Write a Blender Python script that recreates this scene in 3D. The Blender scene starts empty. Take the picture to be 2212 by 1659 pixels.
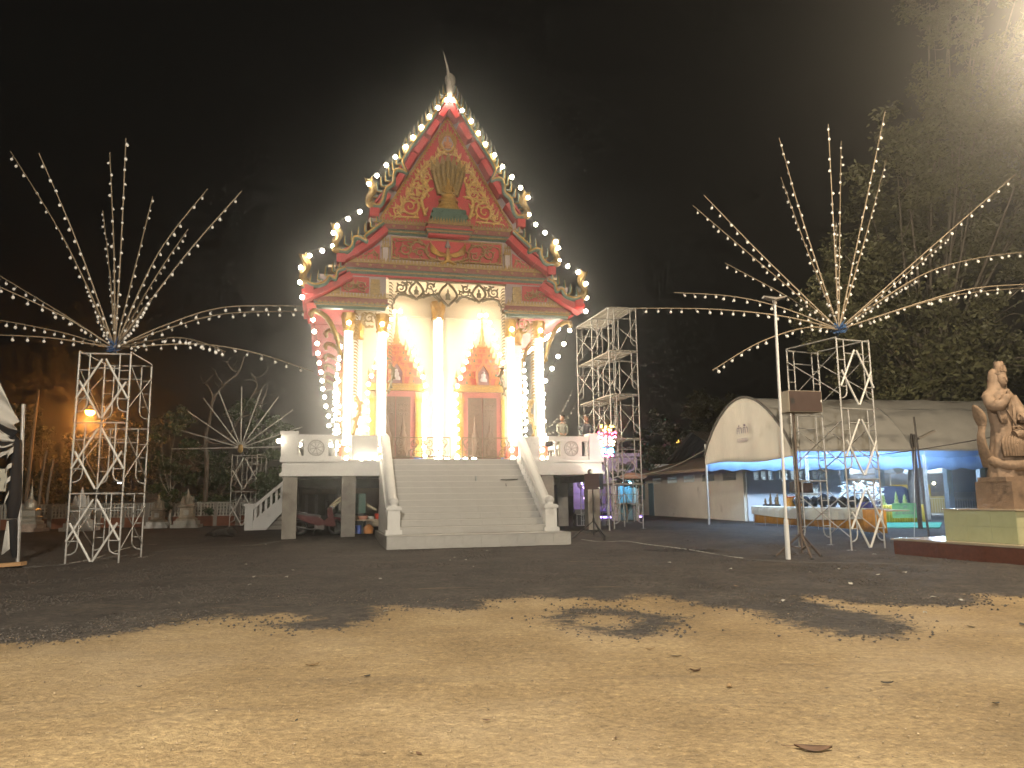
import bpy, math, random
import numpy as np
from mathutils import Vector as V, Matrix, noise
R = math.radians
rnd = random.Random(11)
scene = bpy.context.scene
COL = scene.collection

# ------------------------------------------------------------------ camera
FPX, CX, CY, EYE = 1661.0, 1106.0, 829.5, 1.5          # focal length etc. in a 2212 x 1659 frame
PITCH = math.atan((1072 - 829.5) / FPX)
CAM_M = Matrix.Rotation(math.pi / 2 + PITCH, 3, 'X') @ Matrix.Rotation(R(-0.7), 3, 'Z')
cam = bpy.data.cameras.new('camera')
cam.sensor_width = 36.0
cam.lens = 36.0 * FPX / 2212.0
cam.clip_start = 0.05
cam.clip_end = 2000
cam_ob = bpy.data.objects.new('camera', cam)
cam_ob.matrix_world = Matrix.Translation((0, 0, EYE)) @ CAM_M.to_4x4()
COL.objects.link(cam_ob)
scene.camera = cam_ob

# ------------------------------------------------------------------ world, light, exposure
world = bpy.data.worlds.new('World')
scene.world = world
world.use_nodes = True
wn, wl = world.node_tree.nodes, world.node_tree.links
wn.clear()
wo = wn.new('ShaderNodeOutputWorld')
sky = wn.new('ShaderNodeTexSky')
sky.sky_type = 'NISHITA'
sky.sun_disc = False
sky.sun_elevation = R(-9)
sky.sun_rotation = R(200)
b1 = wn.new('ShaderNodeBackground')
b1.inputs['Strength'].default_value = 0.05
wl.new(sky.outputs[0], b1.inputs['Color'])
b2 = wn.new('ShaderNodeBackground')                     # town glow on the night haze
b2.inputs['Color'].default_value = (0.0105, 0.0098, 0.0088, 1)
b2.inputs['Strength'].default_value = 0.12
ad = wn.new('ShaderNodeAddShader')
wl.new(b1.outputs[0], ad.inputs[0])
wl.new(b2.outputs[0], ad.inputs[1])
wl.new(ad.outputs[0], wo.inputs['Surface'])
vs = scene.view_settings
vs.view_transform = 'Standard'
vs.look = 'None'
vs.exposure = 0.0
vs.gamma = 1.0
scene.cycles.use_denoising = True
scene.cycles.max_bounces = 4
scene.cycles.use_adaptive_sampling = True
scene.cycles.adaptive_threshold = 0.04
scene.cycles.adaptive_min_samples = 16
scene.cycles.diffuse_bounces = 2
scene.cycles.glossy_bounces = 2
scene.cycles.transmission_bounces = 4
scene.cycles.volume_bounces = 0
scene.cycles.sample_clamp_indirect = 4.0
scene.cycles.caustics_reflective = False
scene.cycles.caustics_refractive = False
BULB_E = 64.0             # radiance of a lit festoon bulb
FLOOD_W = 7500.0         # yard floodlight on its pole, right of the frame
FLOOD_P = (11.2, 13.0, 10.4)
HAZE = 0.0054
FLOOD2_W, FLOOD2_P = 36500.0, (-2.0, -6.5, 9.5)

# ------------------------------------------------------------------ helpers
def gz(y):
    t = min(1, max(0, (y - 24.0) / 5.0))
    return 0.2 * t * t * (3 - 2 * t)
def ray(x, y):
    return CAM_M @ V(((x - CX) / FPX, -(y - CY) / FPX, -1))
def at(x, y, Y):
    d = ray(x, y); return V((0, 0, EYE)) + d * (Y / d.y)
def onz(x, y, z):
    d = ray(x, y); return V((0, 0, EYE)) + d * ((z - EYE) / d.z)
def G(x, y):
    z = 0
    for _ in range(12):
        p = onz(x, y, z); z = gz(p.y)
    p.z = z
    return p

_mats = {}
def mat(name, col=(.5, .5, .5), rough=.6, metal=0.0, var=.12, scale=4.0, bump=0.0, bscale=60.0, emit=None, est=1.0, alpha=None, trans=0.0, stretch=None, dirt=None):
    if name in _mats: return _mats[name]
    m = bpy.data.materials.new(name); m.use_nodes = True
    n, l = m.node_tree.nodes, m.node_tree.links
    p = n['Principled BSDF']
    p.inputs['Roughness'].default_value = rough
    p.inputs['Metallic'].default_value = metal
    if trans: p.inputs['Transmission Weight'].default_value = trans
    if emit:
        p.inputs['Base Color'].default_value = (*col, 1)
        p.inputs['Emission Color'].default_value = (*emit, 1)
        p.inputs['Emission Strength'].default_value = est
        _mats[name] = m; return m
    tc = n.new('ShaderNodeTexCoord')
    src = tc.outputs['Object']
    if stretch:
        mp = n.new('ShaderNodeMapping'); mp.inputs['Scale'].default_value = stretch
        l.new(src, mp.inputs['Vector']); src = mp.outputs[0]
    nz = n.new('ShaderNodeTexNoise'); nz.inputs['Scale'].default_value = scale; nz.inputs['Detail'].default_value = 6
    nz.inputs['Roughness'].default_value = .65
    l.new(src, nz.inputs['Vector'])
    cr = n.new('ShaderNodeValToRGB')
    cr.color_ramp.elements[0].position = .3; cr.color_ramp.elements[1].position = .7
    a = [max(0, c * (1 - var)) for c in col]; b = [min(1, c * (1 + var)) for c in col]
    cr.color_ramp.elements[0].color = (*a, 1); cr.color_ramp.elements[1].color = (*b, 1)
    l.new(nz.outputs['Fac'], cr.inputs['Fac'])
    out = cr.outputs['Color']
    if dirt:                                            # blotchy grime of its own colour
        nd = n.new('ShaderNodeTexNoise'); nd.inputs['Scale'].default_value = dirt[1]; nd.inputs['Detail'].default_value = 8
        l.new(src, nd.inputs['Vector'])
        rd = n.new('ShaderNodeValToRGB'); rd.color_ramp.elements[0].position = dirt[2]; rd.color_ramp.elements[1].position = min(1, dirt[2] + .22)
        l.new(nd.outputs['Fac'], rd.inputs['Fac'])
        mx = n.new('ShaderNodeMixRGB'); mx.inputs['Color2'].default_value = (*dirt[0], 1)
        l.new(rd.outputs['Color'], mx.inputs['Fac']); l.new(out, mx.inputs['Color1']); out = mx.outputs['Color']
    l.new(out, p.inputs['Base Color'])
    rr = n.new('ShaderNodeMapRange'); rr.inputs['To Min'].default_value = max(0, rough - .12); rr.inputs['To Max'].default_value = min(1, rough + .12)
    l.new(nz.outputs['Fac'], rr.inputs['Value']); l.new(rr.outputs[0], p.inputs['Roughness'])
    if bump:
        nb = n.new('ShaderNodeTexNoise'); nb.inputs['Scale'].default_value = bscale; nb.inputs['Detail'].default_value = 4
        l.new(src, nb.inputs['Vector'])
        bp = n.new('ShaderNodeBump'); bp.inputs['Strength'].default_value = bump; bp.inputs['Distance'].default_value = .02
        l.new(nb.outputs['Fac'], bp.inputs['Height']); l.new(bp.outputs[0], p.inputs['Normal'])
    _mats[name] = m
    return m

class MB:
    def __init__(s): s.v = []; s.f = []; s.s = []; s.m = []; s.mi = 0
    def add(s, vs, fs, sm=False):
        o = len(s.v); s.v.extend(tuple(p) for p in vs)
        for f in fs:
            s.f.append([o + i for i in f]); s.s.append(sm); s.m.append(s.mi)
        return s
    def box(s, x0, x1, y0, y1, z0, z1, M=None):
        p = [V((x, y, z)) for z in (z0, z1) for y in (y0, y1) for x in (x0, x1)]
        if M: p = [M @ q for q in p]
        return s.add(p, [(0, 2, 3, 1), (4, 5, 7, 6), (0, 1, 5, 4), (2, 6, 7, 3), (0, 4, 6, 2), (1, 3, 7, 5)])
    def obox(s, c, hx, hy, hz, M3):
        M = Matrix.Translation(c) @ M3.to_4x4()
        return s.box(-hx, hx, -hy, hy, -hz, hz, M)
    def beam(s, p, q, w, h, up=(0, 0, 1)):
        p, q = V(p), V(q); d = (q - p); L = d.length; d.normalize()
        sd = d.cross(V(up)); sd.normalize(); u = sd.cross(d)
        M = Matrix((d, sd, u)).transposed()
        return s.obox((p + q) / 2, L / 2, w / 2, h / 2, M)
    def tube(s, pts, r, n=6, cap=True, flat=1.0):
        pts = [V(p) for p in pts]; k = len(pts)
        rs = r if isinstance(r, (list, tuple)) else [r] * k
        t = [(pts[min(i + 1, k - 1)] - pts[max(i - 1, 0)]).normalized() for i in range(k)]
        a = V((0, 0, 1)) if abs(t[0].z) < .9 else V((1, 0, 0))
        nx = t[0].cross(a).normalized(); vs = []
        for i in range(k):
            nx = (nx - t[i] * nx.dot(t[i]))
            if nx.length < 1e-6: nx = t[i].orthogonal()
            nx.normalize(); ny = t[i].cross(nx)
            for j in range(n):
                an = 2 * math.pi * j / n
                vs.append(pts[i] + (nx * math.cos(an) + ny * math.sin(an) * flat) * rs[i])
        fs = [(i * n + j, i * n + (j + 1) % n, (i + 1) * n + (j + 1) % n, (i + 1) * n + j) for i in range(k - 1) for j in range(n)]
        s.add(vs, fs, n > 4)
        if cap: s.add(vs[:n], [tuple(range(n - 1, -1, -1))]); s.add(vs[-n:], [tuple(range(n))])
        return s
    def bar(s, p, q, r, r2=None, n=6): return s.tube([p, q], [r, r if r2 is None else r2], n)
    def lathe(s, prof, n=14, c=(0, 0, 0), sq=False, M=None):
        vs = []
        for r, z in prof:
            for j in range(n):
                an = 2 * math.pi * (j + (.5 if sq else 0)) / n
                k = 1 / math.cos(math.pi / n) if sq else 1
                q = V((c[0] + r * k * math.cos(an), c[1] + r * k * math.sin(an), c[2] + z))
                vs.append(M @ q if M else q)
        fs = [(i * n + j, i * n + (j + 1) % n, (i + 1) * n + (j + 1) % n, (i + 1) * n + j) for i in range(len(prof) - 1) for j in range(n)]
        s.add(vs, fs, not sq)
        s.add(vs[:n], [tuple(range(n - 1, -1, -1))]); s.add(vs[-n:], [tuple(range(n))])
        return s
    def prism(s, poly, y0, y1, M=None):
        n = len(poly)
        ar = sum(poly[i][0] * poly[(i + 1) % n][1] - poly[(i + 1) % n][0] * poly[i][1] for i in range(n))
        if ar < 0: poly = poly[::-1]
        p = [V((x, y0, z)) for x, z in poly] + [V((x, y1, z)) for x, z in poly]
        if M: p = [M @ q for q in p]
        return s.add(p, [tuple(range(n)), tuple(range(2 * n - 1, n - 1, -1))] + [(i, i + n, (i + 1) % n + n, (i + 1) % n) for i in range(n)])
    def sphere(s, c, r, n=10, m=7, sc=(1, 1, 1), M=None):
        vs = [V((0, 0, -1))] + [V((math.sin(math.pi * i / m) * math.cos(2 * math.pi * j / n), math.sin(math.pi * i / m) * math.sin(2 * math.pi * j / n), -math.cos(math.pi * i / m))) for i in range(1, m) for j in range(n)] + [V((0, 0, 1))]
        vs = [V((q.x * r * sc[0], q.y * r * sc[1], q.z * r * sc[2])) for q in vs]
        if M: vs = [M @ q for q in vs]
        vs = [q + V(c) for q in vs]
        fs = [(0, 1 + (j + 1) % n, 1 + j) for j in range(n)]
        for i in range(m - 2):
            a = 1 + i * n
            fs += [(a + j, a + (j + 1) % n, a + n + (j + 1) % n, a + n + j) for j in range(n)]
        a = 1 + (m - 2) * n
        fs += [(a + j, a + (j + 1) % n, len(vs) - 1) for j in range(n)]
        return s.add(vs, fs, True)
    def grid(s, rows, sm=True, thick=0.0):
        h, w = len(rows), len(rows[0])
        vs = [V(p) for r in rows for p in r]
        fs = [(i * w + j, i * w + j + 1, (i + 1) * w + j + 1, (i + 1) * w + j) for i in range(h - 1) for j in range(w - 1)]
        if thick:
            nr = [V((0, 0, 0)) for _ in vs]
            for f in fs:
                q = (vs[f[1]] - vs[f[0]]).cross(vs[f[3]] - vs[f[0]])
                for i in f: nr[i] += q
            o = len(vs)
            vs2 = [p - q.normalized() * thick if q.length else p for p, q in zip(vs, nr)]
            bd = [j for j in range(w)] + [i * w + w - 1 for i in range(1, h)] + [(h - 1) * w + j for j in range(w - 2, -1, -1)] + [i * w for i in range(h - 2, 0, -1)]
            fs = fs + [tuple(o + i for i in f[::-1]) for f in fs] + [(bd[(k + 1) % len(bd)], bd[k], o + bd[k], o + bd[(k + 1) % len(bd)]) for k in range(len(bd))]
            vs = vs + vs2
        return s.add(vs, fs, sm)
    def loft(s, rings, n=24, sm=True, cap=True, fn=None):
        vs = []
        for k, (cx, cy, z, rx, ry) in enumerate(rings):
            for j in range(n):
                an = 2 * math.pi * j / n
                f = fn(an, k, z) if fn else 1
                vs.append((cx + rx * f * math.cos(an), cy + ry * f * math.sin(an), z))
        fs = [(i * n + j, i * n + (j + 1) % n, (i + 1) * n + (j + 1) % n, (i + 1) * n + j) for i in range(len(rings) - 1) for j in range(n)]
        s.add(vs, fs, sm)
        if cap: s.add(vs[:n], [tuple(range(n - 1, -1, -1))]); s.add(vs[-n:], [tuple(range(n))])
        return s
    def mesh(s, name, *mats):
        me = bpy.data.meshes.new(name)
        me.from_pydata(s.v, [], s.f)
        me.polygons.foreach_set('use_smooth', s.s)
        if len(mats) > 1: me.polygons.foreach_set('material_index', s.m)
        for m in mats: me.materials.append(m)
        me.update()
        return me
    def build(s, name, m, parent=None, loc=None):
        ms = m if isinstance(m, (list, tuple)) else (m,)
        return link(name, s.mesh(name, *ms), parent, loc)

def link(name, data, parent=None, loc=None, M=None):
    o = bpy.data.objects.new(name, data); COL.objects.link(o)
    if parent: o.parent = parent
    if loc is not None: o.location = loc
    if M is not None: o.matrix_local = M
    return o
def tag(o, label, cat, group=None, kind=None):
    o['label'] = label; o['category'] = cat
    if group: o['group'] = group
    if kind: o['kind'] = kind
    return o
def thing(name, label, cat, loc=(0, 0, 0), rz=0.0, group=None):
    o = bpy.data.objects.new(name, None); COL.objects.link(o)
    o.empty_display_size = .2; o.location = loc; o.rotation_euler = (0, 0, rz)
    return tag(o, label, cat, group)
def struct(o): o['kind'] = 'structure'; return o
def text_part(txt, size, m, parent, M, ext=.002):
    cu = bpy.data.curves.new('lettering', 'FONT'); cu.body = txt; cu.size = size; cu.extrude = ext
    cu.align_x = 'CENTER'; cu.align_y = 'CENTER'
    t = bpy.data.objects.new('lettering', cu); COL.objects.link(t)
    dg = bpy.context.evaluated_depsgraph_get(); dg.update()
    me = bpy.data.meshes.new_from_object(t.evaluated_get(dg)); me.materials.clear(); me.materials.append(m)
    bpy.data.objects.remove(t)
    return link('lettering', me, parent, M=M)
def bez(p, n=10):                                        # Catmull-Rom through points
    p = [V(q) for q in p]; out = []
    for i in range(len(p) - 1):
        a, b, c, d = p[max(i - 1, 0)], p[i], p[i + 1], p[min(i + 2, len(p) - 1)]
        for k in range(n):
            t = k / n
            out.append(.5 * ((2 * b) + (c - a) * t + (2 * a - 5 * b + 4 * c - d) * t * t + (3 * b - a - 3 * c + d) * t ** 3))
    return out + [p[-1]]

# ------------------------------------------------------------------ materials
WHITE = mat('white_paint', (.66, .655, .64), .55, var=.07, scale=2, bump=.08, bscale=90, dirt=((.36, .35, .33), 2.2, .62))
CREAM = mat('cream_plaster', (.58, .48, .34), .7, var=.05, scale=1.5, bump=.06)
GOLD = mat('gold_paint', (.38, .22, .04), .36, metal=.55, var=.25, scale=14, bump=.3, bscale=50)
GOLDD = mat('aged_gold', (.27, .18, .06), .38, metal=.55, var=.35, scale=12, bump=.4, bscale=60)
RED = mat('red_lacquer', (.42, .034, .036), .55, var=.14, scale=3, bump=.06)
REDB = mat('red_band', (.21, .055, .045), .6, var=.2, scale=8, bump=.1)
LILAC = mat('pale_lilac_plaster', (.30, .24, .25), .65, var=.08, scale=4)
GREEN = mat('dark_green_glaze', (.06, .11, .085), .3, var=.25, scale=9)
PINK = mat('pink_frame', (.42, .13, .10), .6, var=.1)
BROWN = mat('carved_wood', (.105, .055, .028), .5, var=.3, scale=14, bump=.5, bscale=40)
CONC = mat('raw_concrete', (.27, .25, .22), .85, var=.2, scale=3, bump=.35, bscale=25, dirt=((.13, .11, .09), 1.7, .55))
TILE = mat('step_tile', (.44, .43, .41), .35, var=.1, scale=5, bump=.03, dirt=((.22, .21, .19), 1.6, .52))
GROUT = mat('grout', (.24, .23, .21), .9)
STEEL = mat('galvanised_steel', (.46, .45, .43), .45, metal=.4, var=.25, scale=9, bump=.1, dirt=((.22, .15, .10), 5, .6))
DSTEEL = mat('dark_steel', (.09, .08, .075), .5, metal=.4, var=.3, scale=10)
BLACK = mat('black_plastic', (.018, .018, .019), .55, var=.3)
RUBBER = mat('rubber', (.02, .02, .02), .8)
TUBEW = mat('white_tube', (.62, .61, .58), .3, var=.05)
SOCK = mat('lamp_socket', (.12, .11, .10), .5)
GLOBE = mat('unlit_globe', (.80, .79, .76), .18, var=.02)
LIT = mat('lit_bulb', (.9, .85, .7), .3, emit=(1.0, .87, .65), est=BULB_E)
WIRE = mat('wire', (.10, .095, .09), .6)
WIREW = mat('pale_wire', (.55, .52, .46), .6)
# ------------------------------------------------------------------ ground
EDGE = [(-60, 1400), (0, 1395), (100, 1393), (180, 1383), (250, 1372), (380, 1350), (490, 1332), (530, 1348), (640, 1365), (740, 1362), (800, 1345),
        (850, 1322), (830, 1312), (900, 1317), (1000, 1322), (1060, 1311), (1052, 1298), (1150, 1292), (1250, 1296), (1340, 1302), (1400, 1288), (1500, 1308),
        (1600, 1320), (1640, 1335), (1700, 1352), (1800, 1376), (1930, 1384), (2006, 1362), (1950, 1332), (1850, 1320), (1745, 1291), (1850, 1307), (2000, 1311),
        (2120, 1312), (2142, 1297), (2120, 1288), (2230, 1292), (2400, 1296)]
RING = [(1168, 1335), (1205, 1312), (1260, 1308), (1330, 1312), (1400, 1322), (1465, 1330), (1478, 1352), (1440, 1372), (1380, 1380), (1310, 1376), (1240, 1366), (1185, 1352)]
HOLE = [(1250, 1336), (1290, 1330), (1345, 1336), (1360, 1346), (1330, 1354), (1270, 1352)]
STREAK = [(440, 1346), (520, 1335), (620, 1333), (650, 1341), (560, 1349), (470, 1352)]
BLOT = [(1455, 1333), (1500, 1327), (1522, 1333), (1490, 1341)]
def wpoly(pts): return np.array([[*G(x, y)[:2]] for x, y in pts])
def sdf(P, poly):
    n = len(poly); d = np.full(len(P), 1e9); ins = np.zeros(len(P), bool)
    for i in range(n):
        a, b = poly[i], poly[(i + 1) % n]
        ab = b - a; t = np.clip(((P - a) @ ab) / max(ab @ ab, 1e-9), 0, 1)
        q = a + t[:, None] * ab
        d = np.minimum(d, np.hypot(*(P - q).T))
        c = ((a[1] > P[:, 1]) != (b[1] > P[:, 1])) & (P[:, 0] < (b[0] - a[0]) * (P[:, 1] - a[1]) / (b[1] - a[1] + 1e-12) + a[0])
        ins ^= c
    return np.where(ins, d, -d)
def ground():
    def axis(lo, hi, st, far):
        c = list(np.arange(lo, hi, st)); a, s = c[-1], st
        while a < far[1]: s *= 1.25; a += s; c.append(a)
        a, s = c[0], st; pre = []
        while a > far[0]: s *= 1.25; a -= s; pre.append(a)
        return np.array(pre[::-1] + c)
    xs = axis(-13, 13, .11, (-600, 600)); ys = axis(3, 17.5, .09, (-40, 900))
    X, Y = np.meshgrid(xs, ys); P = np.stack([X.ravel(), Y.ravel()], 1)
    main = wpoly(EDGE); main = np.vstack([main, [[60, 20], [60, 400], [-60, 400], [-60, 9]]])
    s = sdf(P, main)
    s = np.maximum(s, np.minimum(sdf(P, wpoly(RING)), -sdf(P, wpoly(HOLE))))
    s = np.maximum(s, sdf(P, wpoly(BLOT)))
    s = np.minimum(s, -sdf(P, wpoly(STREAK)))
    Z = np.array([gz(y) for y in P[:, 1]])
    nzv = np.array([noise.fractal((x * .6, y * .6, 0), 1, 2, 3) for x, y in P])
    near = np.clip((70 - np.hypot(P[:, 0], P[:, 1])) / 40, 0, 1)
    Z = Z + nzv * .018 * near + np.clip(s * 3, 0, 1) * .012 * near
    h, w = X.shape
    i = np.arange((h - 1) * (w - 1)); r, c = i // (w - 1), i % (w - 1)
    f = np.stack([r * w + c, r * w + c + 1, (r + 1) * w + c + 1, (r + 1) * w + c], 1)
    me = bpy.data.meshes.new('ground')
    me.from_pydata(np.column_stack([P, Z]).tolist(), [], f.tolist())
    a = me.attributes.new('gravel', 'FLOAT', 'POINT'); a.data.foreach_set('value', np.clip(s, -3, 3).astype(np.float32))
    me.polygons.foreach_set('use_smooth', [True] * len(me.polygons))
    m = bpy.data.materials.new('yard_sand_and_dark_gravel'); m.use_nodes = True
    n, l = m.node_tree.nodes, m.node_tree.links; p = n['Principled BSDF']
    tc = n.new('ShaderNodeTexCoord'); at_ = n.new('ShaderNodeAttribute'); at_.attribute_name = 'gravel'
    def nz(sc, det=6, ro=.6, st=None):
        q = n.new('ShaderNodeTexNoise'); q.inputs['Scale'].default_value = sc; q.inputs['Detail'].default_value = det; q.inputs['Roughness'].default_value = ro
        if st:
            mp = n.new('ShaderNodeMapping'); mp.inputs['Scale'].default_value = st; l.new(tc.outputs['Object'], mp.inputs['Vector']); l.new(mp.outputs[0], q.inputs['Vector'])
        else: l.new(tc.outputs['Object'], q.inputs['Vector'])
        return q.outputs['Fac']
    def ramp(f, stops):
        q = n.new('ShaderNodeValToRGB'); e = q.color_ramp.elements
        while len(e) < len(stops): e.new(.5)
        for k, (ps, cl) in enumerate(stops): e[k].position = ps; e[k].color = (*cl, 1)
        l.new(f, q.inputs['Fac']); return q.outputs['Color']
    def mathn(op, a, b):
        q = n.new('ShaderNodeMath'); q.operation = op
        for k, v in enumerate((a, b)):
            if isinstance(v, (int, float)): q.inputs[k].default_value = v
            else: l.new(v, q.inputs[k])
        return q.outputs[0]
    def mix(fac, a, b, mode='MIX'):
        q = n.new('ShaderNodeMixRGB'); q.blend_type = mode
        for k, v in zip(('Fac', 'Color1', 'Color2'), (fac, a, b)):
            if isinstance(v, float): q.inputs[k].default_value = v
            elif isinstance(v, tuple): q.inputs[k].default_value = (*v, 1)
            else: l.new(v, q.inputs[k])
        return q.outputs[0]
    sand = ramp(nz(.7, 8), [(.28, (.27, .185, .085)), (.5, (.39, .275, .135)), (.72, (.50, .37, .195))])
    grain = ramp(nz(15, 11, .82), [(.30, (.12, .10, .08)), (.42, (.62, .6, .57)), (.54, (1, 1, 1)), (.70, (1.8, 1.75, 1.65))])
    sand = mix(.85, sand, grain, 'MULTIPLY')
    sand = mix(ramp(nz(2.3, 9, .75, (.6, 1.6, 1)), [(.56, (0, 0, 0)), (.72, (.55, .55, .55))]), sand, (.17, .13, .085))
    sand = mix(ramp(nz(.9, 6, .7, (.35, 2.6, 1)), [(.55, (0, 0, 0)), (.66, (.38, .38, .38))]), sand, (.20, .15, .09))
    sand = mix(ramp(nz(.33, 5, .6), [(.48, (0, 0, 0)), (.7, (.45, .45, .45))]), sand, (.52, .41, .27))
    vor = n.new('ShaderNodeTexVoronoi'); vor.inputs['Scale'].default_value = 13; l.new(tc.outputs['Object'], vor.inputs['Vector'])
    stones = ramp(vor.outputs['Color'], [(.0, (.25, .25, .25)), (1, (1.9, 1.85, 1.8))])
    dark = ramp(nz(1.1, 8), [(.3, (.024, .020, .017)), (.7, (.084, .070, .059))])
    dark = mix(.8, dark, stones, 'MULTIPLY')
    dark = mix(.8, dark, grain, 'MULTIPLY')
    dark = mix(ramp(nz(26, 3, .7), [(.64, (0, 0, 0)), (.74, (.6, .6, .6))]), dark, (.22, .20, .17))
    edge = mathn('ADD', at_.outputs['Fac'], mathn('MULTIPLY', mathn('SUBTRACT', nz(2.4, 13, .85), .5), 2.0))
    msk = ramp(edge, [(.0, (0, 0, 0)), (.24, (1, 1, 1))])
    gap = ramp(nz(.55, 7, .75, (.5, 2.2, 1)), [(.60, (1, 1, 1)), (.74, (.45, .45, .45))])
    msk = mix(1.0, msk, gap, 'MULTIPLY')
    l.new(mix(msk, sand, dark), p.inputs['Base Color'])
    p.inputs['Roughness'].default_value = .9
    hgt = mathn('ADD', mathn('MULTIPLY', nz(34, 5, .75), .8), mathn('MULTIPLY', nz(6, 5, .6), 1.6))
    bp = n.new('ShaderNodeBump'); bp.inputs['Strength'].default_value = 1.0; bp.inputs['Distance'].default_value = .05
    l.new(hgt, bp.inputs['Height']); l.new(bp.outputs[0], p.inputs['Normal'])
    me.materials.append(m)
    return struct(link('ground', me))
ground()

# haze: volume added to imitate lens bloom round the lit bulbs
hz = MB(); hz.box(-120, 120, -30, 140, -1.2, 34)
hm = bpy.data.materials.new('bloom_haze'); hm.use_nodes = True
hn, hl = hm.node_tree.nodes, hm.node_tree.links
hn.remove(hn['Principled BSDF'])
pv = hn.new('ShaderNodeVolumePrincipled'); pv.inputs['Density'].default_value = HAZE; pv.inputs['Color'].default_value = (.92, .93, .95, 1); pv.inputs['Anisotropy'].default_value = .93
hl.new(pv.outputs[0], hn['Material Output'].inputs['Volume'])
hzo = hz.build('haze', hm); hzo['kind'] = 'stuff'; hzo['label'] = 'thin haze volume added to make a bloom round the lamps'; hzo['category'] = 'haze'
# ------------------------------------------------------------------ temple
PSI = R(14)
TO = V((-.97, 23.36, 0))
temple = thing('temple', 'white temple hall with red and gold tiered gable at the top of broad steps', 'temple', TO, PSI)
T_M = Matrix.Translation(TO) @ Matrix.Rotation(PSI, 4, 'Z')
def T(u, w, z): return T_M @ V((u, w, z))
FL, FC, FW = 2.85, -.2, 5.0            # floor height, facade centre, facade depth

# platform slab with mouldings, hidden beams and pillars
b = MB()
b.box(-6.0, 5.75, 5.0, 29, 2.36, 2.82); b.box(-6.08, 5.83, 4.92, 29, 2.76, FL); b.box(-6.08, 5.83, 4.93, 29, 2.28, 2.39); b.box(-6.03, 5.78, 4.96, 29, 2.39, 2.44)
b.build('platform', WHITE, temple)
for u in (-5.72, -3.72, -1.2, 1.2, 3.6, 5.42):
    for w in (5.28, 9.2, 13.2, 17.2):
        if w > 6 or abs(u) > 2:
            MB().box(u - .24, u + .24, w - .22, w + .22, 0, 2.29).build('pillar', CONC, temple)
for w in (9.2, 13.2, 17.2): MB().box(-5.9, 5.6, w - .16, w + .16, 1.95, 2.288).build('beam', CONC, temple)
for u in (-5.72, -3.72, 3.6, 5.42): MB().box(u - .13, u + .13, 5.5, 17.5, 2.02, 2.286).build('beam', CONC, temple)
MB().box(-3.2, 3.2, 13.4, 13.6, 0.1, 2.285).build('cellar_wall', CREAM, temple)
MB().box(-5.98, -5.94, 13.0, 13.4, .2, 1.2).build('cellar_plinth', CONC, temple)

NOSE = mat('nosing_highlight_pale', (.62, .60, .57), .3, var=.06)  # tread-edge highlights put into the colour of an added pale strip
# stairs: bottom slab and 12 steps, each faced with tiles
tile_r = MB().box(-.308, .308, -.016, 0, .006, .194).mesh('tile', TILE)
tile_t = MB().box(-.308, .308, 0, .335, 0, .012).mesh('tile', TILE)
tile_s = MB().box(-.278, .278, -.016, 0, .006, .365).mesh('tile', TILE)
tile_d = MB().box(-.278, .278, -.02, .55, 0, .012).mesh('tile', TILE)
st = MB().box(-2.8, 2.8, .0, 5.0, -.3, .38).build('step', GROUT, temple)
for k in range(10):
    link('tile', tile_s, st, (-2.52 + .56 * k, 0, .005))
    for j in range(2): link('tile', tile_d, st, (-2.52 + .56 * k, .006 + j * .575, .381))
RIS, TRD, SW0 = .205, .33, 1.12
for i in range(12):
    w0 = SW0 + i * TRD; z0 = .392 + i * RIS
    st = MB().box(-2.32, 2.32, w0, w0 + TRD + .25, z0 - .1, z0 + RIS - .013).build('step', GROUT, temple)
    MB().box(-2.32, 2.32, w0 - .035, w0 + .06, z0 + RIS - .012, z0 + RIS + .006).build('nosing_highlight', NOSE, st)
    dx = rnd.uniform(-.004, .004)
    for k in range(7):
        x = -1.986 + .662 * k
        M = Matrix.Translation((x + dx, w0, z0)) @ Matrix.Diagonal((1.066, 1, 1, 1))
        link('tile', tile_r, st, M=M)
        link('tile', tile_t, st, M=Matrix.Translation((x + dx, w0 - .022, z0 + RIS - .0125)) @ Matrix.Diagonal((1.066, 1, 1, 1)))
def turned(h, r=.055):
    return [(r * 1.25, 0), (r * 1.25, h * .08), (r * .7, h * .12), (r * 1.1, h * .2), (r * .65, h * .3), (r * .55, h * .5), (r * .8, h * .66), (r * 1.15, h * .76), (r * .6, h * .85), (r * 1.2, h * .92), (r * 1.2, h)]
BAL = MB().lathe(turned(.62), 10).mesh('baluster', WHITE)
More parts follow.
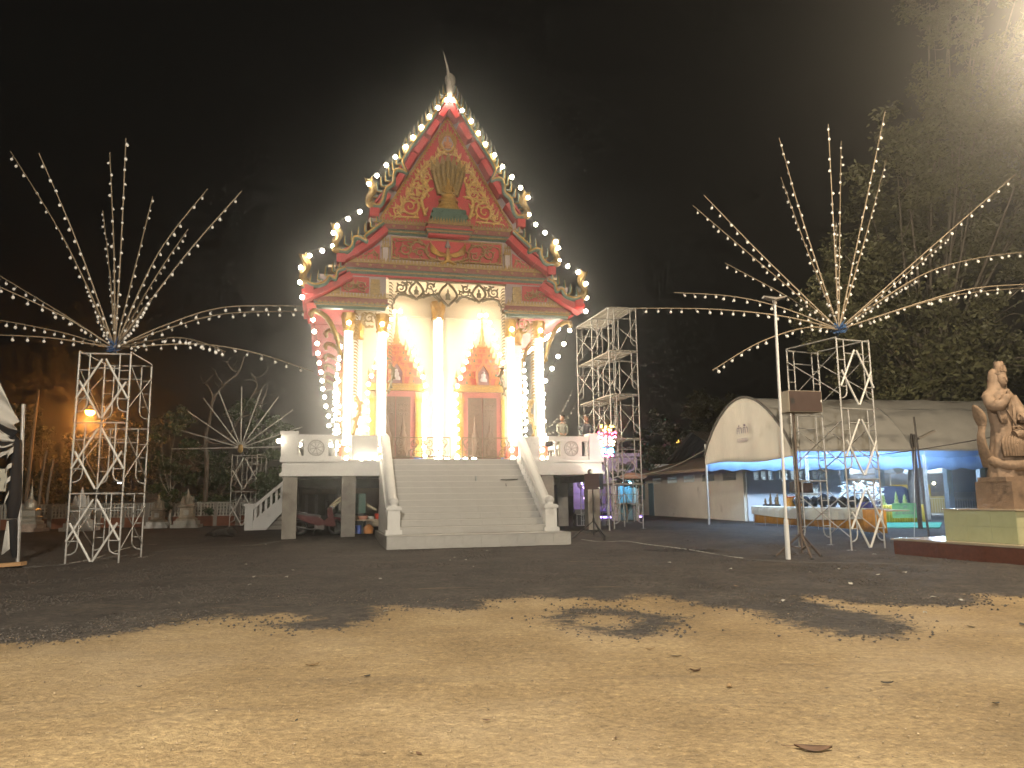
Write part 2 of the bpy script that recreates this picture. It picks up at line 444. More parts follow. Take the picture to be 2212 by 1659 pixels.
for sgn in (-1, 1):
    u0 = sgn * 2.5
    zt = lambda w: .39 + (w - SW0) / TRD * RIS
    poly = [(1.05, -.3), (1.05, .42), (1.25, .62), (5.05, zt(5.05) + .12), (5.05, -.3)]
    M = Matrix(((0, 1, 0, u0), (1, 0, 0, 0), (0, 0, 1, 0), (0, 0, 0, 1)))
    sr = MB().prism(poly, -.17, .17, M).build('stair_balustrade', WHITE, temple)
    top = [(1.45, 1.02), (1.45, 1.20), (4.72, zt(4.72) + .98), (4.95, zt(4.95) + .92), (4.95, zt(4.95) + .74), (4.7, zt(4.7) + .78)]
    MB().prism(top, -.16, .16, M).build('handrail', WHITE, sr)
    rl = MB(); rl.tube([(u0, 1.42, 1.2), (u0, 4.7, zt(4.7) + .97), (u0, 4.95, zt(4.95) + .9), (u0, 5.03, zt(5.03) + .6)], [.15, .15, .15, .13], 12); rl.build('handrail_cap', WHITE, sr)
    for k in range(11):
        w = 1.72 + k * .29
        link('baluster', BAL, sr, M=Matrix.Translation((u0, w, zt(w) + .1)) @ Matrix.Diagonal((1, 1, 1.0, 1)))
    nw = MB(); nw.box(u0 - .19, u0 + .19, 1.04, 1.42, -.1, 1.16); nw.box(u0 - .235, u0 + .235, .995, 1.465, 1.12, 1.2); nw.box(u0 - .2, u0 + .2, 1.03, 1.43, 1.2, 1.24)
    nw.box(u0 - .25, u0 + .25, .98, 1.48, .39, .52)
    nw.lathe([(.13, 0), (.11, .05), (.15, .09), (.16, .15), (.13, .22), (.06, .27), (0.01, .28)], 14, (u0, 1.23, 1.24))
    nw.build('newel_post', WHITE, sr)

# front parapet with dharma wheels
def wheel(parent, u, z, w):
    q = MB(); r = .27
    q.tube([(u + r * math.cos(a), w, z + r * math.sin(a)) for a in [2 * math.pi * k / 28 for k in range(29)]], .03, 6)
    q.tube([(u + (r - .06) * math.cos(a), w, z + (r - .06) * math.sin(a)) for a in [2 * math.pi * k / 28 for k in range(29)]], .012, 5)
    for k in range(8):
        a = k * math.pi / 4 + .2
        q.tube([(u, w, z), (u + .13 * math.cos(a), w, z + .13 * math.sin(a)), (u + r * math.cos(a), w, z + r * math.sin(a))], [.012, .02, .014], 6)
    q.sphere((u, w, z), .045, 8, 6)
    return q.build('wheel_emblem', mat('wheel_stone', (.42, .41, .40), .6), parent)
def parapet(u0, u1, w, endpost):
    p = MB(); p.box(u0, u1, w - .12, w + .12, FL, FL + .13); p.box(u0, u1, w - .13, w + .13, 3.55, 3.68); p.box(u0, u1, w - .17, w + .17, 3.68, 3.73)
    p = p.build('parapet', WHITE, temple)
    e = MB(); e.box(endpost - .27, endpost + .27, w - .2, w + .24, FL, 3.74); e.box(endpost - .31, endpost + .31, w - .24, w + .28, 3.74, 3.84)
    e.box(endpost - .29, endpost + .29, w - .22, w + .26, FL, FL + .1)
    e.build('corner_post', WHITE, p)
    um = (u0 + u1) / 2
    MB().box(um - .42, um + .42, w - .07, w + .07, FL + .13, 3.55).build('wheel_panel', WHITE, p)
    wheel(p, um, 3.27, w - .075)
    for s in (-1, 1): link('baluster', MB().lathe(turned(.58, .07), 12).mesh('baluster', WHITE), p, (um + s * .62, w, FL + .13))
parapet(-5.75, -3.98, 5.12, -5.78)
parapet(3.62, 5.5, 5.12, 5.52)
for a, c in ((-3.66, -2.72), (2.56, 3.3)):
    p = MB(); p.box(a, c, 5.05, 5.22, FL, 3.6); p.box(a, c, 5.0, 5.27, 3.6, 3.72); p.box(a + .1, c - .1, 5.02, 5.06, 3.0, 3.5); p.build('parapet', WHITE, temple)
for sg, u in ((-1, -5.8), (1, 5.55)):
    p = MB(); p.box(u - .1, u + .1, 5.4, 20, FL, FL + .13); p.box(u - .14, u + .14, 5.4, 20, 3.55, 3.72); p = p.build('side_parapet', WHITE, temple)
    bm_ = MB().lathe(turned(.58, .06), 8).mesh('baluster', WHITE)
    for k in range(32): link('baluster', bm_, p, (u, 5.75 + k * .45, FL + .13))

# columns
def capital(q, u, w, z, r, h, n=10):
    q.lathe([(r * 1.0, 0), (r * 1.15, .03), (r * 1.15, .07), (r * .95, .1)], 16, (u, w, z))
    for row in range(3):
        zz = z + .1 + row * h * .26
        for k in range(n):
            a = 2 * math.pi * (k + row * .5) / n
            d = V((math.cos(a), math.sin(a), 0)); t = V((-d.y, d.x, 0)); c = V((u, w, zz)) + d * (r * (.9 + .12 * row))
            hh = h * .42; ww = r * .36
            q.add([c - t * ww, c + t * ww, c + t * ww * .9 + d * .03 + V((0, 0, hh * .6)), c + d * .07 + V((0, 0, hh)), c - t * ww * .9 + d * .03 + V((0, 0, hh * .6)), c + d * .045 + V((0, 0, hh * .35))],
                  [(0, 1, 5), (1, 2, 5), (2, 3, 5), (3, 4, 5), (4, 0, 5)])
    q.lathe([(r * .9, 0), (r * 1.0, h * .6), (r * 1.25, h)], 12, (u, w, z + .08))
COLS = [FC - 3.62, FC - 2.4, FC + 2.48, FC + 3.64]
CW = 5.45
for u in COLS:
    c = MB(); hw, ch = .185, .05
    oct_ = [(-hw + ch, -hw), (hw - ch, -hw), (hw, -hw + ch), (hw, hw - ch), (hw - ch, hw), (-hw + ch, hw), (-hw, hw - ch), (-hw, -hw + ch)]
    lo = [V((u + x, CW + y, 3.33)) for x, y in oct_]; hi = [V((u + x * .93, CW + y * .93, 7.58)) for x, y in oct_]
    c.add(lo + hi, [(i, (i + 1) % 8, 8 + (i + 1) % 8, 8 + i) for i in range(8)] + [tuple(range(8, 16))])
    co = c.build('column', WHITE, temple)
    MB().box(u - .23, u + .23, CW - .23, CW + .23, FL, 3.36).build('column_base', mat('red_oxide', (.33, .07, .04), .6), co)
    q = MB(); capital(q, u, CW, 7.56, .2, .62); q.build('capital', GOLD, co)
# hall body
HW = 3.45
b = MB(); b.box(-HW, HW, 8.7, 8.95, FL, 9.95); b.box(-HW, -HW + .25, 8.951, 26, FL, 9.95); b.box(HW - .25, HW, 8.951, 26, FL, 9.95); b.box(-HW, HW, 26.001, 26.2, FL, 9.95)
b.box(-HW, HW, 8.62, 8.7, 9.0, 9.06)
b.build('hall_wall', CREAM, temple)
MB().box(-HW - .03, HW + .03, 8.6, 8.69, FL, 3.02).build('skirting', RED, temple)
pl = MB().box(-.24, .14, 8.42, 8.7, FL, 8.92).build('pilaster', WHITE, temple)
q = MB(); capital(q, -.05, 8.5, 8.85, .24, .7); q.build('capital', GOLD, pl)
for u in (-HW + .1, HW - .1):
    pl = MB().box(u - .2, u + .2, 8.5, 8.7, FL, 8.9).build('pilaster', WHITE, temple)
    q = MB(); capital(q, u, 8.58, 7.9, .22, .7); q.build('capital', GOLD, pl)
MB().box(-4.6, 4.2, 5.3, 26, 9.95, 10.03).build('porch_ceiling', CREAM, temple)

# doors with tiered spires
def flame(q, u, w, z, h, wd, dp=.05, lean=0.0):
    pts = [(-wd / 2, 0), (wd / 2, 0), (wd * .42, h * .32), (wd * .2 + lean * .5, h * .62), (lean, h), (-wd * .22 + lean * .5, h * .6), (-wd * .45, h * .3)]
    q.prism([(u + x, z + y) for x, y in pts], w, w + dp)
def door(u, wd, w=8.7, z0=FL, hd=2.75, spire=True):
    fr = MB(); h = wd / 2
    fr.box(u - h - .2, u + h + .2, w - .12, w - .001, z0, z0 + hd + .24)
    d = fr.build('door_frame', PINK, temple)
    for s in (-1, 1):
        q = MB(); x0, x1 = (u - h, u - .015) if s < 0 else (u + .015, u + h)
        q.box(x0, x1, w - .17, w - .121, z0 + .12, z0 + hd)
        xm = (x0 + x1) / 2; a = abs(x1 - x0) / 2 - .05
        q.box(x0 + .03, x1 - .03, w - .185, w - .171, z0 + .2, z0 + hd - .08)
        # carved guardian and foliage in relief
        q.loft([(xm, w - .19, z0 + .35, a * .75, .05), (xm, w - .19, z0 + .8, a * .5, .06), (xm, w - .19, z0 + 1.15, a * .62, .07), (xm, w - .19, z0 + 1.35, a * .3, .05), (xm, w - .19, z0 + 1.5, a * .35, .06), (xm, w - .19, z0 + 1.62, a * .2, .05), (xm, w - .19, z0 + 1.95, .012, .02)], 10)
        flame(q, xm, w - .197, z0 + 1.05, 1.0, a * 1.5, .012)
        for k in range(9):
            cx, cz = xm + (k % 3 - 1) * a * .6, z0 + 2.02 + (k // 3) * .2
            q.tube([(cx + .06 * math.cos(t) * (1 - t / 8), w - .19, cz + .06 * math.sin(t) * (1 - t / 8)) for t in [j * .6 for j in range(11)]], .014, 5)
        q.build('door_leaf', BROWN, d)
    for s in (-1, 1):
        q = MB(); x = u + s * (h + .32)
        q.box(x - .12, x + .12, w - .24, w - .121, z0 + .55, z0 + hd - .25)
        for k in range(11):
            zz = z0 + .65 + k * .17
            q.prism([(x - .1, zz + .1), (x, zz), (x + .1, zz + .1), (x, zz + .16)], w - .27, w - .24)
        for k in range(5): flame(q, x - .12 + k * .06, w - .28, z0 + hd - .25, .42, .07, .04)
        for k, (ex, dz) in enumerate(((.2, .12), (.16, .1), (.22, .1), (.15, .08), (.19, .08))):
            zz = z0 + .05 + k * .1
            q.box(x - ex, x + ex, w - .24 - ex * .3, w - .122, zz, zz + dz * .95)
        q.build('door_pilaster', GOLD, d)
    for s in (-1, 1): MB().box(u + s * (h + .32) - .17, u + s * (h + .32) + .17, w - .305, w - .296, z0 + .16, z0 + .24).build('base_inlay', mat('blue_inlay', (.08, .12, .32), .4), d)
    zc = z0 + hd + .24; cw = h + .52
    q = MB()
    for k, (ex, hh) in enumerate(((0, .06), (.05, .05), (.02, .12), (.08, .05))):
        q.box(u - cw - ex, u + cw + ex, w - .3 - ex, w - .001, zc, zc + hh - .002); zc += hh
    q.build('door_cornice', GOLD, d)
    if not spire: return d, zc
    g1, r1 = MB(), MB(); z = zc; wdt = cw
    for k in range(6):
        hh = .34 - k * .028; dpt = .34 - k * .03
        r1.box(u - wdt * .93, u + wdt * .93, w - dpt + .02, w - .001, z, z + hh - .06)
        g1.box(u - wdt, u + wdt, w - dpt - .02, w - .001, z + hh - .06, z + hh)
        nf = max(4, int(wdt * 9))
        for j in range(nf + 1):
            x = u - wdt + 2 * wdt * j / nf
            flame(g1, x, w - dpt - .05, z + hh, .15 if j % nf else .28, .085 if j % nf else .1, .04)
        for x in (-wdt * .55, wdt * .55):
            flame(g1, u + x, w - dpt - .03, z, hh * 1.25, .26 - k * .02, .04)
        z += hh; wdt *= .80
    g1.lathe([(.2, 0), (.23, .04), (.12, .12), (.16, .2), (.09, .32), (.11, .38), (.055, .6), (.075, .66), (.03, .95), (.05, 1.0), (.015, 1.4), (.002, 1.75)], 10, (u, w - .2, z))
    zz = zc
    g1.prism([(u - .34, zz + .5), (u - .3, zz), (u - .22, zz), (u - .24, zz + .46), (u, zz + .82), (u + .24, zz + .46), (u + .22, zz), (u + .3, zz), (u + .34, zz + .5), (u, zz + 1.0)], w - .5, w - .42)
    flame(g1, u, w - .47, zz + .95, .4, .14, .04)
    MB().prism([(u - .23, zz), (u + .23, zz), (u + .23, zz + .46), (u, zz + .8), (u - .23, zz + .46)], w - .44, w - .40).build('niche', mat('niche_mauve', (.22, .09, .10), .6), d)
    q = MB(); q.sphere((u, w - .45, zz + .52), .06, 8, 6); q.loft([(u, w - .45, zz + .12, .15, .06), (u, w - .45, zz + .22, .15, .06), (u, w - .45, zz + .3, .08, .05), (u, w - .45, zz + .42, .1, .05), (u, w - .45, zz + .48, .03, .03)], 10); q.build('niche_figure', mat('niche_stone', (.4, .33, .34), .6), d)
    r1.build('spire_body', mat('spire_red', (.36, .04, .02), .55, var=.2), d)
    g1.build('spire_gilding', mat('spire_gilding', (.42, .14, .03), .4, metal=.3, var=.4, scale=9), d)
    q = MB(); z = zc
    for k in range(5):
        for x in (-.62, .62):
            ww = cw * .8 ** k
            q.prism([(u + x * ww - .05, z + .04), (u + x * ww + .05, z + .04), (u + x * ww, z + .2)], w - .40 + k * .03, w - .39 + k * .03)
        z += .34 - k * .028
    q.build('spire_inlay', mat('green_glass', (.02, .12, .07), .2), d)
    return d, zc
DOORS = [(-1.78, 1.2), (1.83, 1.22)]
for u, wd in DOORS: door(u, wd)
# ------------------------------------------------------------------ temple: carved facade and roofs
def spiral(q, u, z, w, r, turns, d, th, a0=0.0, lift=.03, leaves=True):
    n = int(10 * turns) + 4; pts = []; rs = []
    for k in range(n):
        t = k / (n - 1); a = a0 + d * t * turns * 2 * math.pi; rr = r * (1 - .88 * t)
        pts.append((u + rr * math.cos(a), w - lift * math.sin(t * 3), z + rr * math.sin(a))); rs.append(th * (1 - .55 * t))
        if leaves and k % 3 == 1 and t < .75:
            ro = rr + th * 2.6
            x1, z1 = u + ro * math.cos(a + d * .25), z + ro * math.sin(a + d * .25)
            q.tube([(u + rr * math.cos(a), w - .01, z + rr * math.sin(a)), ((u + rr * math.cos(a) + x1) / 2, w - .04, (z + rr * math.sin(a) + z1) / 2 + .01), (x1, w - .02, z1)], [th * .8, th * .7, .004], 5)
    q.tube(pts, rs, 5)
def vine(q, pts, th, w, leaf=.12, every=2):
    c = bez([(x, w, z) for x, z in pts], 5); n = len(c)
    q.tube([p - V((0, .03 * math.sin(3 * i / n), 0)) for i, p in enumerate(c)], [th * (1 - .5 * i / n) for i in range(n)], 6)
    for i in range(1, n - 1, every):
        t = (c[i + 1] - c[i - 1]).normalized(); s = V((-t.z, 0, t.x)) * (1 if (i // every) % 2 else -1)
        e = c[i] + (s * .8 + t * .7) * leaf
        q.tube([c[i], (c[i] + e) / 2 + V((0, -.035, .015)), e + V((0, 0, leaf * .25))], [th * .7, th * .9, .004], 5)
def leafrow(q, u0, u1, z, w, h, wd):
    n = max(1, round((u1 - u0) / wd)); s = (u1 - u0) / n
    for k in range(n): flame(q, u0 + (k + .5) * s, w - .025, z, h, s * .9, .03)
def cornice(name, hw, z0, layers, w, c=FC, parent=None):
    o = None; z = z0
    for k, (h, out, m) in enumerate(layers):
        q = MB().box(c - hw - out, c + hw + out, w - out, w + .28, z, z + h - .001)
        o2 = q.build(name if o is None else 'moulding', m, temple if o is None else o); o = o or o2; z += h
    return o, z
# lower frieze (left and right of the porch opening)
for s in (-1, 1):
    a, c_ = (FC - 4.78, FC - 2.3) if s < 0 else (FC + 2.3, FC + 4.78)
    hw, cc = (c_ - a) / 2, (a + c_) / 2
    o, z = cornice('eave_beam', hw, 8.36, [(.10, 0, GREEN), (.05, .05, GOLDD), (.06, .09, GREEN), (.05, .12, REDB), (.14, .06, REDB), (.05, .1, GOLDD)], 5.12, cc)
    q = MB(); leafrow(q, a, c_, z, 5.06, .2, .12); q.build('leaf_band', GOLDD, o); q = MB(); leafrow(q, a, c_, 8.52, 5.0, .1, .2); q.build('leaf_band', GOLDD, o)
    MB().box(a, c_, 5.13, 5.4, z, 9.62).build('frieze', LILAC, o)
    um = cc - s * .12
    MB().box(um - .5, um + .5, 5.08, 5.13, z + .16, 9.56).build('frieze_panel', RED, o)
    q = MB()
    for d in (-1, 1):
        spiral(q, um + d * .22, 9.22, 5.05, .15, 1.4, d, .035); flame(q, um + d * .08, 5.02, 9.25, .2, .12); vine(q, [(um + d * .1, 9.1), (um + d * .3, 9.02), (um + d * .42, 9.16)], .03, 5.05, .08)
    q.sphere((um, 5.05, 9.2), .09, 8, 6); q.build('mask_relief', GOLDD, o)
    for x in (um - .72, um + .72):
        q = MB(); q.box(x - .16, x + .16, 5.06, 5.128, z + .1, 9.5)
        for k in range(4): q.box(x - .19, x + .19, 5.03, 5.128, z + .12 + k * .09, z + .16 + k * .09)
        leafrow(q, x - .18, x + .18, z + .48, 5.05, .2, .1)
        q.build('frieze_pilaster', GOLDD, o)
    # stepped gable wedge under the lowest roof slope
    p = [(FC + s * 2.3, 9.4), (FC + s * 4.9, 8.86), (FC + s * 4.1, 9.5), (FC + s * 2.3, 10.0)]
    MB().prism(p, 5.2, 5.35).build('gable_wedge', LILAC, o)
o2, z = cornice('porch_cornice', 4.0, 9.62, [(.07, 0, RED), (.09, .03, GREEN), (.05, .07, GOLDD), (.07, .10, GREEN), (.05, .13, REDB), (.15, .06, REDB), (.05, .1, GOLDD)], 5.1)
q = MB(); leafrow(q, FC - 4.0, FC + 4.0, z, 5.04, .2, .13)
for k in range(18): q.prism([(FC - 3.8 + k * .45 - .07, z - .12), (FC - 3.8 + k * .45, z - .19), (FC - 3.8 + k * .45 + .07, z - .12), (FC - 3.8 + k * .45, z - .06)], 5.0, 5.03)
q.build('leaf_band', GOLDD, o2)
MB().prism([(FC - 3.75, z), (FC + 3.75, z), (FC + 2.5, 11.3), (FC - 2.5, 11.3)], 5.14, 5.4).build('middle_frieze', LILAC, o2)
MB().box(FC - 2.14, FC + 2.14, 5.08, 5.139, z + .18, 11.2).build('frieze_panel', RED, o2)
q = MB()
for x0, x1, z0, z1 in ((-2.14, 2.14, z + .18, z + .24), (-2.14, 2.14, 11.14, 11.2), (-2.14, -2.08, z + .24, 11.14), (2.08, 2.14, z + .24, 11.14)): q.box(FC + x0, FC + x1, 5.05, 5.079, z0, z1)
for s in (-1, 1):
    vine(q, [(FC + s * .3, 10.35), (FC + s * .75, 10.5), (FC + s * .85, 10.9), (FC + s * 1.25, 11.02), (FC + s * 1.45, 10.75), (FC + s * 1.2, 10.6)], .05, 5.04, .16)
    spiral(q, FC + s * 1.62, 10.72, 5.04, .27, 1.6, s, .045, 1.2); spiral(q, FC + s * 1.05, 10.62, 5.04, .2, 1.3, -s, .04)
    vine(q, [(FC + s * .5, 10.32), (FC + s * 1.0, 10.36), (FC + s * 1.5, 10.34), (FC + s * 1.98, 10.45), (FC + s * 2.0, 11.0)], .035, 5.04, .13)
    vine(q, [(FC + s * .95, 11.05), (FC + s * 1.5, 11.06), (FC + s * 1.95, 11.0)], .03, 5.04, .1)
q.build('scroll_relief', GOLDD, o2)
q = MB()                                                 # winged bird figure
for s in (-1, 1):
    for k in range(6):
        q.tube([(FC, 5.0, 10.56), (FC + s * (.3 + k * .02), 4.97, 10.52 + k * .035), (FC + s * (.62 + k * .012), 4.98, 10.66 + k * .07), (FC + s * (.70 - k * .012), 5.0, 10.86 + k * .05)], [.05, .045, .035, .006], 5)
    q.tube([(FC, 5.0, 10.4), (FC + s * .16, 4.97, 10.28), (FC + s * .3, 5.0, 10.24)], [.06, .05, .03], 6)
    for k in range(4): q.tube([(FC + s * .05, 5.0, 10.34), (FC + s * (.1 + .07 * k), 4.98, 10.2 - .02 * k)], [.03, .005], 5)
q.loft([(FC, 5.0, 10.3, .05, .04), (FC, 5.0, 10.42, .12, .07), (FC, 5.0, 10.56, .15, .08), (FC, 5.0, 10.66, .07, .06), (FC, 5.0, 10.74, .08, .07), (FC, 5.0, 10.8, .05, .05), (FC, 5.0, 10.9, .01, .01)], 10)
q.build('winged_bird_relief', GOLD, o2)
q = MB(); q.loft([(FC, 5.03, 10.88, .12, .05), (FC, 5.03, 10.96, .1, .05), (FC, 5.03, 11.04, .07, .05), (FC, 5.03, 11.1, .06, .05), (FC, 5.03, 11.2, .01, .02)], 8); q.build('rider_figure', mat('grey_stone', (.2, .18, .17), .6), o2)
for s in (-1, 1):
    x = FC + s * 2.34
    pp = MB().box(x - .12, x + .12, 5.05, 5.139, z + .05, 10.75).build('frieze_pilaster', mat('pale_panel', (.42, .36, .36), .6), o2)
    q = MB(); q.box(x - .15, x + .15, 5.02, 5.139, 10.75, 10.8)
    leafrow(q, x - .14, x + .14, 10.8, 5.05, .26, .09); leafrow(q, x - .14, x + .14, 11.0, 5.07, .2, .09)
    for e in (-.11, .11): q.box(x + e - .015, x + e + .015, 5.035, 5.049, z + .05, 10.74)
    q.build('pilaster_head', GOLDD, pp)
    tri = [(FC + s * 2.55, z + .12), (FC + s * 3.45, z + .12), (FC + s * 2.55, 10.85)]
    pp = MB().prism(tri, 5.1, 5.139).build('corner_panel', RED, o2)
    q = MB(); vine(q, [(FC + s * 2.62, z + .2), (FC + s * 2.75, z + .42), (FC + s * 2.95, z + .28), (FC + s * 3.2, z + .2)], .03, 5.08, .1); spiral(q, FC + s * 2.72, z + .34, 5.08, .1, 1, s, .025); q.build('scroll_relief', GOLDD, pp)
o3, z = cornice('pediment_cornice', 2.68, 11.28, [(.06, .02, GREEN), (.05, .08, GOLDD), (.06, .1, GREEN), (.05, .14, REDB), (.16, .06, REDB), (.05, .1, GOLDD)], 5.06)
q = MB(); leafrow(q, FC - 2.7, FC + 2.7, z, 4.99, .2, .12)
for k in range(12): q.prism([(FC - 2.5 + k * .45 - .06, z - .13), (FC - 2.5 + k * .45, z - .2), (FC - 2.5 + k * .45 + .06, z - .13), (FC - 2.5 + k * .45, z - .07)], 4.97, 4.999)
q.build('leaf_band', GOLDD, o3)
cb, zz = cornice('image_plinth', .72, 11.22, [(.08, .06, RED), (.05, .1, GREEN), (.05, .14, GOLDD), (.05, .16, GREEN), (.05, .2, RED), (.14, .1, REDB), (.05, .16, GOLDD)], 4.72)
q = MB(); leafrow(q, FC - .82, FC + .82, zz, 4.56, .22, .11); q.build('leaf_band', GOLDD, cb)
q = MB()
for k, (h, hw) in enumerate(((.16, .74), (.09, .68), (.14, .72), (.08, .64), (.12, .66))):
    q.prism([(FC - hw, zz), (FC + hw, zz), (FC + hw - .03, zz + h), (FC - hw + .03, zz + h)], 4.62, 5.14); zz += h
q.build('green_plinth', GREEN, cb)
q = MB(); leafrow(q, FC - .48, FC + .48, zz, 4.68, .13, .1)
for k, (h, hw) in enumerate(((.12, .5), (.14, .4), (.1, .34), (.12, .38), (.06, .3))):
    q.loft([(FC, 4.92, zz + .0, hw, .24), (FC, 4.92, zz + h * .5, hw * 1.04, .25), (FC, 4.92, zz + h, hw * .92, .22)], 20); zz += h
q.build('lotus_seat', GOLD, cb)
q = MB()                                                 # seated figure sheltered by serpent hoods
q.loft([(FC, 4.9, zz, .26, .16), (FC, 4.88, zz + .07, .3, .18), (FC, 4.9, zz + .14, .22, .14), (FC, 4.92, zz + .2, .13, .1), (FC, 4.93, zz + .36, .16, .1), (FC, 4.93, zz + .46, .18, .1), (FC, 4.93, zz + .52, .07, .06), (FC, 4.92, zz + .58, .075, .08), (FC, 4.92, zz + .68, .08, .085), (FC, 4.93, zz + .76, .05, .05), (FC, 4.93, zz + .9, .012, .012)], 14)
for s in (-1, 1): q.tube([(FC + s * .18, 4.93, zz + .45), (FC + s * .23, 4.9, zz + .26), (FC + s * .08, 4.78, zz + .15)], [.045, .04, .03], 6)
q.build('seated_image', GOLD, cb)
q = MB()
for k in range(-3, 4):
    a = k * .26; L = 1.25 - abs(k) * .16
    p = [(FC + .55 * math.sin(a) * t * 1.6 + .1 * k * (1 - t), 5.02 - .05 * t, zz + .15 + (L + .3) * t) for t in (0, .35, .65, .85, 1)]
    q.tube(p, [.13, .12, .1, .12, .02], 8)
    x, y, z1 = p[3]; flame(q, x, y - .1, z1, .42, .2, .05, .1 * k / 3); q.sphere((x, y - .06, z1), .075, 6, 5)
q.build('serpent_hoods', GOLDD, cb)
# pediment field
PB, PA = 11.86, 16.12
MB().prism([(FC - 3.02, PB - .1), (FC + 3.02, PB - .1), (FC, 17.02)], 5.2, 5.4).build('gable_field', LILAC, temple)
ped = MB().prism([(FC - 2.5, PB), (FC + 2.5, PB), (FC, PA)], 5.13, 5.199).build('pediment', RED, temple)
q = MB()
for s in (-1, 1):
    q.beam((FC + s * 2.55, 5.09, PB), (FC, 5.09, PA + .06), .06, .09, (0, 1, 0))
    for k in range(34):
        t = k / 34; flame(q, FC + s * 2.47 * (1 - t), 5.06, PB + (PA - PB) * t - .05, .11, .08, .03)
q.build('pediment_edging', GOLD, ped)
q = MB()
for s in (-1, 1):
    spiral(q, FC + s * 1.45, 12.42, 5.08, .4, 1.8, s, .06, 1.5); spiral(q, FC + s * .98, 13.1, 5.08, .22, 1.4, -s, .05, .5)
    vine(q, [(FC + s * .85, 12.1), (FC + s * 1.0, 12.75), (FC + s * .75, 13.2), (FC + s * 1.05, 13.75), (FC + s * .8, 14.05), (FC + s * .55, 14.3)], .075, 5.07, .24, 2)
    vine(q, [(FC + s * 1.1, 12.0), (FC + s * 1.75, 11.98), (FC + s * 2.2, 11.98)], .05, 5.08, .18)
    vine(q, [(FC + s * 1.25, 12.9), (FC + s * 1.5, 12.95), (FC + s * 1.42, 13.2)], .05, 5.08, .17)
    vine(q, [(FC + s * .6, 14.0), (FC + s * .45, 14.5), (FC + s * .25, 14.75)], .055, 5.07, .22, 2)
    vine(q, [(FC + s * .75, 13.5), (FC + s * .95, 13.2), (FC + s * .7, 12.9)], .045, 5.07, .16)
    for k in range(5): flame(q, FC + s * (.62 - .1 * k), 5.03, 13.95 + .22 * k, .34, .15, .06, s * .06)
    for k in range(4): flame(q, FC + s * (1.15 - .08 * k), 5.04, 12.85 + .3 * k, .3, .14, .05, s * .06)
    spiral(q, FC + s * 1.9, 12.2, 5.08, .2, 1.4, -s, .045, .4); spiral(q, FC + s * .82, 13.62, 5.08, .18, 1.3, s, .045, 2); spiral(q, FC + s * .55, 14.32, 5.08, .14, 1.2, -s, .04, 1); spiral(q, FC + s * 1.2, 13.3, 5.08, .16, 1.3, s, .04)
    vine(q, [(FC + s * 1.85, 12.0), (FC + s * 1.75, 12.5), (FC + s * 1.5, 12.85), (FC + s * 1.3, 13.4), (FC + s * 1.05, 13.9), (FC + s * .8, 14.3)], .05, 5.085, .17, 1)
    for k in range(7): flame(q, FC + s * (1.95 - .2 * k), 5.04, 12.3 + .3 * k, .26, .13, .05, s * .05)
q.build('scroll_relief', mat('bulb_lit_gold', (.52, .34, .10), .4, metal=.3, var=.35, scale=10, bump=.4, bscale=50), ped)  # brighter gold copy: glow of the gable bulbs put into its colour
q = MB()
ring = [(FC + .27 * math.sin(t) * (1 + .16 * math.cos(3 * t)), 5.06, 15.12 + .36 * math.cos(t)) for t in [2 * math.pi * k / 30 for k in range(31)]]
q.tube(ring, .05, 6)
for k in range(13):
    t = math.pi * 2 * (k - 6) / 16; flame(q, FC + .3 * math.sin(t), 5.05, 15.12 + .38 * math.cos(t), .22 if k != 6 else .5, .13, .05, .06 * math.sin(t))
vine(q, [(FC - .3, 14.7), (FC, 14.62), (FC + .3, 14.7)], .05, 5.07, .14)
q.build('medallion', GOLD, ped)
MB().prism([(FC + .22 * math.sin(t), 15.12 + .3 * math.cos(t)) for t in [2 * math.pi * k / 16 for k in range(16)]], 5.1, 5.128).build('medallion_ground', LILAC, ped)
q = MB(); q.loft([(FC, 5.06, 14.9, .17, .05), (FC, 5.06, 15.0, .13, .05), (FC, 5.06, 15.12, .12, .05), (FC, 5.06, 15.2, .04, .04), (FC, 5.06, 15.28, .06, .05), (FC, 5.06, 15.4, .01, .01)], 8)
for s in (-1, 1): q.tube([(FC + s * .12, 5.05, 15.16), (FC + s * .16, 5.04, 15.04), (FC + s * .02, 5.0, 15.06)], [.025, .022, .018], 5)
q.build('medallion_figure', mat('copper_figure', (.5, .2, .07), .4, metal=.3), ped)

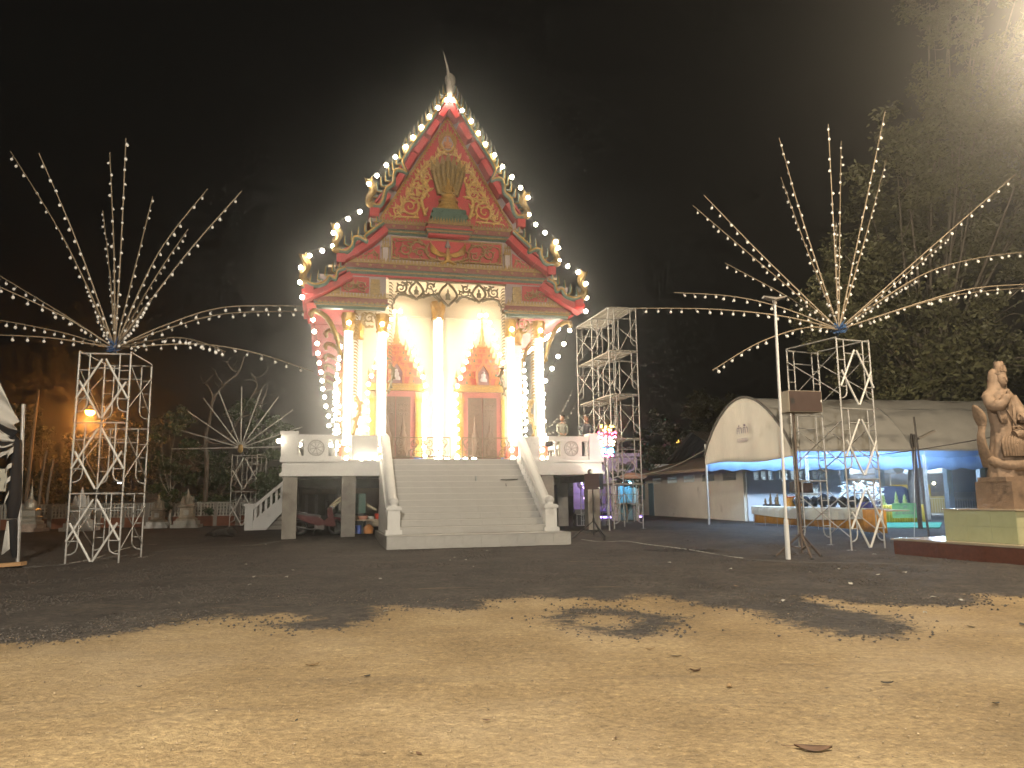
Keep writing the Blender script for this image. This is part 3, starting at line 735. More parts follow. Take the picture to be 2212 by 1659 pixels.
# roofs: three slopes a side, in sections along the hall
ROOF = mat('roof_tile', (.20, .07, .035), .4, var=.3, scale=20)
TA = [(0, 17.0), (.5, 16.12), (.95, 15.36), (1.43, 14.62), (1.75, 14.02), (2.2, 13.2), (2.95, 12.14)]
TB = [(2.45, 11.62), (2.95, 11.12), (3.5, 10.7), (4.1, 10.3)]
TC = [(3.75, 9.75), (4.2, 9.45), (4.7, 9.14), (5.3, 8.86)]
def slope(line, s, w0, w1, du=0, dz=0, th=.12):
    q = MB(); top = [(FC + s * (x + du * (x > .01)), z + dz) for x, z in line]
    q.prism(top + [(x, z - th) for x, z in top[::-1]], w0, w1)
    return q
for s in (-1, 1):
    for nm, L in (('upper_roof', TA), ('middle_roof', TB), ('lower_roof', TC)):
        ro = slope(L, s, 4.62, 8.9).build(nm, RED, temple)
        tp = MB(); tp.grid([[(FC + s * x, w, z + .012 + .02 * (k % 2)) for x, z in L] for k, w in enumerate([4.7 + .14 * j for j in range(30)])], False); tp.build('tile_courses', ROOF, ro)
        k = 0
        for (w0, w1, du, dz) in ((9.1, 17.0, -.30, .35 if L is TA else -.05), (17.3, 23.0, -.58, .35 if L is TA else -.15), (23.3, 29.0, -.9, .35 if L is TA else -.28)):
            slope(L, s, w0, w1, du * .9, dz).build(nm, RED, temple)
    # soffit boards and rafter ends under the front edge
    for L, zo in ((TA, -.02), (TB, -.02), (TC, -.02)):
        for k in range(len(L) - 1):
            (xa, za), (xb, zb) = L[k], L[k + 1]
            n = max(1, int(math.hypot(xb - xa, zb - za) / .75))
            for j in range(n):
                t = (j + .5) / n; x, z1 = xa + (xb - xa) * t, za + (zb - za) * t
                a = math.atan2(zb - za, xb - xa)
                M = Matrix.Translation((FC + s * (x - .10), 4.85, z1 - .26)) @ Matrix.Rotation(-a if s > 0 else a, 4, 'Y')
                MB().box(-.35, .35, -.24, .3, -.11, .11, M).build('rafter_end', RED, temple)
    for w0, w1, ue in ((5.45, 9.0, 5.15), (9.1, 17.0, 4.85), (17.3, 23.0, 4.6), (23.3, 29.0, 4.3)): MB().box(*sorted((FC + s * 3.4, FC + s * ue)), w0, w1, 8.60, 8.72).build('eave_soffit', RED, temple)
    # undulating serpent bargeboards with fins and upturned heads
    WA = [(.02, 16.95), (.5, 16.1), (.95, 15.34), (1.43, 14.6), (1.76, 14.0), (1.68, 13.66), (1.62, 13.5), (1.78, 13.58), (2.0, 13.58), (2.1, 13.36), (2.12, 13.05), (2.38, 12.78), (2.48, 12.36), (2.62, 12.14), (2.88, 12.16)]
    WB = [(2.45, 11.52), (2.9, 11.14), (3.12, 10.92), (3.05, 10.74), (3.3, 10.86), (3.5, 10.84), (3.56, 10.56), (3.76, 10.32), (4.06, 10.34)]
    WC = [(3.78, 9.7), (4.06, 9.56), (4.14, 9.26), (4.34, 9.34), (4.5, 9.1), (4.86, 9.0), (5.14, 9.12)]
    for Wv in (WA, WB, WC):
        c = bez([(FC + s * x, 4.56, z) for x, z in Wv], 5); n = len(c)
        q = MB(); q.tube(c, [.055 + .035 * i / n for i in range(n)], 8)
        bb = q.build('serpent_bargeboard', GREEN, temple)
        q = MB(); q.tube([p + V((s * .02, -.05, .045)) for p in c], [.03 + .015 * i / n for i in range(n)], 6); q.build('gilt_edge', GOLD, bb)
        # flame fins standing on the slope outside the serpent
        q, q2 = MB(), MB(); L = TA if Wv is WA else TB if Wv is WB else TC
        P = [V((FC + s * x, 4.62, z)) for x, z in L]
        tot = sum((P[i + 1] - P[i]).length for i in range(len(P) - 1)); m = int(tot / .27)
        for j in range(m):
            d = tot * (j + .6) / m; i = 0
            while d > (P[i + 1] - P[i]).length and i < len(P) - 2: d -= (P[i + 1] - P[i]).length; i += 1
            t = (P[i + 1] - P[i]).normalized(); b0 = P[i] + t * d; nn = V((-t.z, 0, t.x)) * s
            if nn.z < 0: nn = -nn
            up = (nn * .6 + V((0, 0, .85)) + t * -.1).normalized(); fh = .47
            q.tube([b0 - t * .1, b0 + nn * .12 + t * .02, b0 + up * fh * .62 + nn * .06, b0 + up * fh + V((0, 0, .04))], [.11, .105, .07, .004], 6, flat=.5)
            q2.tube([b0 - t * .03 + V((0, -.045, 0)), b0 + nn * .14 + t * .05 + V((0, -.05, 0)), b0 + up * fh * .8 + nn * .06 + V((0, -.06, 0))], [.028, .032, .006], 5)
        q.build('flame_fin', GREEN, bb); q2.build('fin_gilding', GOLD, bb)
        # upturned serpent head finial
        e = c[-1]; hh = 1.02
        q = MB(); pts = [e + V((0, 0, 0)), e + V((s * .14, -.05, .02)), e + V((s * .12, -.06, .24)), e + V((s * .0, -.04, .44)), e + V((s * .03, -.02, .62)), e + V((s * .14, 0, .82)), e + V((s * .2, 0, hh))]
        pts = bez(pts, 5); k = len(pts)
        q.tube(pts, [.10 * (1 - i / k) ** .6 + .02 for i in range(k)], 8)
        for i in range(2, k - 2):
            q.tube([pts[i], pts[i] + V((s * -.10, .03, .05)), pts[i] + V((s * -.16, .02, .19))], [.05, .032, .003], 5)
            q.tube([pts[i], pts[i] + V((s * .08, 0, .02)), pts[i] + V((s * .12, 0, .13))], [.04, .03, .003], 5)
        q.build('serpent_head', GOLDD, bb)
        pb = MB().box(*sorted((e.x - s * .25, e.x + s * .06)), 4.5, 4.75, e.z - .42, e.z - .1).build('finial_block', RED, bb)
# gable-top horn and the taller roof behind
q = MB(); q.tube(bez([(FC, 4.7, 16.7), (FC - .03, 4.35, 17.05), (FC - .08, 4.3, 17.4), (FC - .12, 4.35, 17.8), (FC - .3, 4.2, 18.4)], 5), [.13] * 6 + [.10] * 4 + [.06] * 4 + [.045] * 3 + [.03, .02, .012, .006], 8)
q.build('gable_horn', mat('pale_horn', (.34, .31, .27), .6, var=.2), temple)
RC = .42; back = [(0, 18.9), (.5, 18.15), (1.05, 17.35), (1.7, 16.3), (2.2, 15.4)]
rb = MB().prism([(RC + x, z) for x, z in back] + [(RC - x, z) for x, z in back[::-1]], 8.2, 8.4).build('rear_gable', RED, temple)
q = MB()
for s in (-1, 1):
    for k in range(11):
        t = k / 11; x, z1 = 2.0 * t, 18.9 - 3.05 * t
        q.tube([(RC + s * x, 8.15, z1 - .08), (RC + s * (x + .12), 8.15, z1 + .08), (RC + s * (x + .16), 8.15, z1 + .34), (RC + s * (x + .12), 8.15, z1 + .62)], [.14, .13, .085, .004], 6, flat=.45)
q.lathe([(.14, 0), (.07, .15), (.06, .3), (.17, .45), (.24, .65), (.23, .85), (.12, 1.0), (.02, 1.04)], 12, (RC, 8.2, 18.85))
q.build('flame_fin', mat('pale_horn', (.34, .31, .27)), rb)

# eave brackets, side windows, hanging filigree
def bracket(u, w, s):
    q = MB(); c = bez([(u, w, 6.6), (u + s * .1, w, 7.0), (u + s * .25, w, 7.5), (u + s * .55, w, 8.05), (u + s * .95, w, 8.3), (u + s * 1.1, w, 8.2), (u + s * 1.08, w, 8.0)], 5)
    n = len(c); q.tube(c, [.05 + .05 * math.sin(3 * i / n) for i in range(n)], 7)
    for i in range(2, n - 2, 3): q.tube([c[i], c[i] + V((s * .09, 0, -.02)), c[i] + V((s * .12, 0, .12))], [.04, .035, .004], 5)
    q.build('eave_bracket', GOLDD, temple)
for w in (5.45, 8.8, 11.6, 14.4, 17.2, 20.0, 22.8):
    bracket(FC - 3.85 if w < 6 else -HW - .05, w, -1)
    bracket(FC + 3.86 if w < 6 else HW + .05, w, 1)
for s in (-1, 1):
    for w in (10.3, 13.0, 15.8, 18.6, 21.4):
        d, zc = door(0, .8, 0, 3.6, 1.75)
        d.name = 'window_frame'
        d.matrix_local = Matrix.Translation((s * HW, w, 0)) @ Matrix.Rotation(s * R(90), 4, 'Z')
FIL = mat('bronze_filigree', (.16, .12, .055), .45, metal=.3, var=.3, scale=12)
fz = 9.56; u0, u1 = COLS[1] + .22, COLS[2] - .22
q = MB(); q.box(u0 - .02, u1 + .02, 5.2, 5.32, fz, 9.63)
def drop(u, top, h, r):
    L = [(0, top - h), (r * .35, top - h * .86), (r * .95, top - h * .62), (r, top - h * .45), (r * .62, top - h * .22), (r * .2, top - h * .08), (0, top + .1)]
    c = bez([(u + x, 5.24, z) for x, z in L], 4) + bez([(u - x, 5.24, z) for x, z in L[::-1]], 4)
    q.tube(c, .05, 6)
    q.loft([(u, 5.24, top - h * .72, .10, .03), (u, 5.24, top - h * .62, .08, .03), (u, 5.24, top - h * .5, .10, .03), (u, 5.24, top - h * .42, .035, .03), (u, 5.24, top - h * .36, .05, .03), (u, 5.24, top - h * .24, .01, .01)], 8)
mid = (u0 + u1) / 2
drop(mid, fz, .92, .33); drop(mid - 1.2, fz, .72, .25); drop(mid + 1.2, fz, .72, .25)
for s in (-1, 1):
    spiral(q, mid + s * 1.78, fz - .3, 5.24, .24, 1.7, s, .05, 1.5); spiral(q, mid + s * .68, fz - .2, 5.24, .16, 1.3, -s, .05); spiral(q, mid + s * .5, fz - .4, 5.24, .1, 1.1, s, .04)
    spiral(q, mid + s * 1.5, fz - .14, 5.24, .1, 1, -s, .04); spiral(q, mid + s * .85, fz - .42, 5.24, .12, 1.1, s, .04)
    vine(q, [(mid + s * .3, fz - .75), (mid + s * .55, fz - .52), (mid + s * .85, fz - .58), (mid + s * 1.1, fz - .66)], .06, 5.24, .09)
    vine(q, [(mid + s * 1.3, fz - .66), (mid + s * 1.6, fz - .56), (mid + s * 1.9, fz - .6), (mid + s * 2.05, fz - .85), (mid + s * 2.12, fz - 1.1)], .06, 5.24, .09)
    x = mid + s * (u1 - u0) / 2
    for k in range(26):
        zz = fz - .1 - k * .12
        q.tube([(x - s * .01, 5.26, zz), (x - s * .09, 5.25, zz - .02), (x - s * .17, 5.25, zz - .13)], [.03, .026, .004], 5)
    vine(q, [(x - s * .05, fz - 3.2), (x - s * .2, fz - 3.5), (x - s * .1, fz - 3.9), (x - s * .02, fz - 4.3)], .07, 5.25, .16, 2)
q.build('hanging_filigree', FIL, temple)
for s, (a, c_) in ((-1, (COLS[0], COLS[1])), (1, (COLS[2], COLS[3]))):
    q = MB(); a += .2; c_ -= .2; z1 = 8.34; out = a if s < 0 else c_; inn = c_ if s < 0 else a
    q.box(a, c_, 5.3, 5.4, z1, z1 + .06)
    spiral(q, inn + s * .28, z1 - .26, 5.34, .22, 1.5, -s, .05); vine(q, [(inn + s * .5, z1 - .1), (inn + s * .55, z1 - .4), (inn + s * .35, z1 - .6), (inn + s * .12, z1 - .55)], .06, 5.34, .09)
    for k in range(26):
        zz = z1 - .1 - k * .12
        q.tube([(out - s * .01, 5.36, zz), (out - s * .1, 5.35, zz - .03), (out - s * .17, 5.35, zz - .14)], [.035, .03, .004], 5)
    vine(q, [(out - s * .1, z1 - 3.2), (out - s * .26, z1 - 3.6), (out - s * .12, z1 - 4.1), (out - s * .02, z1 - 4.7)], .09, 5.35, .18, 2)
    q.build('hanging_filigree', GOLDD, temple)

# scroll-iron gates at the head of the stairs
IRON = mat('gilt_iron', (.13, .09, .05), .4, metal=.5, var=.3)
for a, c_ in ((-2.2, -.1), (.35, 2.15)):
    gt = MB(); w = 5.1
    for zz in (2.95, 3.66): gt.bar((a, w, zz), (c_, w, zz), .022)
    for x in (a, (a + c_) / 2, c_): gt.bar((x, w, FL), (x, w, 3.68), .018)
    gt = gt.build('scroll_gate', IRON, temple)
    for hx in (a, (a + c_) / 2):
        q = MB(); L = (c_ - a) / 2; xm = hx + L / 2
        for s in (-1, 1):
            spiral(q, xm + s * L * .25, 3.42, w, .15, 1.4, s, .02, 1.5, 0, False); spiral(q, xm + s * L * .28, 3.12, w, .13, 1.3, -s, .02, -1.5, 0, False)
            q.tube(bez([(xm + s * .03, w, 2.97), (xm + s * .1, w, 3.2), (xm + s * .3, w, 3.28), (xm + s * .42, w, 3.5), (xm + s * .3, w, 3.62)], 4), .018, 5)
            for k in range(3): q.sphere((xm + s * (.12 + .13 * k), w - .01, 3.2 + .1 * ((k * 7) % 4)), .03, 6, 4)
        q.build('gate_scrollwork', IRON, gt)

# side stair on the left flank of the platform
sd = MB(); sd.prism([(-5.9, 1.35), (-5.9, 1.95), (-7.5, .55), (-7.5, .1), (-7.0, .1)], 12.0, 12.25); sd.prism([(-5.9, 2.42), (-5.9, 2.6), (-7.5, 1.2), (-7.5, 1.02)], 11.97, 12.28)
sd = sd.build('side_stair', WHITE, temple)
for k in range(7):
    x = -6.1 - k * .21; zb = 1.95 + (x + 5.9) * .875
    MB().box(x - .05, x + .05, 12.05, 12.2, zb - .05, zb + .55).build('baluster', WHITE, sd)
e = MB(); e.box(-7.78, -7.44, 11.94, 12.31, .1, 1.22); e.box(-7.83, -7.39, 11.89, 12.36, 1.22, 1.32); e.build('newel_post', WHITE, sd)
for k in range(9): MB().box(-7.5 + k * .2, -5.7, 12.3, 13.6, .2 + .2 * k, .38 + .2 * k).build('step', CONC, sd)
# ------------------------------------------------------------------ festoon bulbs
def bulb_mesh(name, lit):
    q = MB()
    q.mi = 0; q.sphere((0, 0, -.11), .078, 8, 6) if lit else q.lathe([(.002, -.115), (.018, -.112), (.03, -.098), (.034, -.08), (.028, -.062), (.016, -.046), (.013, -.04)], 8)
    q.mi = 1; q.lathe([(.018, -.046), (.02, -.04), (.02, -.005), (.008, 0)], 6)
    return q.mesh(name, LIT if lit else GLOBE, SOCK)
BULB_ON = bulb_mesh('lit_bulb', True)
BULB_OFF = bulb_mesh('unlit_bulb', False)
def festoon(label, pts, group, bulbs=None, step=None, wire=True, M=T_M, r=.008, sc=1.0):
    P = [M @ V(p) for p in pts]
    o = thing('light_string', label, 'string lights', P[0], 0, group)
    if wire: MB().tube([p - P[0] for p in P], r, 4).build('wire', WIRE, o)
    if bulbs is None:
        bulbs = []; d = step * .5
        for a, c in zip(P, P[1:]):
            L = (c - a).length
            while d <= L: bulbs.append(a.lerp(c, d / L)); d += step
            d -= L
    else: bulbs = [M @ V(p) for p in bulbs]
    for p in bulbs:
        b_ = link('bulb', BULB_ON, o, p - P[0] + V((rnd.uniform(-.015, .015), rnd.uniform(-.01, .01), 0)))
        b_.rotation_euler = (rnd.uniform(-.25, .25), rnd.uniform(-.25, .25), 0); b_.scale = (sc, sc, sc)
    return o
GA = [(.12, 16.72), (.47, 16.36), (.8, 15.95), (1.08, 15.48), (1.4, 15.06), (1.7, 14.65), (2.07, 14.22), (2.41, 13.84), (2.75, 13.42), (3.04, 13.06)]
GB = [(3.04, 12.35), (3.33, 11.98), (3.72, 11.68), (4.13, 11.36), (4.26, 11.1)]
GC = [(4.24, 10.6), (4.62, 10.4), (5.05, 10.2), (5.3, 10.05), (5.34, 9.75), (5.36, 9.2), (5.3, 8.66)]
g = 'lit bulb strings on the temple'
for s, side in ((-1, 'left'), (1, 'right')):
    for L, nm in ((GA, 'upper'), (GB, 'middle'), (GC, 'lower')):
        bp = [p for i, p in enumerate(L) if not (L is GC and i == 3)]
        festoon(f'lit bulb string along the {side} {nm} slope of the temple gable', [(FC + s * x, 4.5, z) for x, z in L], g, [(FC + s * x, 4.48, z - .02) for x, z in bp])
for u, nm in zip(COLS, ('outer left', 'inner left', 'inner right', 'outer right')):
    festoon(f'vertical lit bulb string down the {nm} front column', [(u + .02, CW - .24, 8.1), (u + .03, CW - .24, 2.95)], g, [(u, CW - .31, 7.95 - k * .385) for k in range(13)] + [(u, CW - .3, 3.02)])
festoon('vertical lit bulb string on the pilaster between the two doors', [(-.02, 8.3, 8.95), (-.04, 8.3, 2.95)], g, [(-.04, 8.26, 8.95 - k * .33) for k in range(18)])
for (u, wd), nm in zip(DOORS, ('left', 'right')):
    P = [(u - .05, 8.2, 9.35), (u - .35, 8.1, 8.6), (u - .62, 8.05, 7.7), (u - .95, 8.0, 6.7), (u - 1.18, 8.05, 6.0), (u - 1.15, 8.15, 4.5), (u - 1.12, 8.15, 3.0)]
    P2 = [(2 * u - x, w, z) for x, w, z in P]
    festoon(f'lit bulb string round the left of the {nm} door spire', P, g, None, .36)
    festoon(f'lit bulb string round the right of the {nm} door spire', P2, g, None, .36)
festoon('lit bulb string lying along the platform edge left of the stairs', [(-3.2, 4.95, 2.98), (-1.5, 5.0, 2.98)], g, [(x, 4.98, 3.0) for x in (-3.3, -3.05, -2.75)], wire=True)
festoon('lit bulb string on the sill across the stair head', [(-.8, 5.3, 2.98), (1.2, 5.3, 2.98)], g, [(x, 5.25, 3.0) for x in (-.55, -.2, .16, .5, .85)])
festoon('lit bulb string behind the right front parapet', [(2.5, 5.35, 3.05), (3.3, 5.35, 3.05)], g, [(x, 5.4, 3.05) for x in (2.62, 2.85, 3.1)])
# left flank: strings round the side windows
for i, w in enumerate((10.3, 13.0, 15.8, 18.6, 21.4)):
    nm = ('nearest', 'second', 'third', 'fourth', 'farthest')[i]
    P = [(-HW - .5, w, 8.3), (-HW - .6, w - .35, 7.2), (-HW - .6, w - .62, 6.0), (-HW - .55, w - .72, 5.2), (-HW - .55, w - .7, 3.3)]
    festoon(f'lit bulb string on the {nm} side window of the left flank', P, g, None, .55, sc=.8)
    P = [(-HW - .5, w, 8.3), (-HW - .6, w + .35, 7.2), (-HW - .6, w + .62, 6.0), (-HW - .55, w + .72, 5.2), (-HW - .55, w + .7, 3.3)]
    festoon(f'lit bulb string on the far side of the {nm} left flank window', P, g, None, .7, sc=.8)
for i, w in enumerate((10.3, 13.0, 15.8)):
    nm = ('nearest', 'middle', 'farthest')[i]
    for d, sd_ in ((-1, 'near'), (1, 'far')):
        P = [(HW + .5, w, 8.3), (HW + .6, w + d * .35, 7.2), (HW + .6, w + d * .62, 6.0), (HW + .55, w + d * .72, 5.2), (HW + .55, w + d * .7, 3.3)]
        festoon(f'lit bulb string on the {sd_} side of the {nm} right flank window', P, g, None, .34)
festoon('added lit bulb string along the right flank eave, brightening the building beyond', [(HW + 1.2, 6.5, 8.4), (HW + 1.2, 12, 8.3), (HW + 1.2, 19, 8.4)], g, None, .36)  # unseen string added to light the long building and the tent gable
festoon('lit bulb string hanging from the left eave bracket', [(FC - 4.95, 5.4, 8.3), (FC - 4.75, 6.2, 7.4), (FC - 4.6, 7.5, 6.5), (FC - 4.4, 9, 5.6), (FC - 4.2, 10, 4.6)], g, None, .52)
festoon('lit bulb string behind the left parapet', [(-5.5, 5.3, 3.5), (-4.2, 5.3, 3.45)], g, [(-5.45, 5.25, 3.5), (-4.6, 5.3, 3.5), (-4.35, 5.3, 3.5)])
festoon('single lit bulb on the left corner post of the platform', [(-6.1, 4.9, 3.75), (-6.12, 4.85, 3.62)], g, [(-6.12, 4.85, 3.6)])
festoon('lit bulb string sloping down from the right eave tip', [(FC + 4.95, 5.3, 8.3), (FC + 4.75, 5.6, 7.5), (FC + 4.4, 5.9, 6.7), (FC + 3.95, 6.0, 5.9), (FC + 3.95, 6.0, 4.2), (FC + 3.95, 6.0, 3.9)], g, None, .55)
festoon('vertical lit bulb string inside the right porch bay', [(3.75, 8.9, 6.6), (3.75, 8.9, 3.3)], g, None, .3, sc=.8)
# unlit sagging strings behind the temple on the right
for k, (a, c_) in enumerate((((1168, 925, 36), (1238, 838, 38)), ((1168, 935, 36), (1246, 868, 38)))):
    A, B = at(*a), at(*c_); pts = [A.lerp(B, t / 12) - V((0, 0, .5 * math.sin(math.pi * t / 12))) for t in range(13)]
    o = thing('light_string', ('upper' if k == 0 else 'lower') + ' unlit bulb string sagging behind the right porch', 'string lights', A, 0, 'unlit strings behind the temple')
    MB().tube([p - A for p in pts], .008, 4).build('wire', WIREW, o)
    for p in pts[1:-1]: link('bulb', BULB_OFF, o, p - A)
# ------------------------------------------------------------------ yard floodlight (its glare reaches into the top right of the frame)
def floodlight(P, watts, label, col):
    o = thing('floodlight', label, 'floodlight', (P[0], P[1], 0))
    MB().tube([(0.5, -.2, -.2), (0.5, -.2, P[2] + .3)], [.08, .05], 10).build('pole', STEEL, o)
    MB().bar((0.5, -.2, P[2] + .2), (.08, -.05, P[2] + .25), .03).build('arm', STEEL, o)
    MB().lathe([(.02, .38), (.10, .36), (.16, .22), (.24, .16), (.245, .14)], 16, (0, 0, P[2])).build('reflector', DSTEEL, o)
    MB().sphere((0, 0, P[2] + .02), .11, 12, 8).build('bulb', mat('flood_glass', (.9, .8, .6), .3, emit=(1, .80, .52), est=120), o)
    li = bpy.data.lights.new('floodlight_lamp', 'POINT'); li.energy = watts; li.color = col; li.shadow_soft_size = .14
    lo = bpy.data.objects.new('floodlight_lamp', li); COL.objects.link(lo); lo.parent = o; lo.location = (0, 0, P[2] - .12)
floodlight(FLOOD_P, FLOOD_W, 'yard floodlight on a tall pole at the right edge of the yard', (1.0, .80, .54))
floodlight(FLOOD2_P, FLOOD2_W, 'yard floodlight on a pole behind the viewer', (1.0, .90, .74))

def spotlamp(label, P, watts):
    o = thing('spot_lamp', label, 'lamp', P, 0, 'small yellow spot lamps')
    MB().lathe([(.05, -.02), (.09, .0), (.10, .12), (.05, .16)], 10, M=Matrix.Rotation(R(80), 4, 'X')).build('housing', BLACK, o)
    MB().sphere((0, -.06, .0), .075, 8, 6).build('lens', mat('spot_lens', (1, .95, .5), .3, emit=(1, .92, .42), est=22), o)
    li = bpy.data.lights.new('spot_lamp_light', 'POINT'); li.energy = watts; li.color = (1, .94, .66); li.shadow_soft_size = .08
    lo = bpy.data.objects.new('spot_lamp_light', li); COL.objects.link(lo); lo.parent = o; lo.location = (.2, -.2, .05)
spotlamp('yellow spot lamp on the right parapet between the two people', at(1254, 926, 29.6), 12)
spotlamp('yellow spot lamp fixed above the black loudspeaker', at(1274, 1020, 29.0), 25)

# ------------------------------------------------------------------ scaffolding
def frame_mesh(wd=1.2, h=1.72, m=STEEL):
    q = MB(); r = .024
    for s in (0, wd): q.bar((s, 0, 0), (s, 0, h), r)
    q.bar((0, 0, h - .03), (wd, 0, h - .03), r); q.bar((.25, 0, h - .4), (wd - .25, 0, h - .4), r * .8)
    for s, d in ((0, 1), (wd, -1)):
        x = s + d * .25
        q.tube([(x, 0, h - .03), (x, 0, .42), (x - d * .04, 0, .3), (x - d * .13, 0, .24), (s, 0, .22)], r * .8, 5)
        for k in range(3): q.bar((s, 0, .55 + k * .36), (x, 0, .55 + k * .36), r * .7, n=5)
    return q.mesh('frame', m)
FRAME = frame_mesh()
def scaffold(label, P, ang, storeys, bays, group=None, bay=1.83, fw=1.2, h=1.72, decks=(), tubes=False, top=True, fm=None, ang2=None):
    o = thing('scaffold_tower', label, 'scaffold', P, ang, group)
    fm = fm or FRAME
    for k in range(storeys):
        z = k * (h + .02)
        for j in range(bays + 1):
            f = link('frame', fm, o, (0, j * bay, z))
        for j in range(bays):
            for x in (0, fw):
                for a, c_ in (((x, j * bay, z + .35), (x, (j + 1) * bay, z + h - .35)), ((x, j * bay, z + h - .35), (x, (j + 1) * bay, z + .35))):
                    off = .025 if x else -.025
                    MB().bar((a[0] + off, a[1], a[2]), (c_[0] + off, c_[1], c_[2]), .016, n=5).build('cross_brace', STEEL, o)
        if tubes:                                        # white lamp tubes lashed on as zigzags
            for a, c_ in (((.06, .98), (.58, .06)), ((1.14, .98), (.62, .06)), ((.0, .55), (.56, 1.55)), ((1.2, .55), (.64, 1.55))):
                t = MB().tube([(a[0], -.05, z + a[1]), (c_[0], -.06, z + c_[1])], .028, 8).build('lamp_tube', TUBEW, o)
    for j in range(bays + 1):
        for x in (0, fw): MB().box(x - .09, x + .09, j * bay - .09, j * bay + .09, -.02, .014).build('base_plate', STEEL, o)
    for k in decks:
        z = k * (h + .02) - .02
        for i in range(4):
            MB().box(.06 + i * .28, .30 + i * .28, -.1, bays * bay + .12 + rnd.uniform(-.2, .25), z, z + .035).build('deck_plank', mat('deck_board', (.36, .33, .28), .7, var=.3, stretch=(8, 1, 8)), o)
    if top:
        for x in (0, fw): MB().bar((x, 0, storeys * (h + .02)), (x, bays * bay, storeys * (h + .02)), .02).build('rail', STEEL, o)
    return o
# left yard tower, right yard tower, tall access tower beside the temple, small tower far left
LT = G(140, 1220); RT = V((8.75, 20.35, 0))
scaffold('scaffold tower carrying the left light starburst, white tubes lashed in zigzags', LT, R(10), 3, 1, 'light towers in the yard', tubes=True)
lt = Matrix.Translation(LT) @ Matrix.Rotation(R(10), 4, 'Z')
RTM = Matrix.Translation(RT) @ Matrix.Rotation(R(19), 4, 'Z') @ Matrix.Rotation(R(0), 4, 'Z')
scaffold('scaffold tower carrying the right light starburst beside the stone statue', RT, R(24), 3, 1, 'light towers in the yard', fw=1.2, tubes=True, h=1.86, fm=frame_mesh(1.2, 1.86))
scaffold('tall five storey scaffold with plank decks right of the temple', V((3.85, 29.9, .2)), R(15), 5, 2, decks=(5, 4, 3, 2, 1))
SM = G(520, 1138)
scaffold('narrow far scaffold carrying a fan of white tubes beside the side stair', SM - V((.55, 0, 0)), R(4), 2, 1, fw=1.2, tubes=True)

# ------------------------------------------------------------------ starbursts of bamboo rods with unlit bulbs
BAMB = mat('bamboo', (.26, .205, .14), .5, var=.3, scale=6)
def starburst(label, hub, rods, Yh, seed):
    rs = random.Random(seed)
    o = thing('light_starburst', label, 'light sculpture', hub, 0, 'bamboo light starbursts')
    q = MB()
    for k in range(60):
        a = rs.uniform(0, 6.28); z = rs.uniform(-.12, .18); rr = rs.uniform(.08, .24)
        q.tube([(0, 0, z * .4), (rr * .6 * math.cos(a), rr * .6 * math.sin(a), z), (rr * math.cos(a), rr * math.sin(a), z + rs.uniform(-.06, .12))], [.012, .016, .005], 5)
    q.build('hub_binding', mat('blue_rope', (.04, .11, .27), .6, var=.3), o)
    nb = 0
    for pts, dY in rods:
        n = len(pts)
        c = [V((0, 0, 0))] + [at(x, y, Yh + dY * (k + 1) / n) - hub for k, (x, y) in enumerate(pts)]
        c = bez(c, 8)
        L = sum((b_ - a).length for a, b_ in zip(c, c[1:])); m = len(c)
        rd = MB().tube(c, [.021 * (1 - .62 * i / m) + .003 for i in range(m)], 6).build('rod', BAMB, o)
        d = .45 + rs.uniform(0, .2); st_ = .33 + rs.uniform(-.02, .03)
        for a, b_ in zip(c, c[1:]):
            l = (b_ - a).length
            while d <= l:
                p = a.lerp(b_, d / l)
                if rs.random() > .05:
                    w_ = link('bulb', BULB_OFF, rd, p + V((0, 0, -.018)))
                    w_.rotation_euler = (rs.gauss(0, .28), rs.gauss(0, .28), 0); w_.scale = (rs.uniform(1.0, 1.28),) * 3
                d += st_ * rs.uniform(.82, 1.2)
            d -= l
    return o
HL = at(248, 752, 19.7)
rodsL = [([(140, 520), (22, 326)], 1.2), ([(165, 520), (84, 331)], -1.0), ([(246, 545), (237, 329)], .8), ([(262, 520), (272, 298)], -.6), ([(238, 600), (222, 455)], 3.5), ([(290, 585), (330, 424)], 2.0),
         ([(340, 550), (448, 408)], 1.5), ([(335, 600), (406, 495)], 3.2), ([(400, 552), (522, 413)], .3), ([(355, 703), (484, 664), (650, 661)], .8), ([(355, 712), (484, 678), (660, 672)], 2.2),
         ([(364, 730), (430, 738), (487, 760)], -3.2), ([(419, 743), (550, 762), (677, 803)], 1.0), ([(130, 675), (-60, 560)], 1.0), ([(130, 680), (-80, 585)], -1.0), ([(120, 715), (-50, 683)], .6), ([(110, 730), (-50, 722)], -.5),
         ([(215, 690), (190, 618)], 3.8), ([(290, 700), (326, 645)], -3.2), ([(280, 705), (312, 660)], 3.9)]
starburst('bamboo light starburst with unlit bulbs on the left scaffold tower', HL, rodsL, HL.y, 3)
HR = at(1812, 712, 20.95)
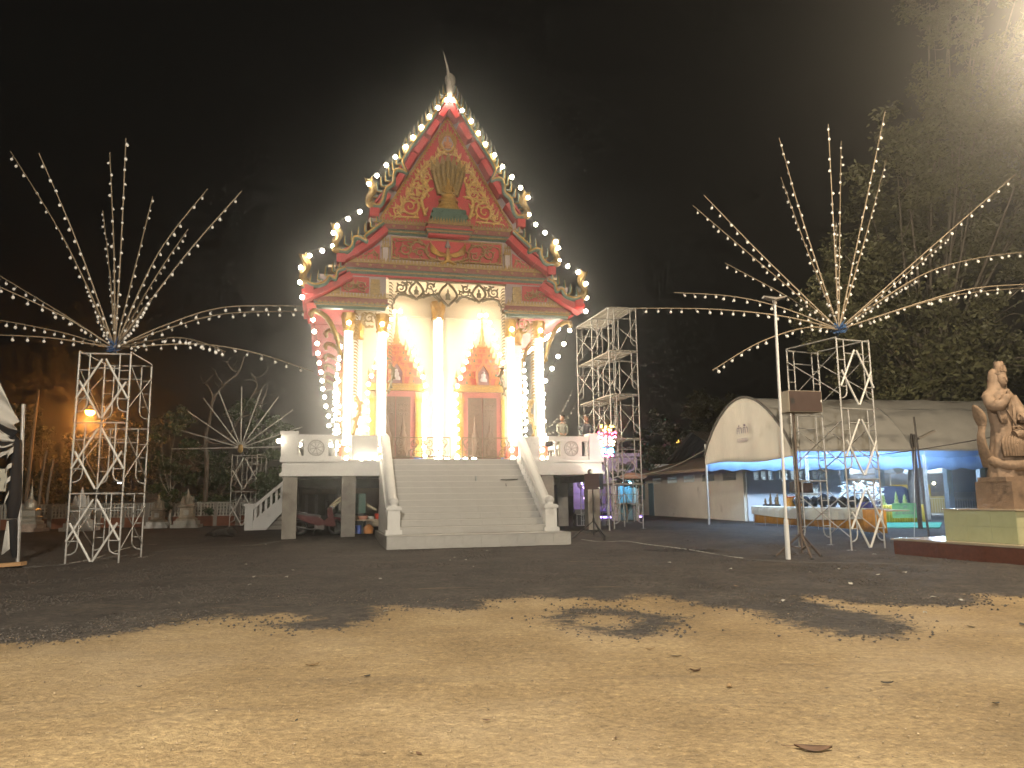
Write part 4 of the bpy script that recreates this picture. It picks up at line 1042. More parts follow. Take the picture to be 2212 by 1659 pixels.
rodsR = [([(1735, 480), (1683, 298)], .6), ([(1740, 530), (1687, 383)], 2.8), ([(1800, 480), (1789, 268)], -.5), ([(1814, 500), (1817, 305)], 1.4), ([(1868, 450), (1912, 240)], -.2), ([(1870, 510), (1915, 343)], 2.4),
         ([(1650, 555), (1521, 422)], .3), ([(1650, 575), (1497, 444)], 1.8), ([(1700, 640), (1566, 568)], 3.0), ([(1690, 665), (1580, 640), (1456, 632)], 1.2), ([(1690, 683), (1540, 668), (1373, 666)], -.4), ([(1740, 708), (1640, 740), (1539, 800)], -2.6),
         ([(2005, 540), (2193, 377)], -.4), ([(1960, 590), (2055, 507)], 3.0), ([(1980, 600), (2100, 560), (2250, 540)], .8), ([(2000, 650), (2110, 622), (2260, 612)], -.8), ([(1990, 655), (2100, 632), (2260, 618)], 1.4), ([(1808, 620), (1806, 480)], 3.9), ([(1900, 650), (1985, 600)], 3.9)]
starburst('bamboo light starburst with unlit bulbs on the right scaffold tower', HR, rodsR, HR.y, 4)
HM = at(520, 967, SM.y)
o = thing('tube_fan', 'fan of white lamp tubes on the narrow far scaffold', 'light sculpture', HM)
for x, y in [(371, 970), (385, 928), (406, 889), (440, 861), (472, 844), (522, 836), (565, 841), (601, 858), (633, 885), (653, 922), (668, 964)]:
    e = at(x, y, SM.y) - HM
    for a, c_ in ((.03, .5), (.51, 1)): MB().bar(e * a, e * c_, .028, n=8).build('lamp_tube', TUBEW, o)
MB().lathe([(.02, -.25), (.12, -.2), (.12, .1), (.05, .16)], 10).build('hub', mat('ochre', (.4, .28, .1), .6), o)

# ------------------------------------------------------------------ pole lamp, loudspeakers
LP = G(1703, 1210)
o = thing('solar_lamp_post', 'white pole with a flat solar lamp head in front of the arched tent', 'lamp post', LP)
top = at(1673, 645, LP.y) - LP
MB().tube([(0, 0, -.2), (0, 0, .9)], [.058, .054], 12).build('base_sleeve', WHITE, o)
MB().tube([(0, 0, .9), (top.x * .5, 0, top.z * .5), (top.x, 0, top.z)], [.036, .034, .03], 10).build('pole', WHITE, o)
q = MB(); M = Matrix.Translation(top)
for s in (-1, 1): q.add([M @ V((0, -.13, .0)), M @ V((s * .27, -.1, .05)), M @ V((s * .27, .1, .05)), M @ V((0, .13, 0)), M @ V((0, -.12, -.05)), M @ V((s * .26, -.09, .02)), M @ V((s * .26, .09, .02)), M @ V((0, .12, -.05))], [(0, 1, 2, 3), (7, 6, 5, 4), (0, 4, 5, 1), (1, 5, 6, 2), (2, 6, 7, 3)])
q.lathe([(.05, -.14), (.055, -.04), (.09, .0), (.02, .04)], 10, tuple(top)); q.build('lamp_head', mat('lamp_head', (.26, .23, .2), .4), o)

def tripod(o, h, r, spread, m, rc=.018):
    MB().bar((0, 0, .12), (0, 0, h), rc, n=8).build('pole', m, o)
    for k in range(3):
        a = 2 * math.pi * k / 3 + spread[1]
        L = MB().bar((.03 * math.cos(a), .03 * math.sin(a), .32 * r + .34), (r * math.cos(a), r * math.sin(a), .01), rc * .9); L.bar((0, 0, .2), (r * .5 * math.cos(a), r * .5 * math.sin(a), .30), rc * .6)
        L = L.build('leg', m, o)
        MB().sphere((r * math.cos(a), r * math.sin(a), .02), rc * 1.6, 6, 4).build('rubber_foot', RUBBER, L)
    MB().lathe([(.035, 0), (.04, .04), (.035, .12)], 8, (0, 0, .34 + .3 * r)).build('collar', m, o)
def speaker(label, c, hw, hd, hh, rz, m=BLACK, group='loudspeakers'):
    o = thing('loudspeaker', label, 'loudspeaker', c, rz, group)
    q = MB(); q.prism([(-hw, -hh), (hw, -hh), (hw * .8, hh), (-hw * .8, hh)] if hh > hw else [(-hw, -hh), (hw, -hh), (hw, hh), (-hw, hh)], -hd, hd); q.build('cabinet', m, o)
    MB().box(-hw * .97, hw * .97, -hd - .012, -hd - .002, -hh * .96, hh * .96).build('grille', mat('speaker_grille', (.05, .028, .022), .7, var=.4, scale=90, bump=.4, bscale=180), o)
    return o
SP = G(1734, 1206)
o = thing('speaker_stand', 'rusty steel tripod stand under the wide brown loudspeaker', 'speaker stand', SP)
top = at(1725, 893, SP.y) - SP
tripod(o, top.z, .62, (0, .5), mat('rusty_steel', (.13, .095, .07), .6, metal=.3, var=.4, scale=8), .03)
c = at(1729, 869, SP.y); o = speaker('wide brown loudspeaker on a tall tripod in front of the arched tent', c, .44, .2, .25, R(14), mat('speaker_ply', (.42, .36, .27), .7), 'loudspeakers')
MB().box(-.40, -.30, -.215, -.213, -.06, .06).build('badge', BLACK, o); MB().box(.40, .425, -.215, -.206, -.02, .04).build('handle', WHITE, o)
c = at(1718, 1052, 23.5); s1 = speaker('small black speaker clamped left on a pole behind the tripod', c, .13, .13, .16, R(20)); MB().bar((.15, 0, -2.0), (.15, 0, .3), .02).build('pole', DSTEEL, s1)
c = at(1744, 1054, 23.5); s1 = speaker('small black speaker clamped right on a pole behind the tripod', c, .16, .13, .15, R(-20)); MB().bar((-.17, 0, -2.0), (-.17, 0, .3), .02).build('pole', DSTEEL, s1)
S2 = G(1283, 1156)
o = thing('speaker_stand', 'black tripod stand with the loudspeaker right of the temple steps', 'speaker stand', S2)
tripod(o, 1.75, .72, (0, -1.2), BLACK, .022)
c = at(1283, 1040, S2.y); speaker('black loudspeaker on a tripod right of the temple steps', c, .26, .2, .26, R(-25))
FC_ = G(1257, 1136)
o = thing('flight_case', 'black flight case with metal edges on the ground under the platform', 'case', FC_, R(14))
MB().box(-.3, .3, -.25, .25, .02, .5).build('case_body', BLACK, o)
q = MB()
for x in (-.3, -.01, .3):
    q.box(x - .016, x + .016, -.262, -.252, .02, .5)
for z in (.02, .48): q.box(-.31, .31, -.264, -.252, z, z + .03)
q.build('metal_edging', STEEL, o)
q = MB(); q.box(.08, .2, -.275, -.253, .22, .32); q.build('latch', STEEL, o)
tag(MB().box(-.24, .24, -.2, .2, 0, .2).build('mixer_case', mat('mixer_grey', (.12, .12, .11), .5), None, FC_ + V((-.06, 0, .51))), 'small grey equipment case stacked on the flight case', 'case')
# ------------------------------------------------------------------ right side: arched tents, long building, pavilion, tables
CANV = mat('tent_canvas', (.84, .80, .71), .75, var=.1, scale=1.2, bump=.3, bscale=7, stretch=(1, 1, .25))
CANVG = mat('tent_canvas_grey', (.48, .46, .42), .75, var=.14, scale=1.2, bump=.3, bscale=5)
CANVB = mat('tent_canvas_inside_blue', (.22, .36, .62), .7, var=.1, scale=1.5, bump=.2, bscale=6)
def tent(label, A, B, ln, eave, rise, gable, group, legs=True):
    # A, B: ground points of the far and near pole of the left gable; ln: length to the right
    A, B = V(A), V(B); o = thing('arched_tent', label, 'tent', A, 0, group)
    sp = B - A; span = sp.length; e = sp.normalized(); d = V((-e.y, e.x, 0)); 
    if d.x < 0: d = -d
    n = 18
    def arc(t, k=0.0): return e * span * t + V((0, 0, eave + rise * math.sin(math.pi * t) ** .8)) + d * k
    rows = []; rb = []
    for j in range(9):
        k = ln * j / 8; sag = .09 * math.sin(math.pi * (j % 4) / 4)
        rows.append([arc(i / n, k) - V((0, 0, sag + rnd.uniform(0, .02))) for i in range(n + 1)])
        rb.append([p - V((0, 0, .03)) for p in rows[-1]])
    MB().grid(rows, True).build('roof_sheet', CANVG, o)
    MB().grid([r[::-1] for r in rb], True).build('roof_lining', CANVB, o)
    for t0, k0 in ((0, 1), (1, 1)):                       # side valances
        vr = []
        for zz in ((0, .06, .12) if t0 else (0, .3, .65)):
            vr.append([e * span * t0 + d * ln * j / 24 + V((0, 0, eave - zz - (.05 * math.sin(j * 1.3) if zz > .3 else 0))) + e * (.03 * math.sin(j * 2.1) * (zz > .1)) for j in range(25)])
        MB().grid(vr, True, .012).build('valance', CANVG if t0 else CANVB, o)
    if gable:
        rows = []; m = 10
        for j in range(m + 1):
            f = j / m; row = []
            for i in range(25):
                t = i / 24; top = arc(t); zt = top.z; zb = eave - .42 + .06 * math.sin(t * 7)
                p = V((top.x, top.y, zb + (zt - zb) * f)); w_ = (.022 * math.sin(t * 41 + 2.2 * math.sin(f * 2.5)) * (1 - f * .6) + .016 * math.sin(t * 83 + f * 4)) * (1 - f ** 4)
                row.append(p - d * (.03 + w_))
            rows.append(row)
        gb = MB().grid(rows, True, .012).build('gable_sheet', CANV, o)
        M3 = Matrix((e, V((0, 0, 1)), -d)).transposed().to_4x4()   # text reads left to right from outside
        for txt, sz, zz, tt in (('ศำ', .42, eave + .85, .49), ('ก๊ำ', .42, eave + .85, .56), ('บบออบ', .26, eave + .47, .52)):
            text_part(txt, sz, mat('purple_print', (.22, .17, .26), .7), gb, Matrix.Translation(e * span * tt - d * .16 + V((0, 0, zz))) @ M3, .003)
    if gable: MB().tube([arc(i / n, -.05) for i in range(n + 1)], .05, 8).build('rim', mat('rim_canvas', (.14, .13, .12), .7), o)
    fr = MB()
    for k in (0, ln / 2, ln): fr.tube([arc(i / n, k) - V((0, 0, .05)) for i in range(n + 1)], .025, 6)
    for t in (0, .25, .5, .75, 1): fr.bar(arc(t, 0) - V((0, 0, .05)), arc(t, ln) - V((0, 0, .05)), .02)
    fr.build('arch_frame', STEEL, o)
    for t in (0, 1):
        for k in (0, ln):
            p = e * span * t + d * k
            MB().bar(p + V((0, 0, -.3)), p + V((0, 0, eave + .5)), .045, n=8).build('leg', STEEL if t == 0 else DSTEEL, o)
    return o, (lambda t, k, z: A + e * span * t + d * k + V((0, 0, z)))
TA_ = G(1518, 1126); TA_ = V((8.35, 33.4, .2)); TB_ = V((9.8, 26.9, .1))
t1, tp1 = tent('cream arched tent with a printed gable sheet behind the white lamp post', TA_, TB_, 4.9, 2.95, 2.15, True, 'arched tents')
t2, tp2 = tent('grey arched tent behind the stone statue, right of the cream one', tp1(0, 4.8, .03), tp1(1, 4.8, .03), 6.2, 2.95, 2.15, False, 'arched tents')
t3, tp3 = tent('farthest grey arched tent at the right edge of the frame', tp2(0, 6.1, .03), tp2(1, 6.1, .03), 6, 2.9, 2.1, False, 'arched tents')
# cool work lights under the tents
def tube_lamp(label, p, q, w):
    o = thing('tube_lamp', label, 'lamp', p, 0, 'cool lamps under the tents'); v = q - p
    MB().bar((0, 0, 0), v, .03, n=8).build('tube', mat('cool_tube', (.8, .9, 1), .3, emit=(.55, .76, 1.0), est=w), o)
    MB().beam(V((0, 0, .05)), v + V((0, 0, .05)), .07, .03).build('housing', WHITE, o)
tube_lamp('cool white tube lamp under the left of the cream tent', tp1(.35, .6, 3.3), tp1(.35, 1.9, 3.3), 800)
tube_lamp('cool white tube lamp under the right of the cream tent', tp1(.35, 3.2, 3.3), tp1(.35, 4.5, 3.3), 800)
tube_lamp('cool white tube lamp under the grey tent behind the statue', tp2(.35, 1.5, 3.3), tp2(.35, 2.9, 3.3), 800)
tube_lamp('cool white tube lamp at the far end of the grey tent', tp2(.35, 4.2, 3.3), tp2(.35, 5.6, 3.3), 800)

# long low building with vent blocks and corrugated roof
C1 = G(1610, 1126); C0 = G(1395, 1113)
bd = (C0 - C1); bd.z = 0; BL = bd.length + 1.5; ba = math.atan2(bd.y, bd.x)
o = thing('long_building', 'long low white building with vent blocks and a corrugated roof', 'building', C1, ba - math.pi)
PW = mat('limewash', (.82, .80, .70), .8, var=.08, scale=.8, bump=.1, dirt=((.20, .17, .12), 1.1, .64))
PB_ = mat('blue_grey_wall', (.62, .66, .72), .8, var=.06, scale=.8)
H0 = 2.55
def ventwall(q, x0, x1, y, h, vents, th=.12):
    # wall strip with a band of openings: vents = list of (xa, xb)
    zb, zt = h - .62, h - .22
    q.box(x0, x1, y, y + th, -.3, zb); q.box(x0, x1, y, y + th, zt, h)
    e = sorted(vents); c = x0
    for a, b_ in e: q.box(c, a, y, y + th, zb, zt); c = b_
    q.box(c, x1, y, y + th, zb, zt)
vents = [(-2.1 - 2.4 * k, -.7 - 2.4 * k) for k in range(int((BL - 1) / 2.4))]
q = MB(); ventwall(q, -BL, 0, 0, H0, vents); q.box(-BL, 0, 5.0, 5.12, -.3, H0); wl_ = q.build('wall', PW, o)
vb = MB()
for k in range(6):
    for j in range(2): vb.box(-.7 + k * .233, -.68 + k * .233, .01, .1, .0, .4)
for z in (0, .19, .38): vb.box(-.7, .7, .012, .098, z, z + .025)
for k in range(6): 
    for j in range(2): vb.tube([(-.582 + k * .233 + .07 * math.cos(t), .05, .105 + j * .19 + .06 * math.sin(t)) for t in [i * math.pi / 4 for i in range(9)]], .012, 5)
VB = vb.mesh('vent_block', PW)
for a, b_ in vents: link('vent_block', VB, wl_, ((a + b_) / 2, 0, H0 - .62))
q = MB(); 
M = Matrix.Rotation(R(90), 4, 'Z')
q.box(.0, .12, .121, 4.999, -.3, H0 - .62); q.box(0, .12, .121, 4.999, H0 - .22, H0); q.box(0, .12, .121, .45, H0 - .62, H0 - .22); q.box(0, .12, 4.3, 4.999, H0 - .62, H0 - .22)
for k in range(11): q.box(.0, .12, .45 + k * .385 - .05, .45 + k * .385 + .05, H0 - .62, H0 - .22)
ew = q.build('end_wall', PB_, o)
for k in range(10):
    for j in range(2): MB().tube([(.06, .65 + k * .385 + .1 * math.cos(t), H0 - .52 + j * .19 + .07 * math.sin(t)) for t in [i * math.pi / 4 for i in range(9)]], .014, 5).build('vent_block', PB_, ew)
q = MB(); nx = int(BL / .09)
rows = [[(-BL - .4 + i * .09, -.9, H0 + .02 + .018 * math.sin(i * 2.2)) for i in range(nx + 12)], [(-BL - .4 + i * .09, 2.6, H0 + .95 + .018 * math.sin(i * 2.2)) for i in range(nx + 12)], [(-BL - .4 + i * .09, 6.0, H0 + .02 + .018 * math.sin(i * 2.2)) for i in range(nx + 12)]]
q.grid(rows, False, .015); q.build('corrugated_roof', mat('old_corrugated', (.15, .12, .10), .8, var=.3, scale=2), o)
MB().box(-BL - .4, .7, -.93, -.88, H0 - .12, H0 + .02).build('fascia', mat('fascia_wood', (.3, .24, .18), .7), o)
for x in (-BL + 2.6,):
    dr = MB().box(x - .42, x + .42, -.03, .0, -.1, 2.0).build('door', mat('blue_door', (.13, .26, .34), .5), o); MB().sphere((x + .34, -.05, .95), .03, 6, 4).build('handle', STEEL, dr)
MB().box(-BL + .6, -BL + 1.5, -.04, .0, 1.0, 1.9).build('window_shutter', mat('teal_shutter', (.25, .38, .42), .6), o)

# pavilion behind the tents
PV = tp2(0, -1.2, 0) + V((0, 6.5, 0)); PV.z = .2
o = thing('pavilion', 'open hall with pale blue columns and a dark corrugated eave behind the tents', 'building', PV, R(8))
BLUE = mat('pale_blue_column', (.42, .56, .70), .6, var=.06)
for k in range(8):
    x = k * 2.0
    c_ = MB(); c_.box(x - .16, x + .16, -.16, .16, -.3, 3.3); c_ = c_.build('column', BLUE, o)
    MB().box(x - .09, x + .09, -.168, -.161, 2.75, 3.2).build('vent_slot', BLACK, c_)
q = MB(); rows = [[(-1 + i * .1, -1.2, 3.15 + .025 * math.sin(i * 2.2)) for i in range(170)], [(-1 + i * .1, 4, 4.9 + .025 * math.sin(i * 2.2)) for i in range(170)], [(-1 + i * .1, 9, 3.2 + .025 * math.sin(i * 2.2)) for i in range(170)]]
q.grid(rows, False, .015); q.build('corrugated_roof', mat('dark_corrugated', (.07, .06, .05), .8, var=.3), o)
q = MB()
for k in range(33): q.box(-1 + k * .5, -.94 + k * .5, -1.1, -1.0, 2.98, 3.13)
q.build('rafter_end', DSTEEL, o)
MB().box(-2, 16.5, -.5, 9, -.3, .02).build('floor', CONC, o)
MB().box(-2, 16, 8.6, 8.8, 0, 3.2).build('back_wall', PB_, o)
YF = mat('yellow_flag', (.62, .52, .04), .7)
for k_, x_ in enumerate((1.0, 7.0, 12.0)):
    RM = Matrix.Rotation(R(8), 3, 'Z'); tube_lamp(('left', 'middle', 'right')[k_] + ' cool tube lamp under the pavilion roof', PV + RM @ V((x_, 2.0, 3.2)), PV + RM @ V((x_ + 1.3, 2.0, 3.2)), 900)
for k in range(40):
    x = -1.0 + k * .45
    p = PV + Matrix.Rotation(R(8), 3, 'Z') @ V((x, -1.5, 2.92 - .08 * math.sin(k * 1.1)))
    if k == 0: A0 = p
    if k == 0: bt = thing('bunting', 'string of small yellow paper flags under the pavilion eave', 'bunting', p)
    MB().box(-.1, .1, -.003, .003, -.27 + .03 * math.sin(k * 3), 0).build('flag', YF, bt, p - A0)
MB().tube([PV + Matrix.Rotation(R(8), 3, 'Z') @ V((-1.0 + k * .45, -1.5, 2.92 - .08 * math.sin(k * 1.1))) - A0 for k in range(40)], .006, 4).build('cord', WIREW, bt)
q = thing('barrier_fence', 'low white bar fence in front of the market stalls behind the tents', 'fence', PV + V((7.5, 1.2, 0)), R(8))
for z in (.12, .9): MB().bar((0, 0, z), (6, 0, z), .02).build('rail', WHITE, q)
bar_ = MB().bar((0, 0, .1), (0, 0, .9), .012, n=5).mesh('bar', WHITE)
for k in range(41): link('bar', bar_, q, (k * .15, 0, 0))
# market stalls behind the pavilion
for k, (dx, col, nm) in enumerate(((5.2, (.5, .16, .08), 'red food stall with a warm lamp far behind the tents'), (8.8, (.13, .11, .24), 'dark blue food stall with two warm lamps behind the fence'), (12.3, (.45, .33, .1), 'ochre food stall with a warm lamp behind the fence'))):
    p = PV + V((dx, 5.0 + .3 * k, 0)); o = thing('market_stall', nm, 'stall', p, R(6), 'market stalls behind the tents')
    MB().box(-1.3, 1.3, -.4, .4, 0, 1.0).build('counter', mat(f'stall_{k}', col, .6), o)
    MB().box(-1.3, 1.3, .8, .85, .9, 1.7).build('banner', mat(f'stall_banner_{k}', (.5, .2 + .12 * k, .06), .6, var=.5, scale=5), o)
    MB().prism([(-1.6, 2.35), (1.6, 2.35), (1.3, 2.75), (-1.3, 2.75)], -1.0, 1.0).build('canopy', mat('stall_canvas', (.5, .5, .5), .7), o)
    for x in (-1.25, 1.25): MB().bar((x, -.9, 0), (x, -.9, 2.4), .025).build('post', STEEL, o)
    for x in ((-.5, .5) if k else (0,)): MB().sphere((x, -.7, 1.75), .07, 8, 6).build('lamp', mat('stall_bulb', (1, .9, .7), .3, emit=(1, .80, .5), est=160), o)

# long table with statuettes and alms bowls
TL, TR_ = G(1628, 1134), G(1840, 1150)
td = TR_ - TL; tl = td.length + .9; ta = math.atan2(td.y, td.x)
o = thing('offering_table', 'long table under a white cloth with an orange skirt below the tent', 'table', TL, ta)
MB().box(0, tl, .0, .8, .72, .76).build('table_top', mat('table_ply', (.4, .3, .2), .6), o)
rows = []
for zz, dy in ((.775, .8), (.775, 0.0), (.76, -.05), (.62, -.06), (.46, -.05)):
    rows.append([(tl * i / 40, dy - (.02 * math.sin(i * 1.7) if zz < .7 else 0), zz - (.0 if zz > .5 else .12 * math.sin(i / 40 * 3.1))) for i in range(41)])
MB().grid(rows, False, .008).build('white_cloth', mat('white_cloth', (.62, .66, .62), .8, var=.04), o)
rows = [[(tl * i / 160, .05 + .03 * math.sin(i * 1.3), z) for i in range(161)] for z in (.7, .4, .1)]
MB().grid(rows, True, .006).build('orange_skirt', mat('orange_cloth', (.62, .30, .03), .7, var=.15, scale=6), o)
for k in range(9): MB().bar((tl * k / 8.0, .02, 0), (tl * k / 8.0, .02, .72), .013).build('leg', STEEL, o)
TTM = Matrix.Translation(TL) @ Matrix.Rotation(ta, 4, 'Z')
BRZ = mat('dark_bronze', (.20, .14, .06), .35, metal=.6, var=.4, scale=20)
def statuette(label, x, y, h):
    q = thing('statuette', label, 'statuette', TTM @ V((x, y, .785)), ta, 'bronze statuettes on the long table')
    MB().box(-.1, .1, -.07, .07, 0, .07).build('base', BLACK, q)
    b_ = MB(); b_.loft([(0, 0, .07, .07, .05), (0, 0, h * .3, .06, .045), (0, 0, h * .5, .045, .035), (0, 0, h * .62, .075, .04), (0, 0, h * .68, .03, .025), (0, 0, h * .74, .035, .035), (0, 0, h * .82, .03, .03), (0, 0, h * .88, .012, .012), (0, 0, h, .002, .002)], 10)
    for s in (-1, 1): b_.tube([(s * .065, 0, h * .62), (s * .085, -.02, h * .48), (s * .03, -.05, h * .45)], .016, 5)
    b_.build('figure', BRZ, q)
for k, (x, h) in enumerate(((.55, .34), (.78, .42), (1.0, .55), (1.22, .4), (1.55, .55), (2.05, .55), (2.3, .45))):
    statuette(f'bronze statuette on the long table, {("first", "second", "third", "fourth", "fifth", "sixth", "seventh")[k]} from its left end', x, .3 + .1 * (k % 2), h)
for k in range(8):
    x = 2.95 + k * (tl - 3.6) / 7; r = .17 if k != 3 else .22
    q = thing('alms_bowl', f'round black alms bowl on the long table, {("first", "second", "third", "fourth, largest", "fifth", "sixth", "seventh", "eighth")[k]} from the left', 'bowl', TTM @ V((x, .35, .785)), 0, 'black alms bowls')
    MB().lathe([(r * .5, 0), (r * .55, .05), (r * .42, .06)], 12).build('ring_stand', BLACK, q)
    MB().lathe([(r * .3, .04), (r * .75, .08), (r, .06 + r * .75), (r * .95, .06 + r * 1.2), (r * .7, .06 + r * 1.6), (r * .5, .06 + r * 1.68)], 14).build('bowl', mat('black_lacquer', (.012, .012, .014), .15), q)
    MB().lathe([(r * .55, .06 + r * 1.68), (r * .45, .06 + r * 1.8), (r * .05, .06 + r * 1.95)], 12).build('lid', mat('black_lacquer'), q)
q = tag(MB().box(-.25, .25, -.2, .2, 0, .34).build('robe_bundle', mat('saffron', (.7, .33, .02), .7, var=.2), None, TTM @ V((2.62, .4, .785))), 'folded saffron robes stacked between statuettes and bowls', 'cloth')
tag(MB().loft([(0, 0, .34, .3, .2), (0, 0, .37, .32, .22), (0, 0, .38, .3, .2)], 16).build('tray', mat('red_tray', (.6, .1, .05), .4), None, TTM @ V((2.6, .4, .785))), 'red oval tray resting on the saffron robes', 'tray')
q = thing('side_table', 'table end draped in plain orange cloth right of the long table', 'table', TTM @ V((tl + .02, -.15, 0)), ta)
MB().box(0, 1.15, 0, .8, .70, .74).build('table_top', mat('table_ply'), q)
rows = [[(1.15 * i / 60, -.02 + .018 * math.sin(i * 1.4), z) for i in range(61)] for z in (.75, .4, .06)]
MB().grid(rows, True, .008).build('orange_cloth', mat('orange_cloth'), q)
tag(MB().lathe([(.22, 0), (.26, .1), (.2, .16), (.05, .2)], 12).build('blue_bundle', mat('deep_blue_cloth', (.02, .02, .22), .6), None, TTM @ V((tl - .5, .35, .785))), 'deep blue cloth bundle near the right end of the long table', 'cloth')
# yellow skirted table with green sign
Y1 = G(1905, 1131); o = thing('sign_table', 'yellow skirted table with a green notice under the tent', 'table', Y1, R(4))
MB().box(0, 1.9, 0, .7, .72, .76).build('table_top', WHITE, o)
YC = mat('yellow_cloth', (.68, .52, .03), .7, var=.12, scale=6)
MB().grid([[(1.9 * i / 90, -.02 + .025 * math.sin(i * 1.2), z) for i in range(91)] for z in (.76, .4, .05)], True, .008).build('yellow_skirt', YC, o)
gs = MB().box(.45, 1.5, -.075, -.06, .22, .82).build('notice_board', mat('green_notice', (.28, .58, .24), .6, var=.25, scale=2), o)
M3 = Matrix(((1, 0, 0), (0, 0, -1), (0, 1, 0))).to_4x4()
text_part('(ช)', .16, mat('purple_ink', (.22, .16, .30), .6), gs, Matrix.Translation((1.0, -.077, .68)) @ M3)
text_part('ศ.บ.พริบบัย', .17, mat('purple_ink'), gs, Matrix.Translation((.97, -.077, .42)) @ M3)
for x in (.1, 1.8): MB().bar((x, .3, 0), (x, .3, .72), .02).build('leg', STEEL, o)
for k, x in enumerate((.3, .85, 1.2)): tag(MB().lathe([(.12, 0), (.13, .06), (.06, .1), (.1, .16), (.05, .24), (.07, .3), (.01, .42 + .12 * (k == 1))], 10).build('offering_vessel', mat('gilt_green', (.35, .42, .12), .4, var=.3), None, Y1 + V((x, .35, .765))), ('left', 'tall middle', 'right')[k] + ' green and gold offering on the yellow table', 'offering', 'offerings on the yellow table')
cp = [G(1880, 1141), G(2030, 1141), G(2035, 1130), G(1890, 1130)]
q = MB(); q.add([(p.x, p.y, p.z + .03) for p in cp] + [(p.x, p.y, p.z + .0) for p in cp], [(0, 1, 2, 3), (0, 4, 5, 1), (1, 5, 6, 2), (2, 6, 7, 3), (3, 7, 4, 0)]); tag(q.build('green_carpet', mat('green_carpet', (.03, .30, .20), .9)), 'bright green carpet on the ground below the yellow table', 'carpet')
# silver wishing tree
q = thing('silver_tree', 'small artificial tree with silvery white leaves beside the yellow table', 'artificial tree', G(1878, 1130) + V((0, .6, 0)))
tr_ = MB().bar((0, 0, 0), (0, 0, 1.0), .05, .03).build('trunk', WHITE, q)
lv = MB(); r2 = random.Random(5)
for k in range(420):
    a = r2.uniform(0, 6.28); rr = .85 * math.sqrt(r2.random()); z = 1.1 + r2.uniform(-.35, .55) * (1.15 - rr); z += .35 * (r2.random() < .2)
    c = V((rr * math.cos(a), rr * math.sin(a), z)); t = V((r2.uniform(-1, 1), r2.uniform(-1, 1), r2.uniform(-.6, .3))).normalized() * .13; s = t.orthogonal().normalized() * .05
    lv.add([c - t, c + s, c + t, c - s], [(0, 1, 2, 3)])
lv.build('crown', mat('silver_leaf', (.62, .68, .72), .4, metal=.2), q)
# black-blue sound gear silhouettes behind the tables
for k, (x, y, Y, hw, hh, nm) in enumerate(((1930, 1075, 37, .7, .55, 'left dark blue covered stack behind the yellow table'), (1980, 1078, 37.3, .6, .5, 'right dark blue covered stack behind the yellow table'))):
    p = at(x, y, Y); q = MB(); q.loft([(0, 0, -1.2, hw, .4), (0, 0, -.2, hw * 1.05, .42), (0, 0, hh * .8, hw * .95, .38), (0, 0, hh, hw * .6, .2)], 12); tag(q.build('covered_stack', mat('dark_blue_cover', (.02, .025, .06), .6), None, p), nm, 'covered goods', 'covered stacks')
wb = thing('whiteboard', 'pale notice board standing behind the alms bowls', 'board', G(1800, 1128) + V((0, 2.5, 0)), R(5)); MB().box(-.4, .4, -.02, .02, .7, 1.7).build('panel', mat('board_cream', (.6, .58, .5), .5), wb); MB().bar((-.35, .03, 0), (-.35, .03, 1.7), .02).build('post', STEEL, wb); MB().bar((.35, .03, 0), (.35, .03, 1.7), .02).build('post', STEEL, wb)

# dark pole lamp under the tent corner and guy ropes
P = G(2006, 1150); o = thing('pole_lamp', 'thin dark pole with a small solar lamp at the tent corner', 'lamp post', P)
MB().tube([(0, 0, -.2), (-.15, 0, 3.9)], [.04, .032], 8).build('pole', DSTEEL, o); q = MB(); q.obox(V((.2, 0, 3.3)), .3, .1, .03, Matrix.Rotation(R(-25), 3, 'Y')); q.build('lamp_head', mat('lamp_head'), o)
def rope(label, pts, r, m, sag=0, cat='rope', name='rope'):
    P = [V(p) for p in pts]
    if sag: P = [P[0].lerp(P[1], t / 12) - V((0, 0, sag * math.sin(math.pi * t / 12))) for t in range(13)]
    return tag(MB().tube([p - P[0] for p in P], r, 5).build(name, m, None, P[0]), label, cat)
rope('dark cable from the cream tent across to the statue', (tp1(1, .1, 2.6), at(2140, 945, 17.5)), .014, WIRE, .15, 'cable', 'cable')
rope('pale rope from the tall scaffold to the cream tent', (at(1330, 1030, 30.5), tp1(0, 0, 3.2)), .012, WIREW, .3)
rope('guy rope from the tent corner to the ground beside the plinth', (tp1(1, 4.9, 3.0), G(1975, 1160)), .012, WIREW)
# ------------------------------------------------------------------ statue on its plinths
SA = V((1.1, -3.5, 0)).normalized(); SB = V((3.5, 1.1, 0)).normalized(); SL = V((9.15, 18.9, 0))
def pbox(name, m, parent, o, la, lb, z0, z1, lip=0):
    M = Matrix((SA, SB, V((0, 0, 1)))).transposed().to_4x4(); M.translation = o
    q = MB(); q.box(0, la, 0, lb, z0, z1, M)
    return q.build(name, m, parent)
pln = thing('statue_plinth', 'stepped plinth of red granite, green tile and sandstone under the robed statue', 'plinth', (0, 0, 0))
GRAN = mat('red_granite', (.12, .045, .028), .22, var=.3, scale=12, dirt=((.07, .03, .02), 3, .6))
PGR = mat('pale_green_tile', (.36, .38, .22), .35, var=.08, scale=6)
SAND = mat('sandstone', (.205, .14, .095), .75, var=.22, scale=6, bump=.5, bscale=30, dirt=((.07, .048, .034), 4, .52))
SCALE = mat('carved_scales', (.185, .125, .082), .75, var=.3, scale=14, bump=1.0, bscale=16)
for k in range(4):
    pbox('granite_panel', GRAN, pln, SL + SA * (k * 1.25), 1.242, .05, -.1, .345)
for k in range(3): pbox('granite_panel', GRAN, pln, SL + SB * (.06 + k * 1.5), .05, 1.49, -.1, .345)
